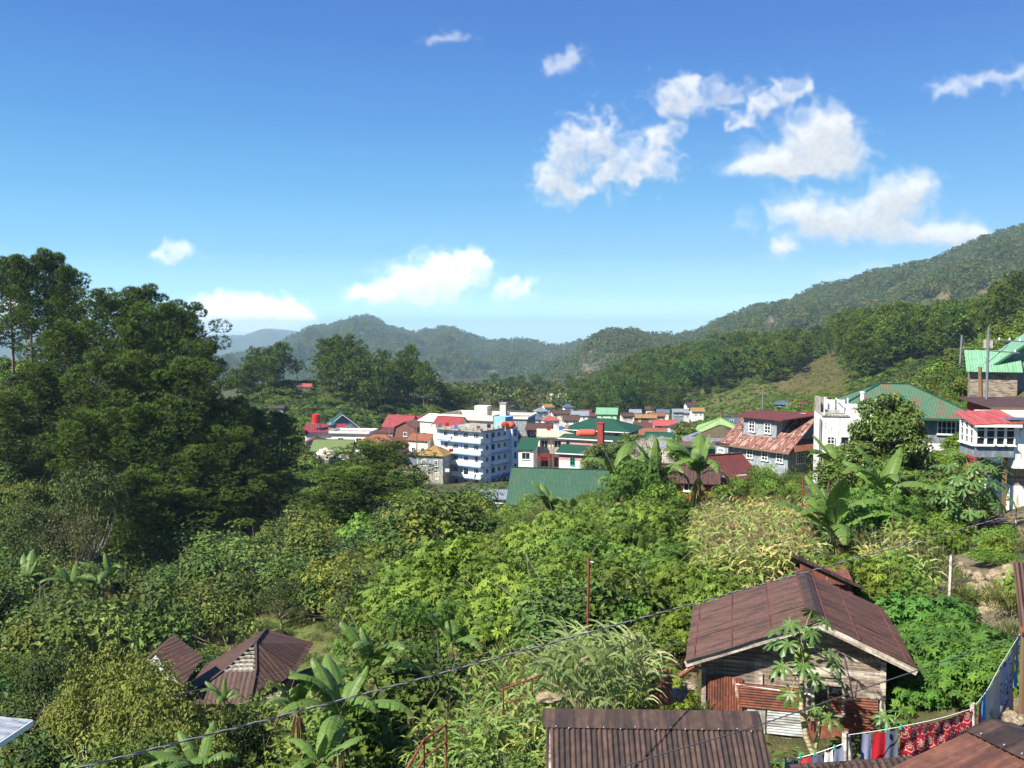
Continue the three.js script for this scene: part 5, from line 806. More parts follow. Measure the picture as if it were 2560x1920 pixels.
{
  const g = SHACK, L = P(1757, 1880, 24.6); g.position.set(L.x, CAM_Y - 11.25, L.z); KEEP.push([L.x + 2.6, L.z - 2.2, 3.6], [L.x + 2.6, L.z + 1.8, 2.9], [L.x + 3.4, L.z + 4, 2.6], [L.x - 1.2, L.z + 2.2, 1.9], [L.x + 4.6, L.z + 2.0, 2.3], [L.x + 5.4, L.z + 3.8, 1.8], [L.x + 1.2, L.z + 4.0, 2.6], [L.x - 1.0, L.z + 3.2, 1.8]);
  const W = 4.75, D = 4.4, pk = V(3.0, 3.5, 0), el = V(-0.5, 2.08, 0), er = V(5.5, 2.42, 0), slopeL = pk.clone().sub(el), slopeR = er.clone().sub(pk), f = 0.55, bk = 4.5;
  // roof: four sheets a side, with lapped seams
  const nL = 4, nR = 4, len = f + bk;
  const hL = slopeL.length(), hR = slopeR.length();
  // sheets run from ridge to eave, so ribs cross the ridge line; each course is a strip along the depth
  for (let i = 0; i < 3; i++) { const s = corr(len / 3 + 0.05, hL + 0.03, { amp: 0.009, nl: 8, wave: 0.02, seed: i }), m = mesh('roof_sheet', s, M.rustGeo, g); lay(m, el.clone().add(V(0, 0.012 * (i % 2), f - len + (len / 3) * i)), V(0, 0, 1), slopeL); m.updateMatrix(); }
  for (let i = 0; i < 3; i++) { const s = corr(len / 3 + 0.05, hR + 0.03, { amp: 0.009, nl: 8, wave: 0.02, seed: 7 + i }), m = mesh('roof_sheet', s, M.rustGeo, g); lay(m, er.clone().add(V(0, 0.012 * (i % 2), f - (len / 3) * i)), V(0, 0, -1), slopeR.clone().negate()); }
  // seams with rust showing along the laps, lying across the slope
  for (const t of [0.07, 0.36, 0.66, 0.93]) { const o = el.clone().lerp(pk, t); B().bar(o.clone().add(V(-0.008, 0.024, f)), o.clone().add(V(-0.008, 0.024, -bk)), 0.035, 0.008).build('roof_seam', M.rustSeam, g); }
  for (const t of [0.1, 0.42, 0.9]) { const o = pk.clone().lerp(er, t); B().bar(o.clone().add(V(0.008, 0.024, f)), o.clone().add(V(0.008, 0.024, -bk)), 0.035, 0.008).build('roof_seam', M.rustSeam, g); }
  const cap = B(); cap.slab([pk.clone().add(V(0, 0.05, f + 0.04)), pk.clone().add(V(0, 0.05, -bk)), pk.clone().lerp(el, 0.06).add(V(0, 0.04, -bk)), pk.clone().lerp(el, 0.06).add(V(0, 0.04, f + 0.04))], 0.012).slab([pk.clone().add(V(0, 0.05, -bk)), pk.clone().add(V(0, 0.05, f + 0.04)), pk.clone().lerp(er, 0.08).add(V(0, 0.04, f + 0.04)), pk.clone().lerp(er, 0.08).add(V(0, 0.04, -bk))], 0.012); cap.build('ridge_cap', M.rustDark, g);
  // barge boards
  for (const [a, b] of [[el, pk], [pk, er]]) B().bar(a.clone().add(V(0, -0.12, f - 0.05)), b.clone().add(V(0, -0.12, f - 0.05)), 0.05, 0.17).build('barge_board', M.plank[2], g);
  B().bar(el.clone().add(V(0.05, -0.1, f - 0.1)), el.clone().add(V(0.05, -0.1, -bk + 0.1)), 0.06, 0.14).build('eave_board', M.plank[1], g); B().bar(er.clone().add(V(-0.05, -0.1, f - 0.1)), er.clone().add(V(-0.05, -0.1, -bk + 0.1)), 0.06, 0.14).build('eave_board', M.plank[1], g);
  for (let i = 0; i < 5; i++) { const z = f - 0.2 - i * 1.15; B().bar(el.clone().add(V(0, -0.09, z)), pk.clone().add(V(0, -0.09, z)), 0.06, 0.1).bar(pk.clone().add(V(0, -0.09, z)), er.clone().add(V(0, -0.09, z)), 0.06, 0.1).build('rafter', M.plank[1], g); }
  // posts and planks of the gable wall: every board its own piece, cut to the roof line
  for (const [x, z] of [[0, 0], [W, 0], [0, -D], [W, -D]]) B().box(x, -0.6, z, 0.13, x ? 2.95 : 2.75, 0.13).build('post', M.plank[x ? 2 : 1], g);
  const roofAt = (x) => x < pk.x ? lerp(el.y, pk.y, (x - el.x) / (pk.x - el.x)) : lerp(pk.y, er.y, (x - pk.x) / (er.x - pk.x)), R = rng(301), bh = 0.118;
  for (let k = 0; k < 29; k++) {
    const y = 0.02 + k * bh, y1 = y + bh * (0.9 + 0.05 * R());
    let a = 0.06, b = W - 0.06; while (a < b && roofAt(a) - 0.1 < y1) a += 0.05; while (b > a && roofAt(b) - 0.1 < y1) b -= 0.05;
    if (b - a < 0.25) continue;
    const cut = k % 2 ? lerp(a, b, 0.35 + 0.3 * R()) : null;
    for (const [p, q] of cut ? [[a, cut - 0.006], [cut + 0.006, b]] : [[a, b]]) B().box(0, 0, 0, q - p, y1 - y, 0.022, new THREE.Matrix4().makeRotationZ((R() - 0.5) * 0.006).premultiply(new THREE.Matrix4().makeTranslation((p + q) / 2, y, -0.01 - 0.012 * R()))).build('plank', M.plank[Math.floor(R() * 3)], g);
  }
  B().box(0.02, -0.6, -D / 2, 0.04, 2.75, D - 0.2).box(W - 0.02, -0.6, -D / 2, 0.04, 3.0, D - 0.2).box(W / 2, -0.6, -D, W - 0.2, 3.0, 0.04).build('wall', M.timber, g);
  B().slab([V(0.1, 2.1, -0.12), V(W - 0.1, 2.4, -0.12), V(3, 3.35, -0.12)], 0.03).build('gable_lining', M.timber, g);
  // sheet patches on the lower wall
  const patch = (x, y, w, h, mat, flip, nm = 'corrugated_patch', tilt = 0) => { const s = flip ? corr(h, w, { amp: 0.009, nl: 3 }) : corr(w, h, { amp: 0.009, nl: 3 }), m = mesh(nm, s, mat, g); flip ? lay(m, V(x + w, y, 0.045 + tilt), V(0, 1, 0), V(-1, 0, 0)) : lay(m, V(x, y, 0.045 + tilt), V(1, 0, 0), V(0, 1, 0)); return m; };
  patch(0.12, 0.55, 0.95, 1.0, M.rustSheet, false, 'corrugated_patch', 0.02); patch(1.0, 0.72, 1.7, 0.7, M.rustSheet, true, 'corrugated_patch', 0.035); patch(3.35, 0.45, 1.25, 0.85, M.rustSheet, true, 'corrugated_patch', 0.03); patch(1.75, 0.02, 1.0, 0.72, M.galvSheet, true, 'corrugated_patch', 0.01); patch(4.42, 0.46, 0.2, 0.88, M.galvSheet, true, 'corrugated_patch', 0.012);
  B().box(1.45, 0.0, 0.03, 0.5, 0.74, 0.012).build('flat_sheet', M.galvSheet, g); B().box(3.7, -0.35, 0.035, 1.95, 0.85, 0.014).build('flat_sheet', M.rustFlat, g); B().box(2.4, -0.55, 0.05, 2.3, 0.5, 0.014).build('flat_sheet', M.galvSheet, g);
  // small boarded window and pale planks
  const wn = mesh('window', B().box(2.95, 0.75, 0.05, 0.08, 0.85, 0.05).box(3.75, 0.75, 0.05, 0.08, 0.85, 0.05).box(3.35, 0.7, 0.05, 0.95, 0.08, 0.06).box(3.35, 1.56, 0.05, 0.95, 0.08, 0.06).box(3.35, 0.78, 0.04, 0.04, 0.78, 0.04).geo(), M.plank[2], g); mesh('pane', B().box(3.35, 0.78, 0.022, 0.72, 0.78, 0.01).geo(), M.glass, wn);
  B().box(3.0, 1.78, 0.03, 1.3, 0.26, 0.03).build('pale_board', M.plank[2], g); B().box(1.55, 1.3, 0.03, 0.12, 0.42, 0.04).build('pale_board', M.plank[2], g); B().bar(V(0.9, 1.36, 0.04), V(2.9, 1.26, 0.04), 0.09, 0.03).build('pale_board', M.trimWhite, g);
  // gutter end hanging at the left eave
  mesh('gutter', new THREE.CylinderGeometry(0.06, 0.07, 0.55, 8, 1, true).rotateZ(-0.9).translate(-0.45, 1.75, f - 0.1), M.rustSheet, g);
  // raised shed behind, its roof falling away to the back
  B().box(3.8, -0.6, -6.6, 1.7, 3.6, 2.0).slab([V(2.95, 2.9, -5.4), V(4.7, 2.9, -5.4), V(2.95, 3.72, -5.4)], 0.03).build('back_room', M.rustSheet, g);
  { const q0 = V(2.75, 3.86, -5.3), q1 = V(4.95, 2.9, -5.3), back = V(0, -0.36, -1).normalize().multiplyScalar(2.3); for (let i = 0; i < 2; i++) B().slab([q0.clone().lerp(q1, i / 2), q0.clone().lerp(q1, (i + 1) / 2 + 0.02), q0.clone().lerp(q1, (i + 1) / 2 + 0.02).add(back), q0.clone().lerp(q1, i / 2).add(back)].map((p) => p.add(V(0, 0.006 * i, 0))), 0.02).build('roof_sheet', M.rustDark, g); B().bar(q0.clone().add(V(-0.03, -0.05, 0.03)), q1.clone().add(V(0.03, -0.05, 0.03)), 0.04, 0.1).build('barge_board', M.rustDark, g); }
}
// ---------------------------------------------------------------- near corrugated shed roof at the bottom
{
  const A = P(1364, 1776, 12.6), Bp = P(1889, 1763, 12.5), g = thing('shed', 'low shed with a dark brown corrugated roof below the shack, nail heads along its ridge', 'shed', A);
  const U = Bp.clone().sub(A).setY(0), w = U.length(); U.normalize(); const back = V(0, 1, 0).cross(U).negate().normalize(); const down = back.clone().multiplyScalar(-1).setY(-0.62).normalize();
  if (back.z > 0) down.set(-down.x, down.y, -down.z);
  const fwd = V(-U.z, 0, U.x); if (fwd.z < 0) fwd.negate(); const dn = fwd.clone().setY(-0.68).normalize(), len = 2.6;
  let x = 0; for (let i = 0; i < 4; i++) { const sw = w / 4, m = mesh('roof_sheet', corr(sw + 0.06, len, { amp: 0.0125, seg: 8, nl: 10, wave: 0.012, seed: i + 3 }), M.rustDark, g); lay(m, U.clone().multiplyScalar(x).addScaledVector(dn, len).add(V(0, 0.006 * (i % 2), 0)), U, dn.clone().negate()); x += sw; }
  const bkd = fwd.clone().negate().setY(-0.68).normalize();
  for (let i = 0; i < 4; i++) { const sw = w / 4, m = mesh('roof_sheet', corr(sw + 0.03, 1.6, { amp: 0.0125, nl: 3 }), M.rustDark, g); lay(m, U.clone().multiplyScalar(w - i * sw).addScaledVector(bkd, 1.6), U.clone().negate(), bkd.clone().negate()); }
  const cp = B(), n1 = U.clone().multiplyScalar(-0.04), n2_ = U.clone().multiplyScalar(w + 0.04), up = V(0, 0.035, 0);
  cp.slab([n1.clone().addScaledVector(dn, 0.3).add(V(0, 0.028, 0)), n2_.clone().addScaledVector(dn, 0.3).add(V(0, 0.028, 0)), n2_.clone().add(up), n1.clone().add(up)], 0.006).slab([n2_.clone().addScaledVector(bkd, 0.25).add(V(0, 0.028, 0)), n1.clone().addScaledVector(bkd, 0.25).add(V(0, 0.028, 0)), n1.clone().add(up), n2_.clone().add(up)], 0.006); cp.build('ridge_cap', M.rustDark, g);
  const nail = new THREE.SphereGeometry(0.014, 8, 5), R = rng(44), nl = [], nrm = fwd.clone().multiplyScalar(0.68).add(V(0, 1, 0)).normalize();
  for (const [t, cnt] of [[0.26, 13], [1.32, 12]]) for (let i = 0; i < cnt; i++) nl.push(nail.clone().translate(...U.clone().multiplyScalar((i + 0.4 + 0.3 * R()) * w / cnt).addScaledVector(dn, t + 0.04 * R()).addScaledVector(nrm, t < 1 ? 0.026 : 0.016).toArray()));
  mesh('nail_heads', cat(nl), M.steel, g).userData.kind = 'stuff';
  for (const t of [0.05, w - 0.05]) B().bar(U.clone().multiplyScalar(t).addScaledVector(dn, 0.05).add(V(0, -0.08, 0)), U.clone().multiplyScalar(t).addScaledVector(dn, len).add(V(0, -0.08, 0)), 0.06, 0.12).build('rafter', M.plank[1], g);
  const c = U.clone().multiplyScalar(w / 2).addScaledVector(fwd, 0.2), yw = Math.atan2(-U.z, U.x), mt = new THREE.Matrix4().makeRotationY(yw).setPosition(c.x, 0, c.z);
  B().box(0, -5.5, 0.4, w - 0.3, 4.4, 2.4, mt).build('wall', M.timber, g); KEEP.push([A.x + w / 2, A.z, 2.4]);
}
// ---------------------------------------------------------------- nearest roof, lower right corner
{
  const A = P(2472, 1806, 9.0), r = V(0.37, 0, 0.93).normalize(), s = V(-0.93, -0.19, 0.37).normalize(), g = thing('near_roof', 'nearest house roof in the lower right corner with a wide brown ridge cap', 'roof', A);
  const len = 3.4, sl = 2.9;
  for (let i = 0; i < 4; i++) { const m = mesh('roof_sheet', corr(0.9, sl, { amp: 0.0115, seg: 8, nl: 8, wave: 0.012, seed: 20 + i }), M.rustFlatRoof ?? (M.rustFlatRoof = roofM(blend([142, 96, 76], [112, 76, 64], -0.3, 0.5, 34, 3, 512, 0.16, [160, 112, 84], 0.4), 0.6, 0)), g); lay(m, r.clone().multiplyScalar(i * 0.85).addScaledVector(s, sl).add(V(0, 0.008 * (i % 2), 0)), r, s.clone().negate()); }
  const e = V(0.93, -0.3, -0.37).normalize();
  const cap = B().slab([V(0, 0.04, 0).addScaledVector(s, 0.34), V(0, 0.04, 0).addScaledVector(s, 0.34).addScaledVector(r, len), V(0, 0.045, 0).addScaledVector(r, len), V(0, 0.045, 0)], 0.006).slab([V(0, 0.045, 0), V(0, 0.045, 0).addScaledVector(r, len), V(0, 0.04, 0).addScaledVector(e, 0.4).addScaledVector(r, len), V(0, 0.04, 0).addScaledVector(e, 0.4)], 0.006); cap.build('ridge_cap', M.rustDark, g);
  const R = rng(9), nl = []; for (let i = 0; i < 14; i++) nl.push(new THREE.SphereGeometry(0.012, 8, 5).translate(...V(0, 0.055, 0).addScaledVector(s, 0.3).addScaledVector(r, 0.15 + i * 0.23 + 0.05 * R()).toArray())); mesh('nail_heads', cat(nl), M.steel, g).userData.kind = 'stuff';
  for (let i = 0; i < 3; i++) { const m = mesh('roof_sheet', corr(1.1, 1.6, { amp: 0.0115, nl: 4 }), M.rustDark, g); lay(m, r.clone().multiplyScalar(3.3 - i * 1.05).addScaledVector(e, 1.6), r.clone().negate(), e.clone().negate()); }
  B().box(1.6, -6, 1.2, 2.2, 5.0, 2.2).build('wall', M.timber, g);
  const b = P(2000, 1912, 9.6), c = P(2340, 1888, 9.6), g2 = thing('lean_to_roof', 'strip of brown lean-to roof along the bottom edge left of the nearest roof', 'roof', b), q = c.clone().sub(b), nn = V(0, -0.4, 1.0).normalize();
  for (let i = 0; i < 2; i++) { const m = mesh('roof_sheet', corr(q.length() / 2 + 0.03, 1.5, { amp: 0.0115, nl: 3 }), M.rustDark, g2); lay(m, q.clone().multiplyScalar(i / 2).addScaledVector(nn, 1.5), q, nn.clone().negate()); }
  B().bar(V(-0.1, -0.05, 0), q.clone().add(V(0, -0.05, 0)), 0.1, 0.06).build('ridge_cap', M.rustDark, g2); B().bar(V(0, -5, 0.8), V(0, -0.4, 0.8), 0.12).bar(q.clone().add(V(0, -5, 0.8)), q.clone().add(V(0, -0.4, 0.8)), 0.12).build('post', M.wood, g2);
}
// rusty gate-like roof at the right edge, with its post and pale stairs
{
  const a = P(2528, 1556, 17), g = thing('corner_shelter', 'narrow rusty corrugated roof on a timber post at the right edge', 'shelter', a);
  lay(mesh('roof_sheet', corr(1.3, 1.25, { amp: 0.011, nl: 4 }), M.rust, g), V(0, 0, 0.3), V(1, 0, 0.25), V(0.06, 0.92, -0.4)); B().bar(V(0, -0.03, 0.3), V(1.3, -0.03, 0.6), 0.08, 0.1).build('eave_board', M.rustFlat, g);
  B().bar(V(0.16, -2.6, 0.2), V(0.16, -0.05, 0.2), 0.1).build('post', M.wood, g); for (let i = 0; i < 5; i++) B().bar(V(0.2, -0.35 - i * 0.3, 0.1), V(1.0, -0.32 - i * 0.3, 0.3), 0.05).build('rail', M.trimWhite, g);
}
// ---------------------------------------------------------------- huts on the left
{
  const hut = thing('hut', 'hut with a broad maroon corrugated roof and a pale louvred gable', 'hut', P(625, 1790, 45), 0.05); KEEP.push([hut.position.x, hut.position.z, 5.2], [hut.position.x, hut.position.z + 4, 4.5], [hut.position.x + 3, hut.position.z + 2, 4]);
  const e = ups(1716, 1790, 44), apex = e + 2.1, fl = V(-3.1, e, 1.9), fr = V(0.45, e, 1.9), gl = V(-1.2, e + 1.1, 0.3), gr = V(0.4, e + 1.1, 0.3), T = V(0.1, apex, -1.0), tb = V(0.1, apex - 0.1, -3.4), rl = V(2.3, e + 0.6, -0.6), rc = V(2.75, e + 1.15, -3.4), lb = V(-3.3, e, -3.4);
  const roof = (q) => B().slab(q, 0.06).build('roof', M.rust, hut);
  roof([fl, fr, gr, gl]); roof([fr, rl, T, gr]); roof([rl, rc, tb, T]); roof([lb, fl, gl, T, tb]);
  B().poly([gl.clone().add(V(0, -0.02, 0.02)), gr.clone().add(V(0, -0.02, 0.02)), T.clone().add(V(0, -0.1, -0.1))]).build('gable_lining', M.concrete, hut);
  for (let i = 0; i < 6; i++) { const t = i / 6.5; B().bar(gl.clone().lerp(T, t).add(V(0, 0, 0.05)), gr.clone().lerp(T, t).add(V(0, 0, 0.05)), 0.05, 0.1).build('slat', M.concrete, hut); }
  const cap = B(); for (const [p, q] of [[fl, gl], [gl, T], [fr, gr], [gr, T], [T, tb]]) cap.bar(p.clone().add(V(0, 0.03, 0)), q.clone().add(V(0, 0.03, 0)), 0.16, 0.04); cap.build('ridge_cap', M.rustDark, hut);
  B().box(-0.3, -3, -0.9, 4.2, 3 + e, 4.4).build('wall', M.timber, hut);
  const h2 = thing('lean_to', 'small maroon roofed lean-to with silver sheet walls left of the louvred hut', 'shed', P(440, 1790, 43.5), 0.25); KEEP.push([h2.position.x, h2.position.z, 3.2], [h2.position.x + 1, h2.position.z + 3, 3]);
  const y0 = ups(1690, 1790, 43), y1 = ups(1612, 1790, 44.6);
  const yy = (py) => (1790 - py) * 0.0197, A4 = [V(-1.0, yy(1630), -0.5), V(0.5, yy(1693), 1.0), V(1.3, yy(1653), -0.6), V(-0.26, yy(1610), -2.0)];
  B().slab(A4, 0.05).build('roof', M.rust, h2); B().slab([V(-2.0, yy(1668), 0.2), A4[0], A4[3], V(-1.3, yy(1650), -1.9)], 0.05).build('roof', M.rust, h2); B().poly([V(-1.9, yy(1672), 0.6), V(0.45, yy(1697), 0.9), V(-0.95, yy(1634), -0.4)]).build('gable_lining', M.galvSheet, h2);
  for (let i = 0; i < 4; i++) lay(mesh('wall_sheet', corr(0.62, y0 + 2.0, { amp: 0.014, nl: 2 }), M.galvSheet, h2), V(-2.0 + i * 0.6, -2.0, 0.75), V(1, 0, 0), V(0, 1, 0));
  for (const x of [-2.0, 0.42]) B().box(x, -2, -0.6, 0.06, y0 + 2, 2.6).build('wall', M.timber, h2);
  simple('rusty roofed hut at the left edge of the picture behind the trees', 5, 1712, 50, 2.4, 3, 1668, 20, M.timber, { type: 'gable', axis: 'x', rise: 0.9, mat: M.rust, over: 0.35 }, [['f', 0, 0.2, 0.5, 0.4, 1, 1]]);
  simple('second rusty roof just above the hut at the left edge', -6, 1640, 58, 1.6, 2, 1618, 20, M.timber, { type: 'gable', axis: 'x', rise: 0.8, mat: M.rust, over: 0.3 }, [['f', 0, 0.1, 0.4, 0.3, 1, 1]]);
  const b = P(82, 1799, 22), q1 = P(-150, 1776, 23.4).sub(b), q2 = P(-60, 1893, 20.6).sub(b), r = thing('blue_grey_roof', 'pale silver grey corrugated roof poking in at the lower left edge', 'roof', b); B().slab([q2.clone(), V(0, 0, 0), q1.clone(), q1.clone().add(q2)], 0.04).build('roof_sheet', M.silver, r); B().bar(V(0, -0.08, 0), q2.clone().add(V(0, -0.08, 0)), 0.05, 0.14).build('eave_board', M.trimWhite, r); B().bar(q1.clone().multiplyScalar(0.35).add(q2.clone().multiplyScalar(0.6)).add(V(0, -5, 0)), q1.clone().multiplyScalar(0.35).add(q2.clone().multiplyScalar(0.6)).add(V(0, -0.1, 0)), 0.15).build('post', M.wood, r); KEEP.push([b.x - 1, b.z, 2.4], [b.x, b.z + 2, 2]);
}

// ---------------------------------------------------------------- trees that stand out
const far3 = (k) => on(k[0], k[1]);
// a clone of a prototype set on the ground at a bearing and distance, its top at a pixel row and its crown so many pixels wide
function grow(proto, protoH, protoW, name, label, cat_, px, D, topPy, widPx, group, sink = 0.3, yaw) {
  const b = on(px, D), top = P(px, topPy, D).y, s = (top - b.y) / protoH, wd = widPx / F * D / protoW;
  b.y -= sink; const o = thing(name, label, cat_, b, yaw ?? px * 1.7 + D, group);
  if (proto.wood) mesh('trunk', proto.wood, proto.bark ?? M.bark, o);
  mesh('crown', proto.crown, proto.mat ?? M.needle, o);
  const ww = Math.max(wd, s * (proto.slim ?? 0.62)); o.scale.set(ww, s, ww); return o;
}
const pineLabels = 'pines of the dark wood on the left';
const BIGPINES = [
  [30, 150, 640, 110, 0, 'tall pine with a bare lower trunk at the very left edge of the dark wood'],
  [78, 146, 652, 120, 3, 'second tall bare trunked pine from the left edge of the dark wood'],
  [132, 150, 630, 150, 0, 'tallest loose crowned pine on the skyline at the left'],
  [180, 144, 670, 110, 2, 'dense pine right of the tallest loose crowned pine on the skyline'],
  [268, 142, 738, 150, 1, 'dark rounded pine left of the high layered pine on the skyline'],
  [350, 146, 716, 170, 0, 'high layered pine in the middle of the left skyline'],
  [330, 132, 800, 150, 2, 'dark pine standing in shade below the high layered pine'],
  [405, 140, 770, 150, 1, 'pine between the high layered pine and the flat boughed pine'],
  [462, 140, 772, 150, 3, 'pine with long flat boughs at the right end of the left skyline'],
  [500, 136, 860, 110, 1, 'lower pine below the flat boughed pine'],
  [170, 122, 812, 150, 1, 'sunlit flat topped pine in front of the bare trunks'],
  [95, 114, 905, 170, 2, 'broad pine near the left edge below the bare trunks'],
  [290, 112, 892, 190, 1, 'wide sunlit dome shaped pine in the middle of the wood'],
  [440, 114, 908, 190, 1, 'second wide dome shaped pine right of the sunlit one'],
  [10, 108, 980, 150, 2, 'dark pine cut by the left edge of the picture'],
  [360, 102, 1010, 200, 2, 'broad pine standing in front of the two dome shaped pines'],
  [215, 102, 1030, 170, 1, 'pine in front of the sunlit dome to its left'],
  [520, 116, 990, 150, 2, 'pine at the right side of the wood above the dark hollow'],
  [480, 100, 1110, 190, 2, 'low broad pine above the dark hollow'],
  [570, 112, 1070, 130, 1, 'shaded pine leaning over the dark hollow'],
  [340, 92, 1170, 190, 2, 'lowest pine of the wood, in front of the shaded trunks'],
  [585, 140, 1000, 90, 1, 'pine at the right corner of the wood beyond the hollow'],
  [640, 145, 1020, 120, 0, 'pale pine beyond the dark hollow, nearest the town'],
  [700, 150, 1030, 120, 2, 'bushy pine just left of the olive green shed roof'],
  [620, 118, 1120, 150, 2, 'dark pine at the bottom right of the wood'],
  [545, 100, 1200, 170, 2, 'darkest low pine in the shaded hollow'],
  [425, 96, 1220, 170, 1, 'low pine in deep shade at the foot of the wood'],
  [660, 112, 1180, 120, 1, 'low pine at the far side of the shaded hollow'],
];
BIGPINES.forEach(([px, D, top, wd, k, label]) => grow(PINE[k], 20, 9.2, 'pine_tree', label, 'pine tree', px, D, top, wd * 1.12, pineLabels, 0.5));
grow(PINE[3], 20, 9.2, 'pine_tree', 'lone bright green pine with a slim pale trunk in front of the blue building', 'pine tree', 955, 106, 1108, 200, null, 0.4);
grow(PINE[3], 20, 9.2, 'pine_tree', 'bright green pine just left of the slim pale trunked one, lower and broader', 'pine tree', 868, 93, 1165, 235, null, 0.4);
// broad-leaved trees
const T = (k, mat = M.leaf, bark = M.palebark) => ({ crown: TREE[k].crown, wood: TREE[k].wood, mat, bark });
const TALLOAK = broadleaf(180, { rx: 2.2, ry: 3.2, base: 1.0, clumps: 70, per: 150, size: 0.7, L: 0.27, W: 0.13, ca: [0.06, 0.12, 0.018], cb: [0.15, 0.22, 0.036], odd: [0.035, [0.2, 0.12, 0.03]], trunk: 0.2, droop: 0.5 });
const oak = { crown: TALLOAK.crown, wood: TALLOAK.wood, mat: M.gloss, bark: M.bark };
const ALDER = broadleaf(181, { rx: 2.6, ry: 3.0, base: 1.4, clumps: 70, per: 70, size: 0.8, L: 0.26, W: 0.1, ca: [0.06, 0.095, 0.02], cb: [0.11, 0.15, 0.035], trunk: 0.13, droop: 0.2 });
const alder = { crown: ALDER.crown, wood: ALDER.wood, mat: M.leaf, bark: M.palebark };
const THIN = broadleaf(182, { rx: 2.4, ry: 2.4, base: 2.0, clumps: 44, per: 34, size: 0.7, L: 0.24, W: 0.1, ca: [0.085, 0.1, 0.03], cb: [0.16, 0.15, 0.06], trunk: 0.16, droop: 0.2 });
const thin = { crown: THIN.crown, wood: THIN.wood, mat: M.leaf, bark: M.bark };
grow(oak, 7.4, 5.2, 'broadleaf_tree', 'tall glossy leafed conical tree in front of the grey hip roofed house', 'tree', 2226, 58, 950, 205, null, 0.3);
grow(oak, 7.4, 5.2, 'broadleaf_tree', 'broad dark skirt of glossy leaves left of the tall conical tree', 'tree', 2165, 56, 1075, 190, null, 0.3);
grow(oak, 7.4, 5.2, 'broadleaf_tree', 'low dark leafy tree right of the tall conical tree under the white plinth', 'tree', 2310, 57, 1125, 110, null, 0.3);
grow(oak, 7.4, 5.2, 'broadleaf_tree', 'dark leafy tree with reddish shoots in front of the white and pink hotel', 'tree', 1575, 158, 1068, 150, null, 0.3);
grow(oak, 7.4, 5.2, 'broadleaf_tree', 'second dark tree just left of the one with reddish shoots', 'tree', 1500, 152, 1092, 110, null, 0.3);
grow(oak, 7.4, 5.2, 'broadleaf_tree', 'leafy tree between the bare tree and the green and brown hip roof', 'tree', 1726, 112, 1035, 110, null, 0.3);
grow(alder, 7.4, 5.6, 'broadleaf_tree', 'pale feathery tree at the front of the dark pine wood', 'tree', 215, 86, 1120, 190, null, 0.3);
grow(alder, 7.4, 5.6, 'broadleaf_tree', 'second feathery tree at the left edge in front of the wood', 'tree', 70, 84, 1230, 170, null, 0.3);
grow(thin, 6.8, 5.0, 'broadleaf_tree', 'thin brownish tree with bare twigs below the feathery tree', 'tree', 175, 76, 1245, 130, null, 0.3);
grow(T(0), 6.2, 5.6, 'broadleaf_tree', 'olive round tree on the left above the maroon hut roofs', 'tree', 60, 56, 1490, 150, null, 0.3);
grow(T(0), 6.2, 5.6, 'broadleaf_tree', 'round dark olive tree right of the dark hollow', 'tree', 770, 84, 1330, 130, null, 0.3);
grow(T(0), 6.2, 5.6, 'broadleaf_tree', 'bushy olive tree below the pale pine trunks', 'tree', 800, 64, 1400, 170, null, 0.3);
grow(T(0), 6.2, 5.6, 'broadleaf_tree', 'upright olive tree in front of the bushy one, nearest the banana clump', 'tree', 885, 52, 1465, 160, null, 0.3);
grow(T(1), 6.2, 5.6, 'broadleaf_tree', 'dark bushy tree left of the bushy olive one, by the grass terrace', 'tree', 690, 60, 1440, 130, null, 0.3);
grow(T(0), 6.2, 5.6, 'broadleaf_tree', 'olive tree in front of the foot of the long green roof', 'tree', 1345, 118, 1232, 110, null, 0.3);
grow(T(0), 6.2, 5.6, 'broadleaf_tree', 'olive tree with pale branches left of the long green roof', 'tree', 1150, 104, 1225, 160, null, 0.3);
grow(thin, 6.8, 5.0, 'broadleaf_tree', 'grey twiggy tree in front of the small dark green hut roof', 'tree', 1180, 88, 1290, 170, null, 0.3);
[[265, 30, 1560, 190, 2, 'yellow green tree left of the maroon lean-to'], [350, 26, 1620, 230, 2, 'yellow green tree in front of the silver sheet walls'], [190, 30, 1665, 200, 2, 'yellow green tree above the silver roof corner'], [430, 23, 1730, 250, 2, 'lowest yellow green tree at the bottom left'], [110, 34, 1585, 190, 1, 'dark tree at the left edge above the silver roof corner'], [300, 21, 1790, 240, 0, 'olive tree at the very bottom left of the picture'], [30, 38, 1600, 150, 0, 'small olive tree beside the rusty hut at the left edge'], [560, 27, 1725, 170, 1, 'dark leafy tree just below the louvred hut']].forEach(([px, D, top, wd, k, l]) => grow(T(k), 6.2, 5.6, 'broadleaf_tree', l, 'tree', px, D, top, wd, 'trees at the lower left'));
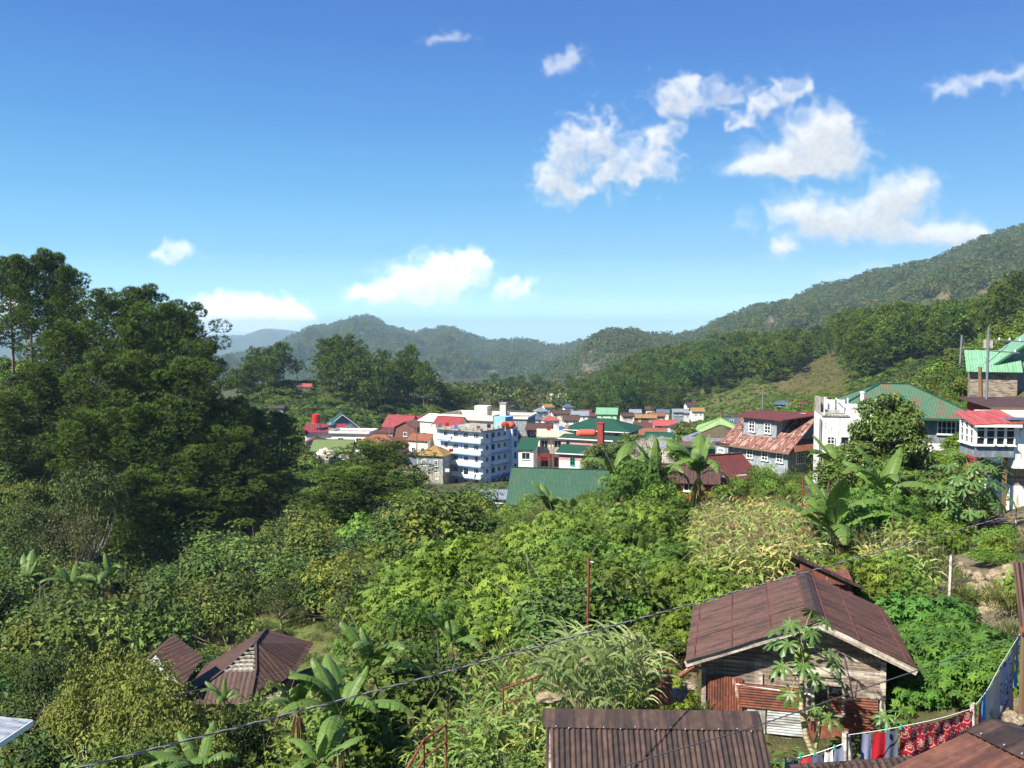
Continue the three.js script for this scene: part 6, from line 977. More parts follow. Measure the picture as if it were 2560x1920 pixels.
// bushes that can be told apart on the near slope
const Bsh = (p, mat = M.leaf) => ({ crown: p.crown, mat, slim: 0.75 });
[[LUSHB[0], 1610, 40, 1385, 250, 'big rounded bush of lobed leaves at the left edge of the maize field'], [LUSHB[1], 1310, 38, 1395, 270, 'broad bush of lobed leaves behind the tall red pole'], [LUSHB[2], 1210, 34, 1500, 200, 'lobed leaf bush standing over the dark gap left of the tall red pole'], [LUSHB[0], 1420, 35, 1470, 210, 'lobed leaf bush just right of the tall red pole'], [LUSHB[1], 1700, 33, 1520, 150, 'bush of lobed leaves beside the left eave of the shack'], [LUSHB[2], 1060, 34, 1500, 190, 'lobed leaf bush right of the banana with the bare yellow stem'],
 [LUSHB[0], 1913, 76, 1162, 72, 'dome of creeper leaves in front of the grey house wall'], [LUSHB[1], 1850, 74, 1190, 70, 'smaller creeper mound left of the dome before the grey house'], [LUSHB[1], 1450, 56, 1285, 130, 'fresh green bush at the right end of the bright banana plants'], [LUSHB[2], 1600, 60, 1150, 170, 'tangled green bush with pale twigs under the maroon roof'], [LUSHB[0], 1660, 58, 1210, 140, 'leafy bush between the two banana plants below the maroon roofs'], [LUSHB[2], 2400, 44, 1200, 190, 'dark leafy bush behind the blue tarpaulin'], [LUSHB[1], 2320, 46, 1220, 150, 'green bush right of the upright banana plant'], [LUSHB[0], 2500, 34, 1370, 130, 'low dark green bush on the bank below the white house yard'],
 [SHRUB[0], 1010, 60, 1330, 170, 'twiggy olive bush on the crest left of the lobed leaves'], [SHRUB[1], 1120, 70, 1290, 170, 'yellow olive bush below the small green hut roof'], [SHRUB[2], 700, 72, 1385, 120, 'dark bush at the right rim of the dark hollow'], [SHRUB[3], 560, 70, 1430, 120, 'fresh leaved bush at the lower rim of the dark hollow'], [SHRUB[0], 460, 58, 1480, 150, 'round olive bush above the grass terrace'], [SHRUB[1], 560, 56, 1500, 110, 'yellow olive bush at the top of the grass terrace behind the hut'], [SHRUB[2], 150, 50, 1500, 160, 'dark bush left of the short lawn'], [SHRUB[1], 205, 46, 1530, 110, 'pale twiggy bush below the short lawn'], [SHRUB[3], 370, 52, 1490, 110, 'green bush at the right end of the short lawn'], [SHRUB[0], 640, 34, 1690, 150, 'olive bush in front of the right corner of the louvred hut'], [SHRUB[3], 1000, 29, 1640, 170, 'leafy bush at the foot of the banana clump'], [SHRUB[2], 1100, 27, 1690, 170, 'dark bush in the gap between the banana clump and the near maize']].forEach(([p, px, D, top, wd, l]) => grow(Bsh(p), p === LUSHB[0] || p === LUSHB[1] || p === LUSHB[2] ? 1.75 : 1.85, 2.6, 'bush', l, 'bush', px, D, top, wd, null, 0.1));
// bare white branched tree by the hotel
{
  const R = rng(401), gs = [], rec = (p, d, L, r, n) => { const e = p.clone().addScaledVector(d, L), m = p.clone().lerp(e, 0.5).add(sph(R).multiplyScalar(L * 0.1)); gs.push(limb([p, m, e], r, r * 0.6, 5)); if (n) for (let i = 0; i < 3; i++) rec(e, d.clone().add(sph(R).multiplyScalar(0.75)).normalize(), L * 0.72, r * 0.6, n - 1); };
  const b = on(1655, 125), t = thing('bare_tree', 'leafless white branched tree left of the green and brown hip roof', 'tree', b); for (let i = 0; i < 4; i++) rec(V(0, -0.3, 0), V((R() - 0.5) * 0.9, 1, (R() - 0.5) * 0.9).normalize(), 3.1, 0.16, 4); mesh('branches', cat(gs), plain(196, 186, 170, 0.9), t);
}
// pines in clumps on the knolls and the slope: those that show largest are things, the rest of the wood is one mass
const MIDP = PINE_MID.map((p) => ({ crown: p.crown, wood: p.wood, mat: M.needle, bark: M.bark }));
let pineN = 0;
function onLand(key, px, t) { return LANDS[key].at(px, t); }
function stand(key, list, group, label) {
  for (const [px, t, h, w] of list) { const b = onLand(key, px, t), o = thing('pine_tree', label, 'pine tree', b.clone().add(V(0, -0.4, 0)), pineN * 1.3, group), k = MIDP[pineN++ % 4]; mesh('trunk', k.wood, M.bark, o); mesh('crown', k.crown, M.needle, o); o.scale.set(w / 8.4, h / 16, w / 8.4); }
}
{
  const R = rng(500), row = (a, b, n, t0, t1, h0, h1) => Array.from({ length: n }, (_, i) => [lerp(a, b, (i + R()) / n), lerp(t0, t1, R()), lerp(h0, h1, R()), 7.5 + 3 * R()]);
  stand('knoll', [...row(590, 690, 9, 0.7, 1.0, 12, 16), ...row(640, 730, 4, 0.9, 1.02, 14, 18)], 'pines of the left knoll', 'pine in the clump on the left knoll between the dark wood and the red huts');
  stand('knoll', [[742, 1.0, 10, 6]], null, 'small lone pine on the crest between the two knolls');
  stand('knoll', [...row(800, 980, 22, 0.55, 1.0, 13, 19), ...row(800, 900, 6, 0.9, 1.0, 17, 22)], 'pines of the middle knoll', 'pine in the big clump on the knoll behind the red roofs');
  stand('knoll', [...row(1000, 1075, 12, 0.6, 1.0, 13, 20), ...row(1005, 1040, 3, 0.9, 1.0, 20, 24)], 'pines of the right knoll', 'pine in the tall narrow clump above the cream buildings');
  stand('knoll', row(1090, 1180, 7, 0.55, 1.0, 9, 13), 'pines of the low ridge', 'pine in the low group right of the tall narrow clump');
  stand('saddle', row(1210, 1370, 14, 0.75, 1.0, 10, 17), 'pines on the far low ridge', 'pine on the low ridge far behind the flat cream roof');
  stand('saddle', row(1420, 1490, 7, 0.7, 1.0, 14, 20), 'pines beside the valley road', 'pine in the dark group left of the wooded slope');
  stand('slope', row(2070, 2180, 22, 0.6, 0.98, 16, 21), 'pines right of the grassy knoll', 'pine in the dense group just right of the grassy knoll');
  stand('slope', row(2190, 2420, 34, 0.35, 0.98, 13, 19), 'pines above the green hip roof', 'pine on the slope above the faded green hip roof');
  stand('slope', row(1830, 1960, 16, 0.5, 0.9, 13, 17), 'pines left of the grassy knoll', 'pine at the edge of the terraces left of the grassy knoll');
}
// ---------------------------------------------------------------- masses of trees and undergrowth
const mtx = new THREE.Matrix4(), qt = new THREE.Quaternion(), eu = new THREE.Euler();
function mass(name, label, category, protos, mat, items) {                              // items: [position, yaw, scale or [x, y, z], tint, tilt]
  const g = thing(name, label, category); g.userData.kind = 'stuff';
  protos.forEach((geo, k) => {
    const mine = items.filter((_, i) => i % protos.length === k); if (!mine.length) return;
    const m = new THREE.InstancedMesh(geo, mat, mine.length); m.name = 'growth'; m.castShadow = m.receiveShadow = true; m.userData.kind = 'stuff';
    mine.forEach(([p, yaw, s, tint, tilt = 0], i) => { eu.set(tilt, yaw, tilt * 0.6); qt.setFromEuler(eu); mtx.compose(p, qt, typeof s === 'number' ? V(s, s, s) : V(...s)); m.setMatrixAt(i, mtx); m.setColorAt(i, new THREE.Color(tint[0], tint[1], tint[2])); });
    g.add(m);
  });
  return g;
}
const tintR = (R, a = 0.25) => { const f = 1 - a / 2 + a * R(), w = (R() - 0.5) * a; return [f * (1 + w), f, f * (1 - w)]; };
const keep = (x, z, more = 0) => KEEP.some(([a, b, r]) => (x - a) ** 2 + (z - b) ** 2 < (r + more) ** 2);
{
  // distant mountain woods
  const R = rng(601), far = (key, n, t0, t1, h, dens, extra) => { const L = LANDS[key], out = []; for (let i = 0; i < n; i++) { const px = lerp(Math.max(L.x0, -150), Math.min(L.x1, 2720), R()), t = lerp(t0, t1, Math.pow(R(), 0.8)), p = L.at(px, t), q = proj(p); if (fbm(p.x / 90 + 3, p.z / 90, 3) < dens + 0.5 * (R() - 0.5)) continue; if (extra && !extra(q[0], q[1], p, t)) continue; const s = h / 12 * (0.6 + 0.7 * R()); out.push([p, R() * 6.3, [s * 1.1, s, s * 1.1], tintR(R, 0.5)]); } return out; };
  const cliff = (x, y) => !(inside([[1440, 905], [1475, 880], [1520, 885], [1500, 960], [1445, 980]], x, y) && R() < 0.9) && !(inside([[1925, 790], [2010, 770], [2000, 800], [1960, 840], [1920, 825]], x, y) && R() < 0.75);
  mass('mountain_forest', 'pine forest covering the mountain that rises to the right edge', 'forest', PINE_FAR.map((p) => p.crown), M.needle, [...far('right', 46000, 0.15, 1.0, 12.5, -0.03, cliff), ...far('right', 1500, 0.985, 1.02, 16, -0.3)]);
  mass('mountain_forest', 'hazy pine forest covering the rounded mountain beyond the town', 'forest', PINE_FAR.map((p) => p.crown), M.needle, [...far('middle', 56000, 0.1, 1.0, 19, -0.1), ...far('middle', 2200, 0.985, 1.02, 22, -0.3)]);
  const bare = (x, y) => !inside([[2085, 868], [2125, 960], [2128, 1000], [2060, 1060], [1690, 1060], [1715, 1022], [1830, 968], [1960, 958], [2020, 915]], x, y);
  mass('hillside_wood', 'pine wood on the slope left of the grassy knoll above the town', 'wood', PINE_MID.map((p) => p.crown), M.needle, far('slope', 1500, 0.12, 1.0, 15, -0.6, (x, y, p, t) => bare(x, y) && (x < 2060 || t > 0.3) && x < 2700).map(([p, y, s, c]) => [p, y, s.map((v) => v * 12 / 16), c]));
  // bushes on the middle slopes and valley
  const bushes = [], R2 = rng(602);
  for (let i = 0; i < 16000; i++) {
    const D = Math.sqrt(lerp(100 * 100, 460 * 460, R2())), px = lerp(-150, 2700, R2()), p = on(px, D); if (keep(p.x, p.z, 1)) continue;
    const s = (0.45 + 0.75 * R2()) * lerp(0.9, 1.7, D / 460) * (D < 145 && px > 1200 && px < 2460 ? 0.42 : D < 206 && px > 1060 && px < 1340 ? 0.3 : 1); p.y -= 0.3; bushes.push([p, R2() * 6.3, [s, s * (0.6 + 0.6 * R2()), s], tintR(R2, 0.4)]);
  }
  for (const [key, n] of [['knoll', 2600], ['saddle', 1200], ['slope', 4200]]) for (let i = 0; i < n; i++) { const L = LANDS[key], px = lerp(L.x0, Math.min(L.x1, 2650), R2()), t = R2() * 1.02, p = L.at(px, t), q = proj(p), open = key === 'slope' && !bare(q[0], q[1]), knollTop = open && inside([[2080, 872], [2120, 960], [2130, 985], [1960, 985], [1935, 960], [1990, 920]], q[0], q[1]), s = (knollTop ? 0.22 : open ? 0.4 : 1.1) * (0.5 + 0.9 * R2()); bushes.push([p, R2() * 6.3, [s, s * 0.7, s], knollTop ? [1.9, 1.45, 0.95] : open ? [1.25, 1.3, 0.9] : tintR(R2, 0.4)]); }
  const vale = []; for (let i = 0; i < 9000; i++) { const D = Math.sqrt(lerp(460 * 460, 1500 * 1500, R2())), px = lerp(-150, 2000, R2()), p = on(px, D), s = 0.7 + 0.7 * R2(); vale.push([p, R2() * 6.3, [s, s, s], tintR(R2, 0.5)]); }
  mass('valley_wood', 'woods on the valley floor between the town and the mountains', 'wood', PINE_FAR.map((p) => p.crown), M.needle, vale);
  for (let i = 0; i < 7000; i++) { const L = LANDS.slope, px = lerp(1690, 2140, R2()), t = R2() * 1.0, p = L.at(px, t), q = proj(p); if (bare(q[0], q[1])) continue; const top = inside([[2080, 872], [2120, 960], [2130, 985], [1960, 985], [1935, 960], [1990, 920]], q[0], q[1]), s = (top ? 0.2 : 0.3) * (0.4 + 1.1 * R2()); bushes.push([p, R2() * 6.3, [s * 1.3, s * 0.7, s * 1.3], top ? [2.0, 1.4, 0.9] : [1.35, 1.3, 0.85]]); }
  mass('undergrowth', 'bushes covering the valley floor and knolls round the town', 'bushes', FARBUSH.map((p) => p.crown), M.leaf, bushes);
}
{
  // the near slope: what grows where follows the ground zones
  const R = rng(603), shrub = [], lush = [], vine = [], weed = [], corn = [], twig = [];
  const lushZone = [[1120, 1400], [1290, 1300], [1500, 1285], [1740, 1270], [1740, 1500], [1760, 1620], [1600, 1640], [1350, 1650], [1000, 1690], [960, 1560]];
  const N = 7600;
  for (let i = 0; i < N; i++) {
    const D = Math.sqrt(lerp(12 * 12, 118 * 118, R())), px = lerp(-260, 2820, R()), p = on(px, D); if (keep(p.x, p.z, -0.2)) continue;
    const q = proj(p), at = (k) => inside(ZONE[k], q[0], q[1]), yaw = R() * 6.3, n = fbm(p.x / 11, p.z / 11, 3), hump = Math.max(0.3, 1.02 + 1.5 * fbm(p.x / 5.5 + 40, p.z / 5.5, 3)), big = (D < 40 ? 1 : lerp(1, 1.2, (D - 40) / 78)) * (D > 58 && q[0] > 1200 && q[0] < 2080 ? 0.42 : D > 33 && D < 58 && q[0] > 380 && q[0] < 900 ? 0.4 : 1);
    if (at('lane')) continue;
    if (at('corn') || at('cornNear') || at('cornRight')) { if (at('corn') || R() < 0.5) continue; if (R() < 0.3) weed.push([p, yaw, 0.9 + 0.5 * R(), tintR(R), 0]); continue; }
    if (at('yard') || at('steps') || at('spoil') || at('rock')) { if (R() < 0.16) weed.push([p, yaw, 0.5 + 0.4 * R(), tintR(R)]); continue; }
    if (at('lawn') || at('terrace')) { if (R() < 0.5) weed.push([p, yaw, [0.8, 0.45, 0.8], tintR(R)]); continue; }
    if (at('vine')) { p.y += 0.1; vine.push([p, yaw, 0.8 + 0.5 * R(), tintR(R, 0.3)]); continue; }
    const front = D < 24;
    if (inside([[1690, 1270], [2160, 1290], [2160, 1540], [1690, 1570]], q[0], q[1])) { if (R() < 0.5) weed.push([p, yaw, 0.5 + 0.4 * R(), tintR(R, 0.3)]); continue; }
    if (q[0] > 2250 && D < 100) { (R() < 0.6 ? weed : lush).push([p, yaw, (0.5 + 0.45 * R()) * (q[0] > 2400 && D > 26 ? 0.6 : 1), tintR(R, 0.3)]); continue; }
    if (inside(lushZone, q[0], q[1])) { if (R() < 0.86) lush.push([p, yaw, (0.6 + 0.6 * R()) * hump * (D > 50 ? 0.6 : 1) * (q[1] < 1420 ? 0.85 : 1.05), tintR(R, 0.35)]); else weed.push([p, yaw, 1.3, tintR(R)]); continue; }
    if (q[0] < 900 || n > 0.15) { shrub.push([p, yaw, (0.6 + 0.7 * R()) * big * hump * (front ? 0.8 : 1), tintR(R, 0.5)]); continue; }
    (R() < 0.45 ? lush : R() < 0.6 ? shrub : weed).push([p, yaw, (0.55 + 0.6 * R()) * big * hump, tintR(R, 0.4)]);
  }
  const field = (zone, n, d0, d1, into, sc) => { let k = 0; for (let i = 0; i < n * 12 && k < n; i++) { const [xs, ys] = [zone.map((a) => a[0]), zone.map((a) => a[1])], x = lerp(Math.min(...xs), Math.max(...xs), R()), y = lerp(Math.min(...ys), Math.max(...ys), R()); if (!inside(zone, x, y)) continue; const p = G(x, y, d0); if (-p.z > d1 || keep(p.x, p.z, -0.3)) continue; into.push([p, R() * 6.3, sc * (0.75 + 0.5 * R()), tintR(R, 0.35), (R() - 0.5) * 0.3]); k++; } };
  field(ZONE.corn, 1000, 25, 70, corn, 0.95); { const c2 = []; field(ZONE.cornNear, 330, 14, 60, c2, 0.72); for (const k of c2) { k[3] = [k[3][0] * 0.72, k[3][1] * 0.86, k[3][2] * 0.72]; corn.push(k); } }; field(ZONE.cornRight, 60, 20, 60, corn, 0.8); field(ZONE.vine, 900, 14, 60, vine, 0.75);
  mass('shrubbery', 'olive shrubs covering the slope from the dark wood to the middle of the valley', 'shrubs', SHRUB.map((p) => p.crown), M.leaf, shrub);
  mass('leafy_undergrowth', 'bright green bushes with lobed leaves across the middle of the slope', 'bushes', LUSH.map((p) => p.crown), M.leaf, lush);
  mass('ground_vines', 'low bright lobed leaves carpeting the slope right of the shack', 'ground cover', VINE.map((p) => p.crown), M.leaf, vine);
  mass('weeds', 'long bladed grass and weeds between the bushes', 'grass', WEED.map((p) => p.crown), M.blade, weed);
  mass('corn_plants', 'maize plants with brown tassels behind the shack and on the near bank', 'maize', MAIZE, M.blade, corn);
}

// ---------------------------------------------------------------- bananas, papayas, cane
const nearB = 'banana plants in the clump at the lower middle';
const bananaAt = (seed, label, px, py, D, hPx, group, leaves, yaw, dy = 0) => { const p = P(px, py, D); const o = banana(seed, label, p, hPx / F * D / 3.6, group, leaves, yaw); return o; };
bananaAt(1, 'large banana plant with broad drooping blades left of the tall red pole, nearest the cable', 850, 1900, 24, 265, null, 11, 0.4);
bananaAt(2, 'banana plant with upright blades rising behind the large drooping one', 935, 1790, 28, 255, null, 8, 1.8);
bananaAt(3, 'younger banana plant at the left of the large drooping one', 745, 1850, 25, 200, null, 7, 3.0);
bananaAt(21, 'low banana plant in front of the large drooping one at the bottom edge', 800, 1990, 21, 200, null, 7, 5.1);
bananaAt(4, 'small banana plant with a bare yellow stem in the middle of the shrubs', 962, 1570, 44, 130, null, 6, 0.2);
bananaAt(5, 'banana plant with one orange dying blade among the lobed leaves', 1130, 1680, 31, 170, null, 6, 2.6);
bananaAt(6, 'largest banana plant at the right, wide blades over the footpath', 2080, 1430, 42, 235, null, 12, 1.2);
bananaAt(7, 'banana plant with tall upright blades just right of the widest one', 2205, 1330, 46, 225, null, 9, 0.7);
bananaAt(8, 'banana plant leaning left beside the thin red pole', 2040, 1420, 44, 150, null, 7, 3.4);
bananaAt(9, 'bright banana plant in front of the long green roof windows', 1375, 1330, 80, 120, null, 9, 0.6);
bananaAt(22, 'small banana plant beside the bright one at the long green roof', 1440, 1330, 78, 100, null, 7, 2.1);
bananaAt(10, 'banana plant at the left end of the bushes below the maroon roof', 1640, 1280, 62, 190, null, 8, 1.5);
bananaAt(11, 'banana plant in front of the maroon gable roof', 1745, 1265, 64, 190, null, 8, 0.1);
bananaAt(12, 'banana plant against the white tower wall', 2085, 1230, 60, 165, null, 8, 2.4);
bananaAt(23, 'banana plant in the thicket left of the one below the maroon roof', 1545, 1290, 66, 185, null, 7, 4.0);
bananaAt(13, 'leftmost of the small banana plants under the dark wood', 70, 1500, 68, 120, null, 7, 0.3);
bananaAt(14, 'second small banana plant from the left under the dark wood', 180, 1510, 66, 115, null, 8, 1.1);
bananaAt(15, 'tallest of the small banana plants under the dark wood, before the hollow', 275, 1500, 66, 130, null, 6, 2.2);
bananaAt(24, 'tiny banana plant at the left edge under the dark wood', 15, 1500, 66, 90, null, 6, 3.3);
bananaAt(16, 'banana plant whose tips poke in at the bottom edge left of the clump', 500, 2010, 20, 210, null, 7, 0.9);
bananaAt(17, 'banana plant with a single upright tip at the bottom edge', 410, 2020, 20, 200, null, 6, 2.9);
bananaAt(18, 'small banana plant half hidden left of the louvred hut foliage', 560, 1800, 27, 110, null, 6, 1.4);
// papaya: ringed trunk, long stalks, deeply lobed leaves, green fruit
const LOBED = [0, 1, 2].map((k) => {
  const R = rng(700 + k), p = [], c = [];
  const put = (x, y, z, s) => { p.push(x, y, z); c.push(0.10 * s, 0.19 * s, 0.04 * s); }, tri = (a, b, d, s) => { put(...a, s); put(...b, s); put(...d, s); };
  for (let i = 0; i < 7; i++) {
    const a = lerp(-2.35, 2.35, i / 6), L = (0.44 - 0.06 * Math.abs(a)) * (0.9 + 0.2 * R()), at = (r, da, y) => [Math.cos(a + da) * r, y - 0.35 * r * r, Math.sin(a + da) * r], s = 0.85 + 0.3 * R();
    const o = [0, 0, 0], m = at(L * 0.55, 0, 0.035), t = at(L, 0, -0.02), s1 = at(L * 0.62, 0.24, 0), s2 = at(L * 0.62, -0.24, 0), b1 = at(L * 0.3, 0.34, 0.01), b2 = at(L * 0.3, -0.34, 0.01), k1 = at(L * 0.85, 0.2, -0.02), k2 = at(L * 0.85, -0.2, -0.02);
    for (const [u, v, w] of [[o, b1, m], [o, m, b2], [b1, s1, m], [b2, m, s2], [s1, k1, m], [s2, m, k2], [m, k1, t], [m, t, k2]]) tri(u, v, w, s * (u === o ? 1.15 : 1));
  }
  const g = new THREE.BufferGeometry(); g.setAttribute('position', new THREE.Float32BufferAttribute(p, 3)); g.setAttribute('color', new THREE.Float32BufferAttribute(c, 3)); return g;
});
M.stalk = plain(128, 140, 74, 0.6); M.fruit = plain(116, 136, 58, 0.5); M.papayaBark = new THREE.MeshStandardMaterial({ roughness: 0.9, map: sheetTex(128, (u, v) => { const s = 1 + 0.3 * Math.sin(v * 6.283 * 9) * 0.5 + 0.2 * tn(u, v, 9); return [168 * s, 152 * s, 122 * s]; }) });
function papaya(label, pts, r, heads, seed, scale = 1, fruits = 0) {                     // heads: [index of trunk point, leaves, stalk length]
  const R = rng(seed), o = thing('papaya_tree', label, 'papaya tree', pts[0][0]);
  for (const line of pts) mesh('trunk', limb(line.map((p) => p.clone().sub(pts[0][0])), r * (line === pts[0] ? 1 : 0.7), r * 0.6, 9), M.papayaBark, o);
  for (const [li, n, len, y0] of heads) {
    const top = pts[li][pts[li].length - 1].clone().sub(pts[0][0]);
    for (let i = 0; i < n; i++) {
      const a = i * 2.4 + R(), el = lerp(0.9, -0.5, i / n) + 0.2 * (R() - 0.5), l = len * (0.7 + 0.5 * R()), d = V(Math.cos(a) * Math.cos(el), Math.sin(el), Math.sin(a) * Math.cos(el)), s = top.clone().add(V(0, -(y0 ?? 0.4) * i / n, 0)), e = s.clone().addScaledVector(d, l).add(V(0, -0.12 * l, 0)), m = s.clone().lerp(e, 0.5).add(V(0, 0.1 * l, 0));
      mesh('leaf_stalk', limb([s, m, e], 0.018, 0.01, 5), M.stalk, o);
      const f = mesh('leaf', LOBED[i % 3], M.gloss, o); f.position.copy(e); f.rotation.set((R() - 0.5) * 0.7, -a, -0.25 - 0.6 * R() + (el < 0 ? -0.3 : 0), 'YXZ'); f.scale.setScalar(scale * (0.75 + 0.5 * R()));
    }
  }
  const top = pts[0][pts[0].length - 1].clone().sub(pts[0][0]);
  for (let i = 0; i < fruits; i++) { const a = i * 2.4, f = mesh('fruit', new THREE.SphereGeometry(0.075, 10, 8).scale(1, 1.55, 1), M.fruit, o); f.position.copy(top).add(V(Math.cos(a) * 0.13, -0.28 - 0.07 * i, Math.sin(a) * 0.13)); }
  return o;
}
{
  const q = (px, py, D = 22.3) => P(px, py, D);
  papaya('papaya tree with hanging green fruit in front of the plank shack', [[q(2038, 1890), q(2016, 1840), q(2004, 1770), q(2003, 1690), q(2007, 1590)], [q(2036, 1878), q(2046, 1830), q(2052, 1775)]], 0.1, [[0, 20, 0.85, 0.8], [1, 5, 0.25, 0.1]], 71, 0.82, 9);
  papaya('tall spreading papaya tree beside the white house yard', [[q(2436, 1375, 41), q(2436, 1320, 41), q(2430, 1240, 41), q(2425, 1180, 41)], [q(2436, 1290, 41), q(2405, 1230, 41), q(2392, 1195, 41)], [q(2434, 1270, 41), q(2446, 1220, 41), q(2452, 1185, 41)]], 0.17, [[0, 38, 1.25, 1.2], [1, 30, 1.1, 1.0], [2, 28, 1.1, 1.0]], 72, 0.95, 5);
  papaya('young papaya plant low at the corner of the shack by the washing', [[q(2235, 1850, 21), q(2236, 1800, 21)]], 0.04, [[0, 9, 0.35, 0.2]], 73, 0.85, 0);
}
// cane grass clump
{
  const R = rng(801), lv = new Leaves(), p = P(1488, 1765, 21.5), o = thing('cane_clump', 'tall clump of pale arching cane grass left of the plank shack', 'cane grass', p), st = [];
  for (let i = 0; i < 120; i++) {
    const a = R() * 6.28, r = 1.0 * Math.sqrt(R()), b = V(Math.cos(a) * r * 1.15, -0.2, Math.sin(a) * r * 0.8), h = 1.1 + 0.7 * R(), lean = V(b.x * 0.3 + (R() - 0.5) * 0.3, h, b.z * 0.3);
    if (i < 60) st.push(limb([b, b.clone().add(lean.clone().multiplyScalar(0.5)).add(V(0, 0.05, 0)), b.clone().add(lean)], 0.014, 0.008, 4));
    for (let k = 0; k < 6; k++) { const t = 0.25 + 0.75 * R(), az = R() * 6.28, d = V(Math.cos(az) * 0.55 + b.x * 0.25, 1.0, Math.sin(az) * 0.55 + b.z * 0.2).normalize(), f = R(); lv.strap(b.clone().addScaledVector(lean, t), d, V(-Math.sin(az), 0, Math.cos(az)), 0.95 + 0.6 * R(), 0.06, 1.9 + R(), 6, f < 0.12 ? [0.5, 0.44, 0.26] : mix3([0.2, 0.3, 0.09], [0.42, 0.5, 0.22], R())); }
  }
  mesh('stems', cat(st), M.stalk, o).userData.kind = 'stuff'; mesh('blades', lv.geo(), M.blade, o).userData.kind = 'stuff';
}
// ---------------------------------------------------------------- cables
const cable = (label, pts, r, mat, sag = 0, seg = 60) => { const c = new THREE.CatmullRomCurve3(pts); return tag(mesh('cable', new THREE.TubeGeometry(c, seg, r, 6), mat), label, 'cable'); };
M.cable = plain(78, 76, 78, 0.6);
{
  // a thick twisted pair: two strands wound about each other
  const c = new THREE.CatmullRomCurve3([[100, 1945, 7.2], [640, 1806, 8.6], [1100, 1684, 10], [1600, 1546, 12], [2006, 1433, 14.2], [2560, 1279, 18], [2800, 1212, 20]].map((a) => P(...a))), n = 900, strand = (ph) => new THREE.CatmullRomCurve3(Array.from({ length: n + 1 }, (_, i) => { const t = i / n, p = c.getPointAt(t), a = t * 420 + ph; return p.add(V(0, Math.cos(a) * 0.006, Math.sin(a) * 0.006)); }));
  const o = thing('cable', 'thick twisted power cable crossing the picture from the bottom left to the white house', 'cable'); for (const ph of [0, Math.PI]) mesh('strand', new THREE.TubeGeometry(strand(ph), 1400, 0.0068, 5), ph ? M.cable : plain(150, 148, 148, 0.55), o);
  cable('black cable crossing just above the lower roofs to the right edge', [[1380, 1975, 7.5], [1600, 1902, 8], [1886, 1816, 8.8], [2199, 1708, 9.8], [2560, 1586, 11], [2800, 1505, 12]].map((a) => P(...a)), 0.007, M.cable);
  cable('thin wire from the tall red pole down to the banana clump', [[400, 1745, 25], [731, 1673, 26], [1000, 1605, 27], [1230, 1543, 28], [1466, 1470, 29.5]].map((a) => P(...a)), 0.007, M.cable);
  cable('thin wire from the tall red pole to the right behind the lobed leaves', [[1466, 1470, 29.5], [1640, 1428, 38], [1760, 1400, 46]].map((a) => P(...a)), 0.007, M.cable);
  cable('thin wire at the lower left above the silver roof', [[-60, 1782, 26], [180, 1778, 27], [420, 1745, 28]].map((a) => P(...a)), 0.006, M.cable);
  cable('wire running from the grey house to the white tower', [[1880, 1155, 84], [2000, 1130, 76], [2054, 1110, 72]].map((a) => P(...a)), 0.012, M.black);
  cable('upper wire from the tall galvanised pole to the left', [[1500, 1010, 120], [2000, 935, 90], [2467, 848, 60]].map((a) => P(...a)), 0.01, M.cable);
  cable('lower wire from the tall galvanised pole to the grey house window corner', [[2280, 1030, 72], [2380, 960, 66], [2466, 905, 60]].map((a) => P(...a)), 0.01, M.cable);
}
{
  const w = (l, a, b, sag) => { const p = P(...a), q = P(...b), m = p.clone().lerp(q, 0.5).add(V(0, -sag, 0)); cable(l, [p, m, q], 0.022, M.black, 0, 20); };
  w('wire between the brown barn roof pole and the tall blue building', [1042, 1056, 214], [1180, 1078, 206], 0.8); w('wire between the cream building pole and the brown barn roof pole', [974, 1046, 230], [1042, 1056, 214], 0.7);
  w('wire from the tall blue building across to the hotel chimney', [1275, 1075, 204], [1500, 1060, 177], 1.2); w('wire over the green and brown hip roof to the lime green roof pole', [1803, 1034, 150], [1907, 985, 100], 0.8);
}
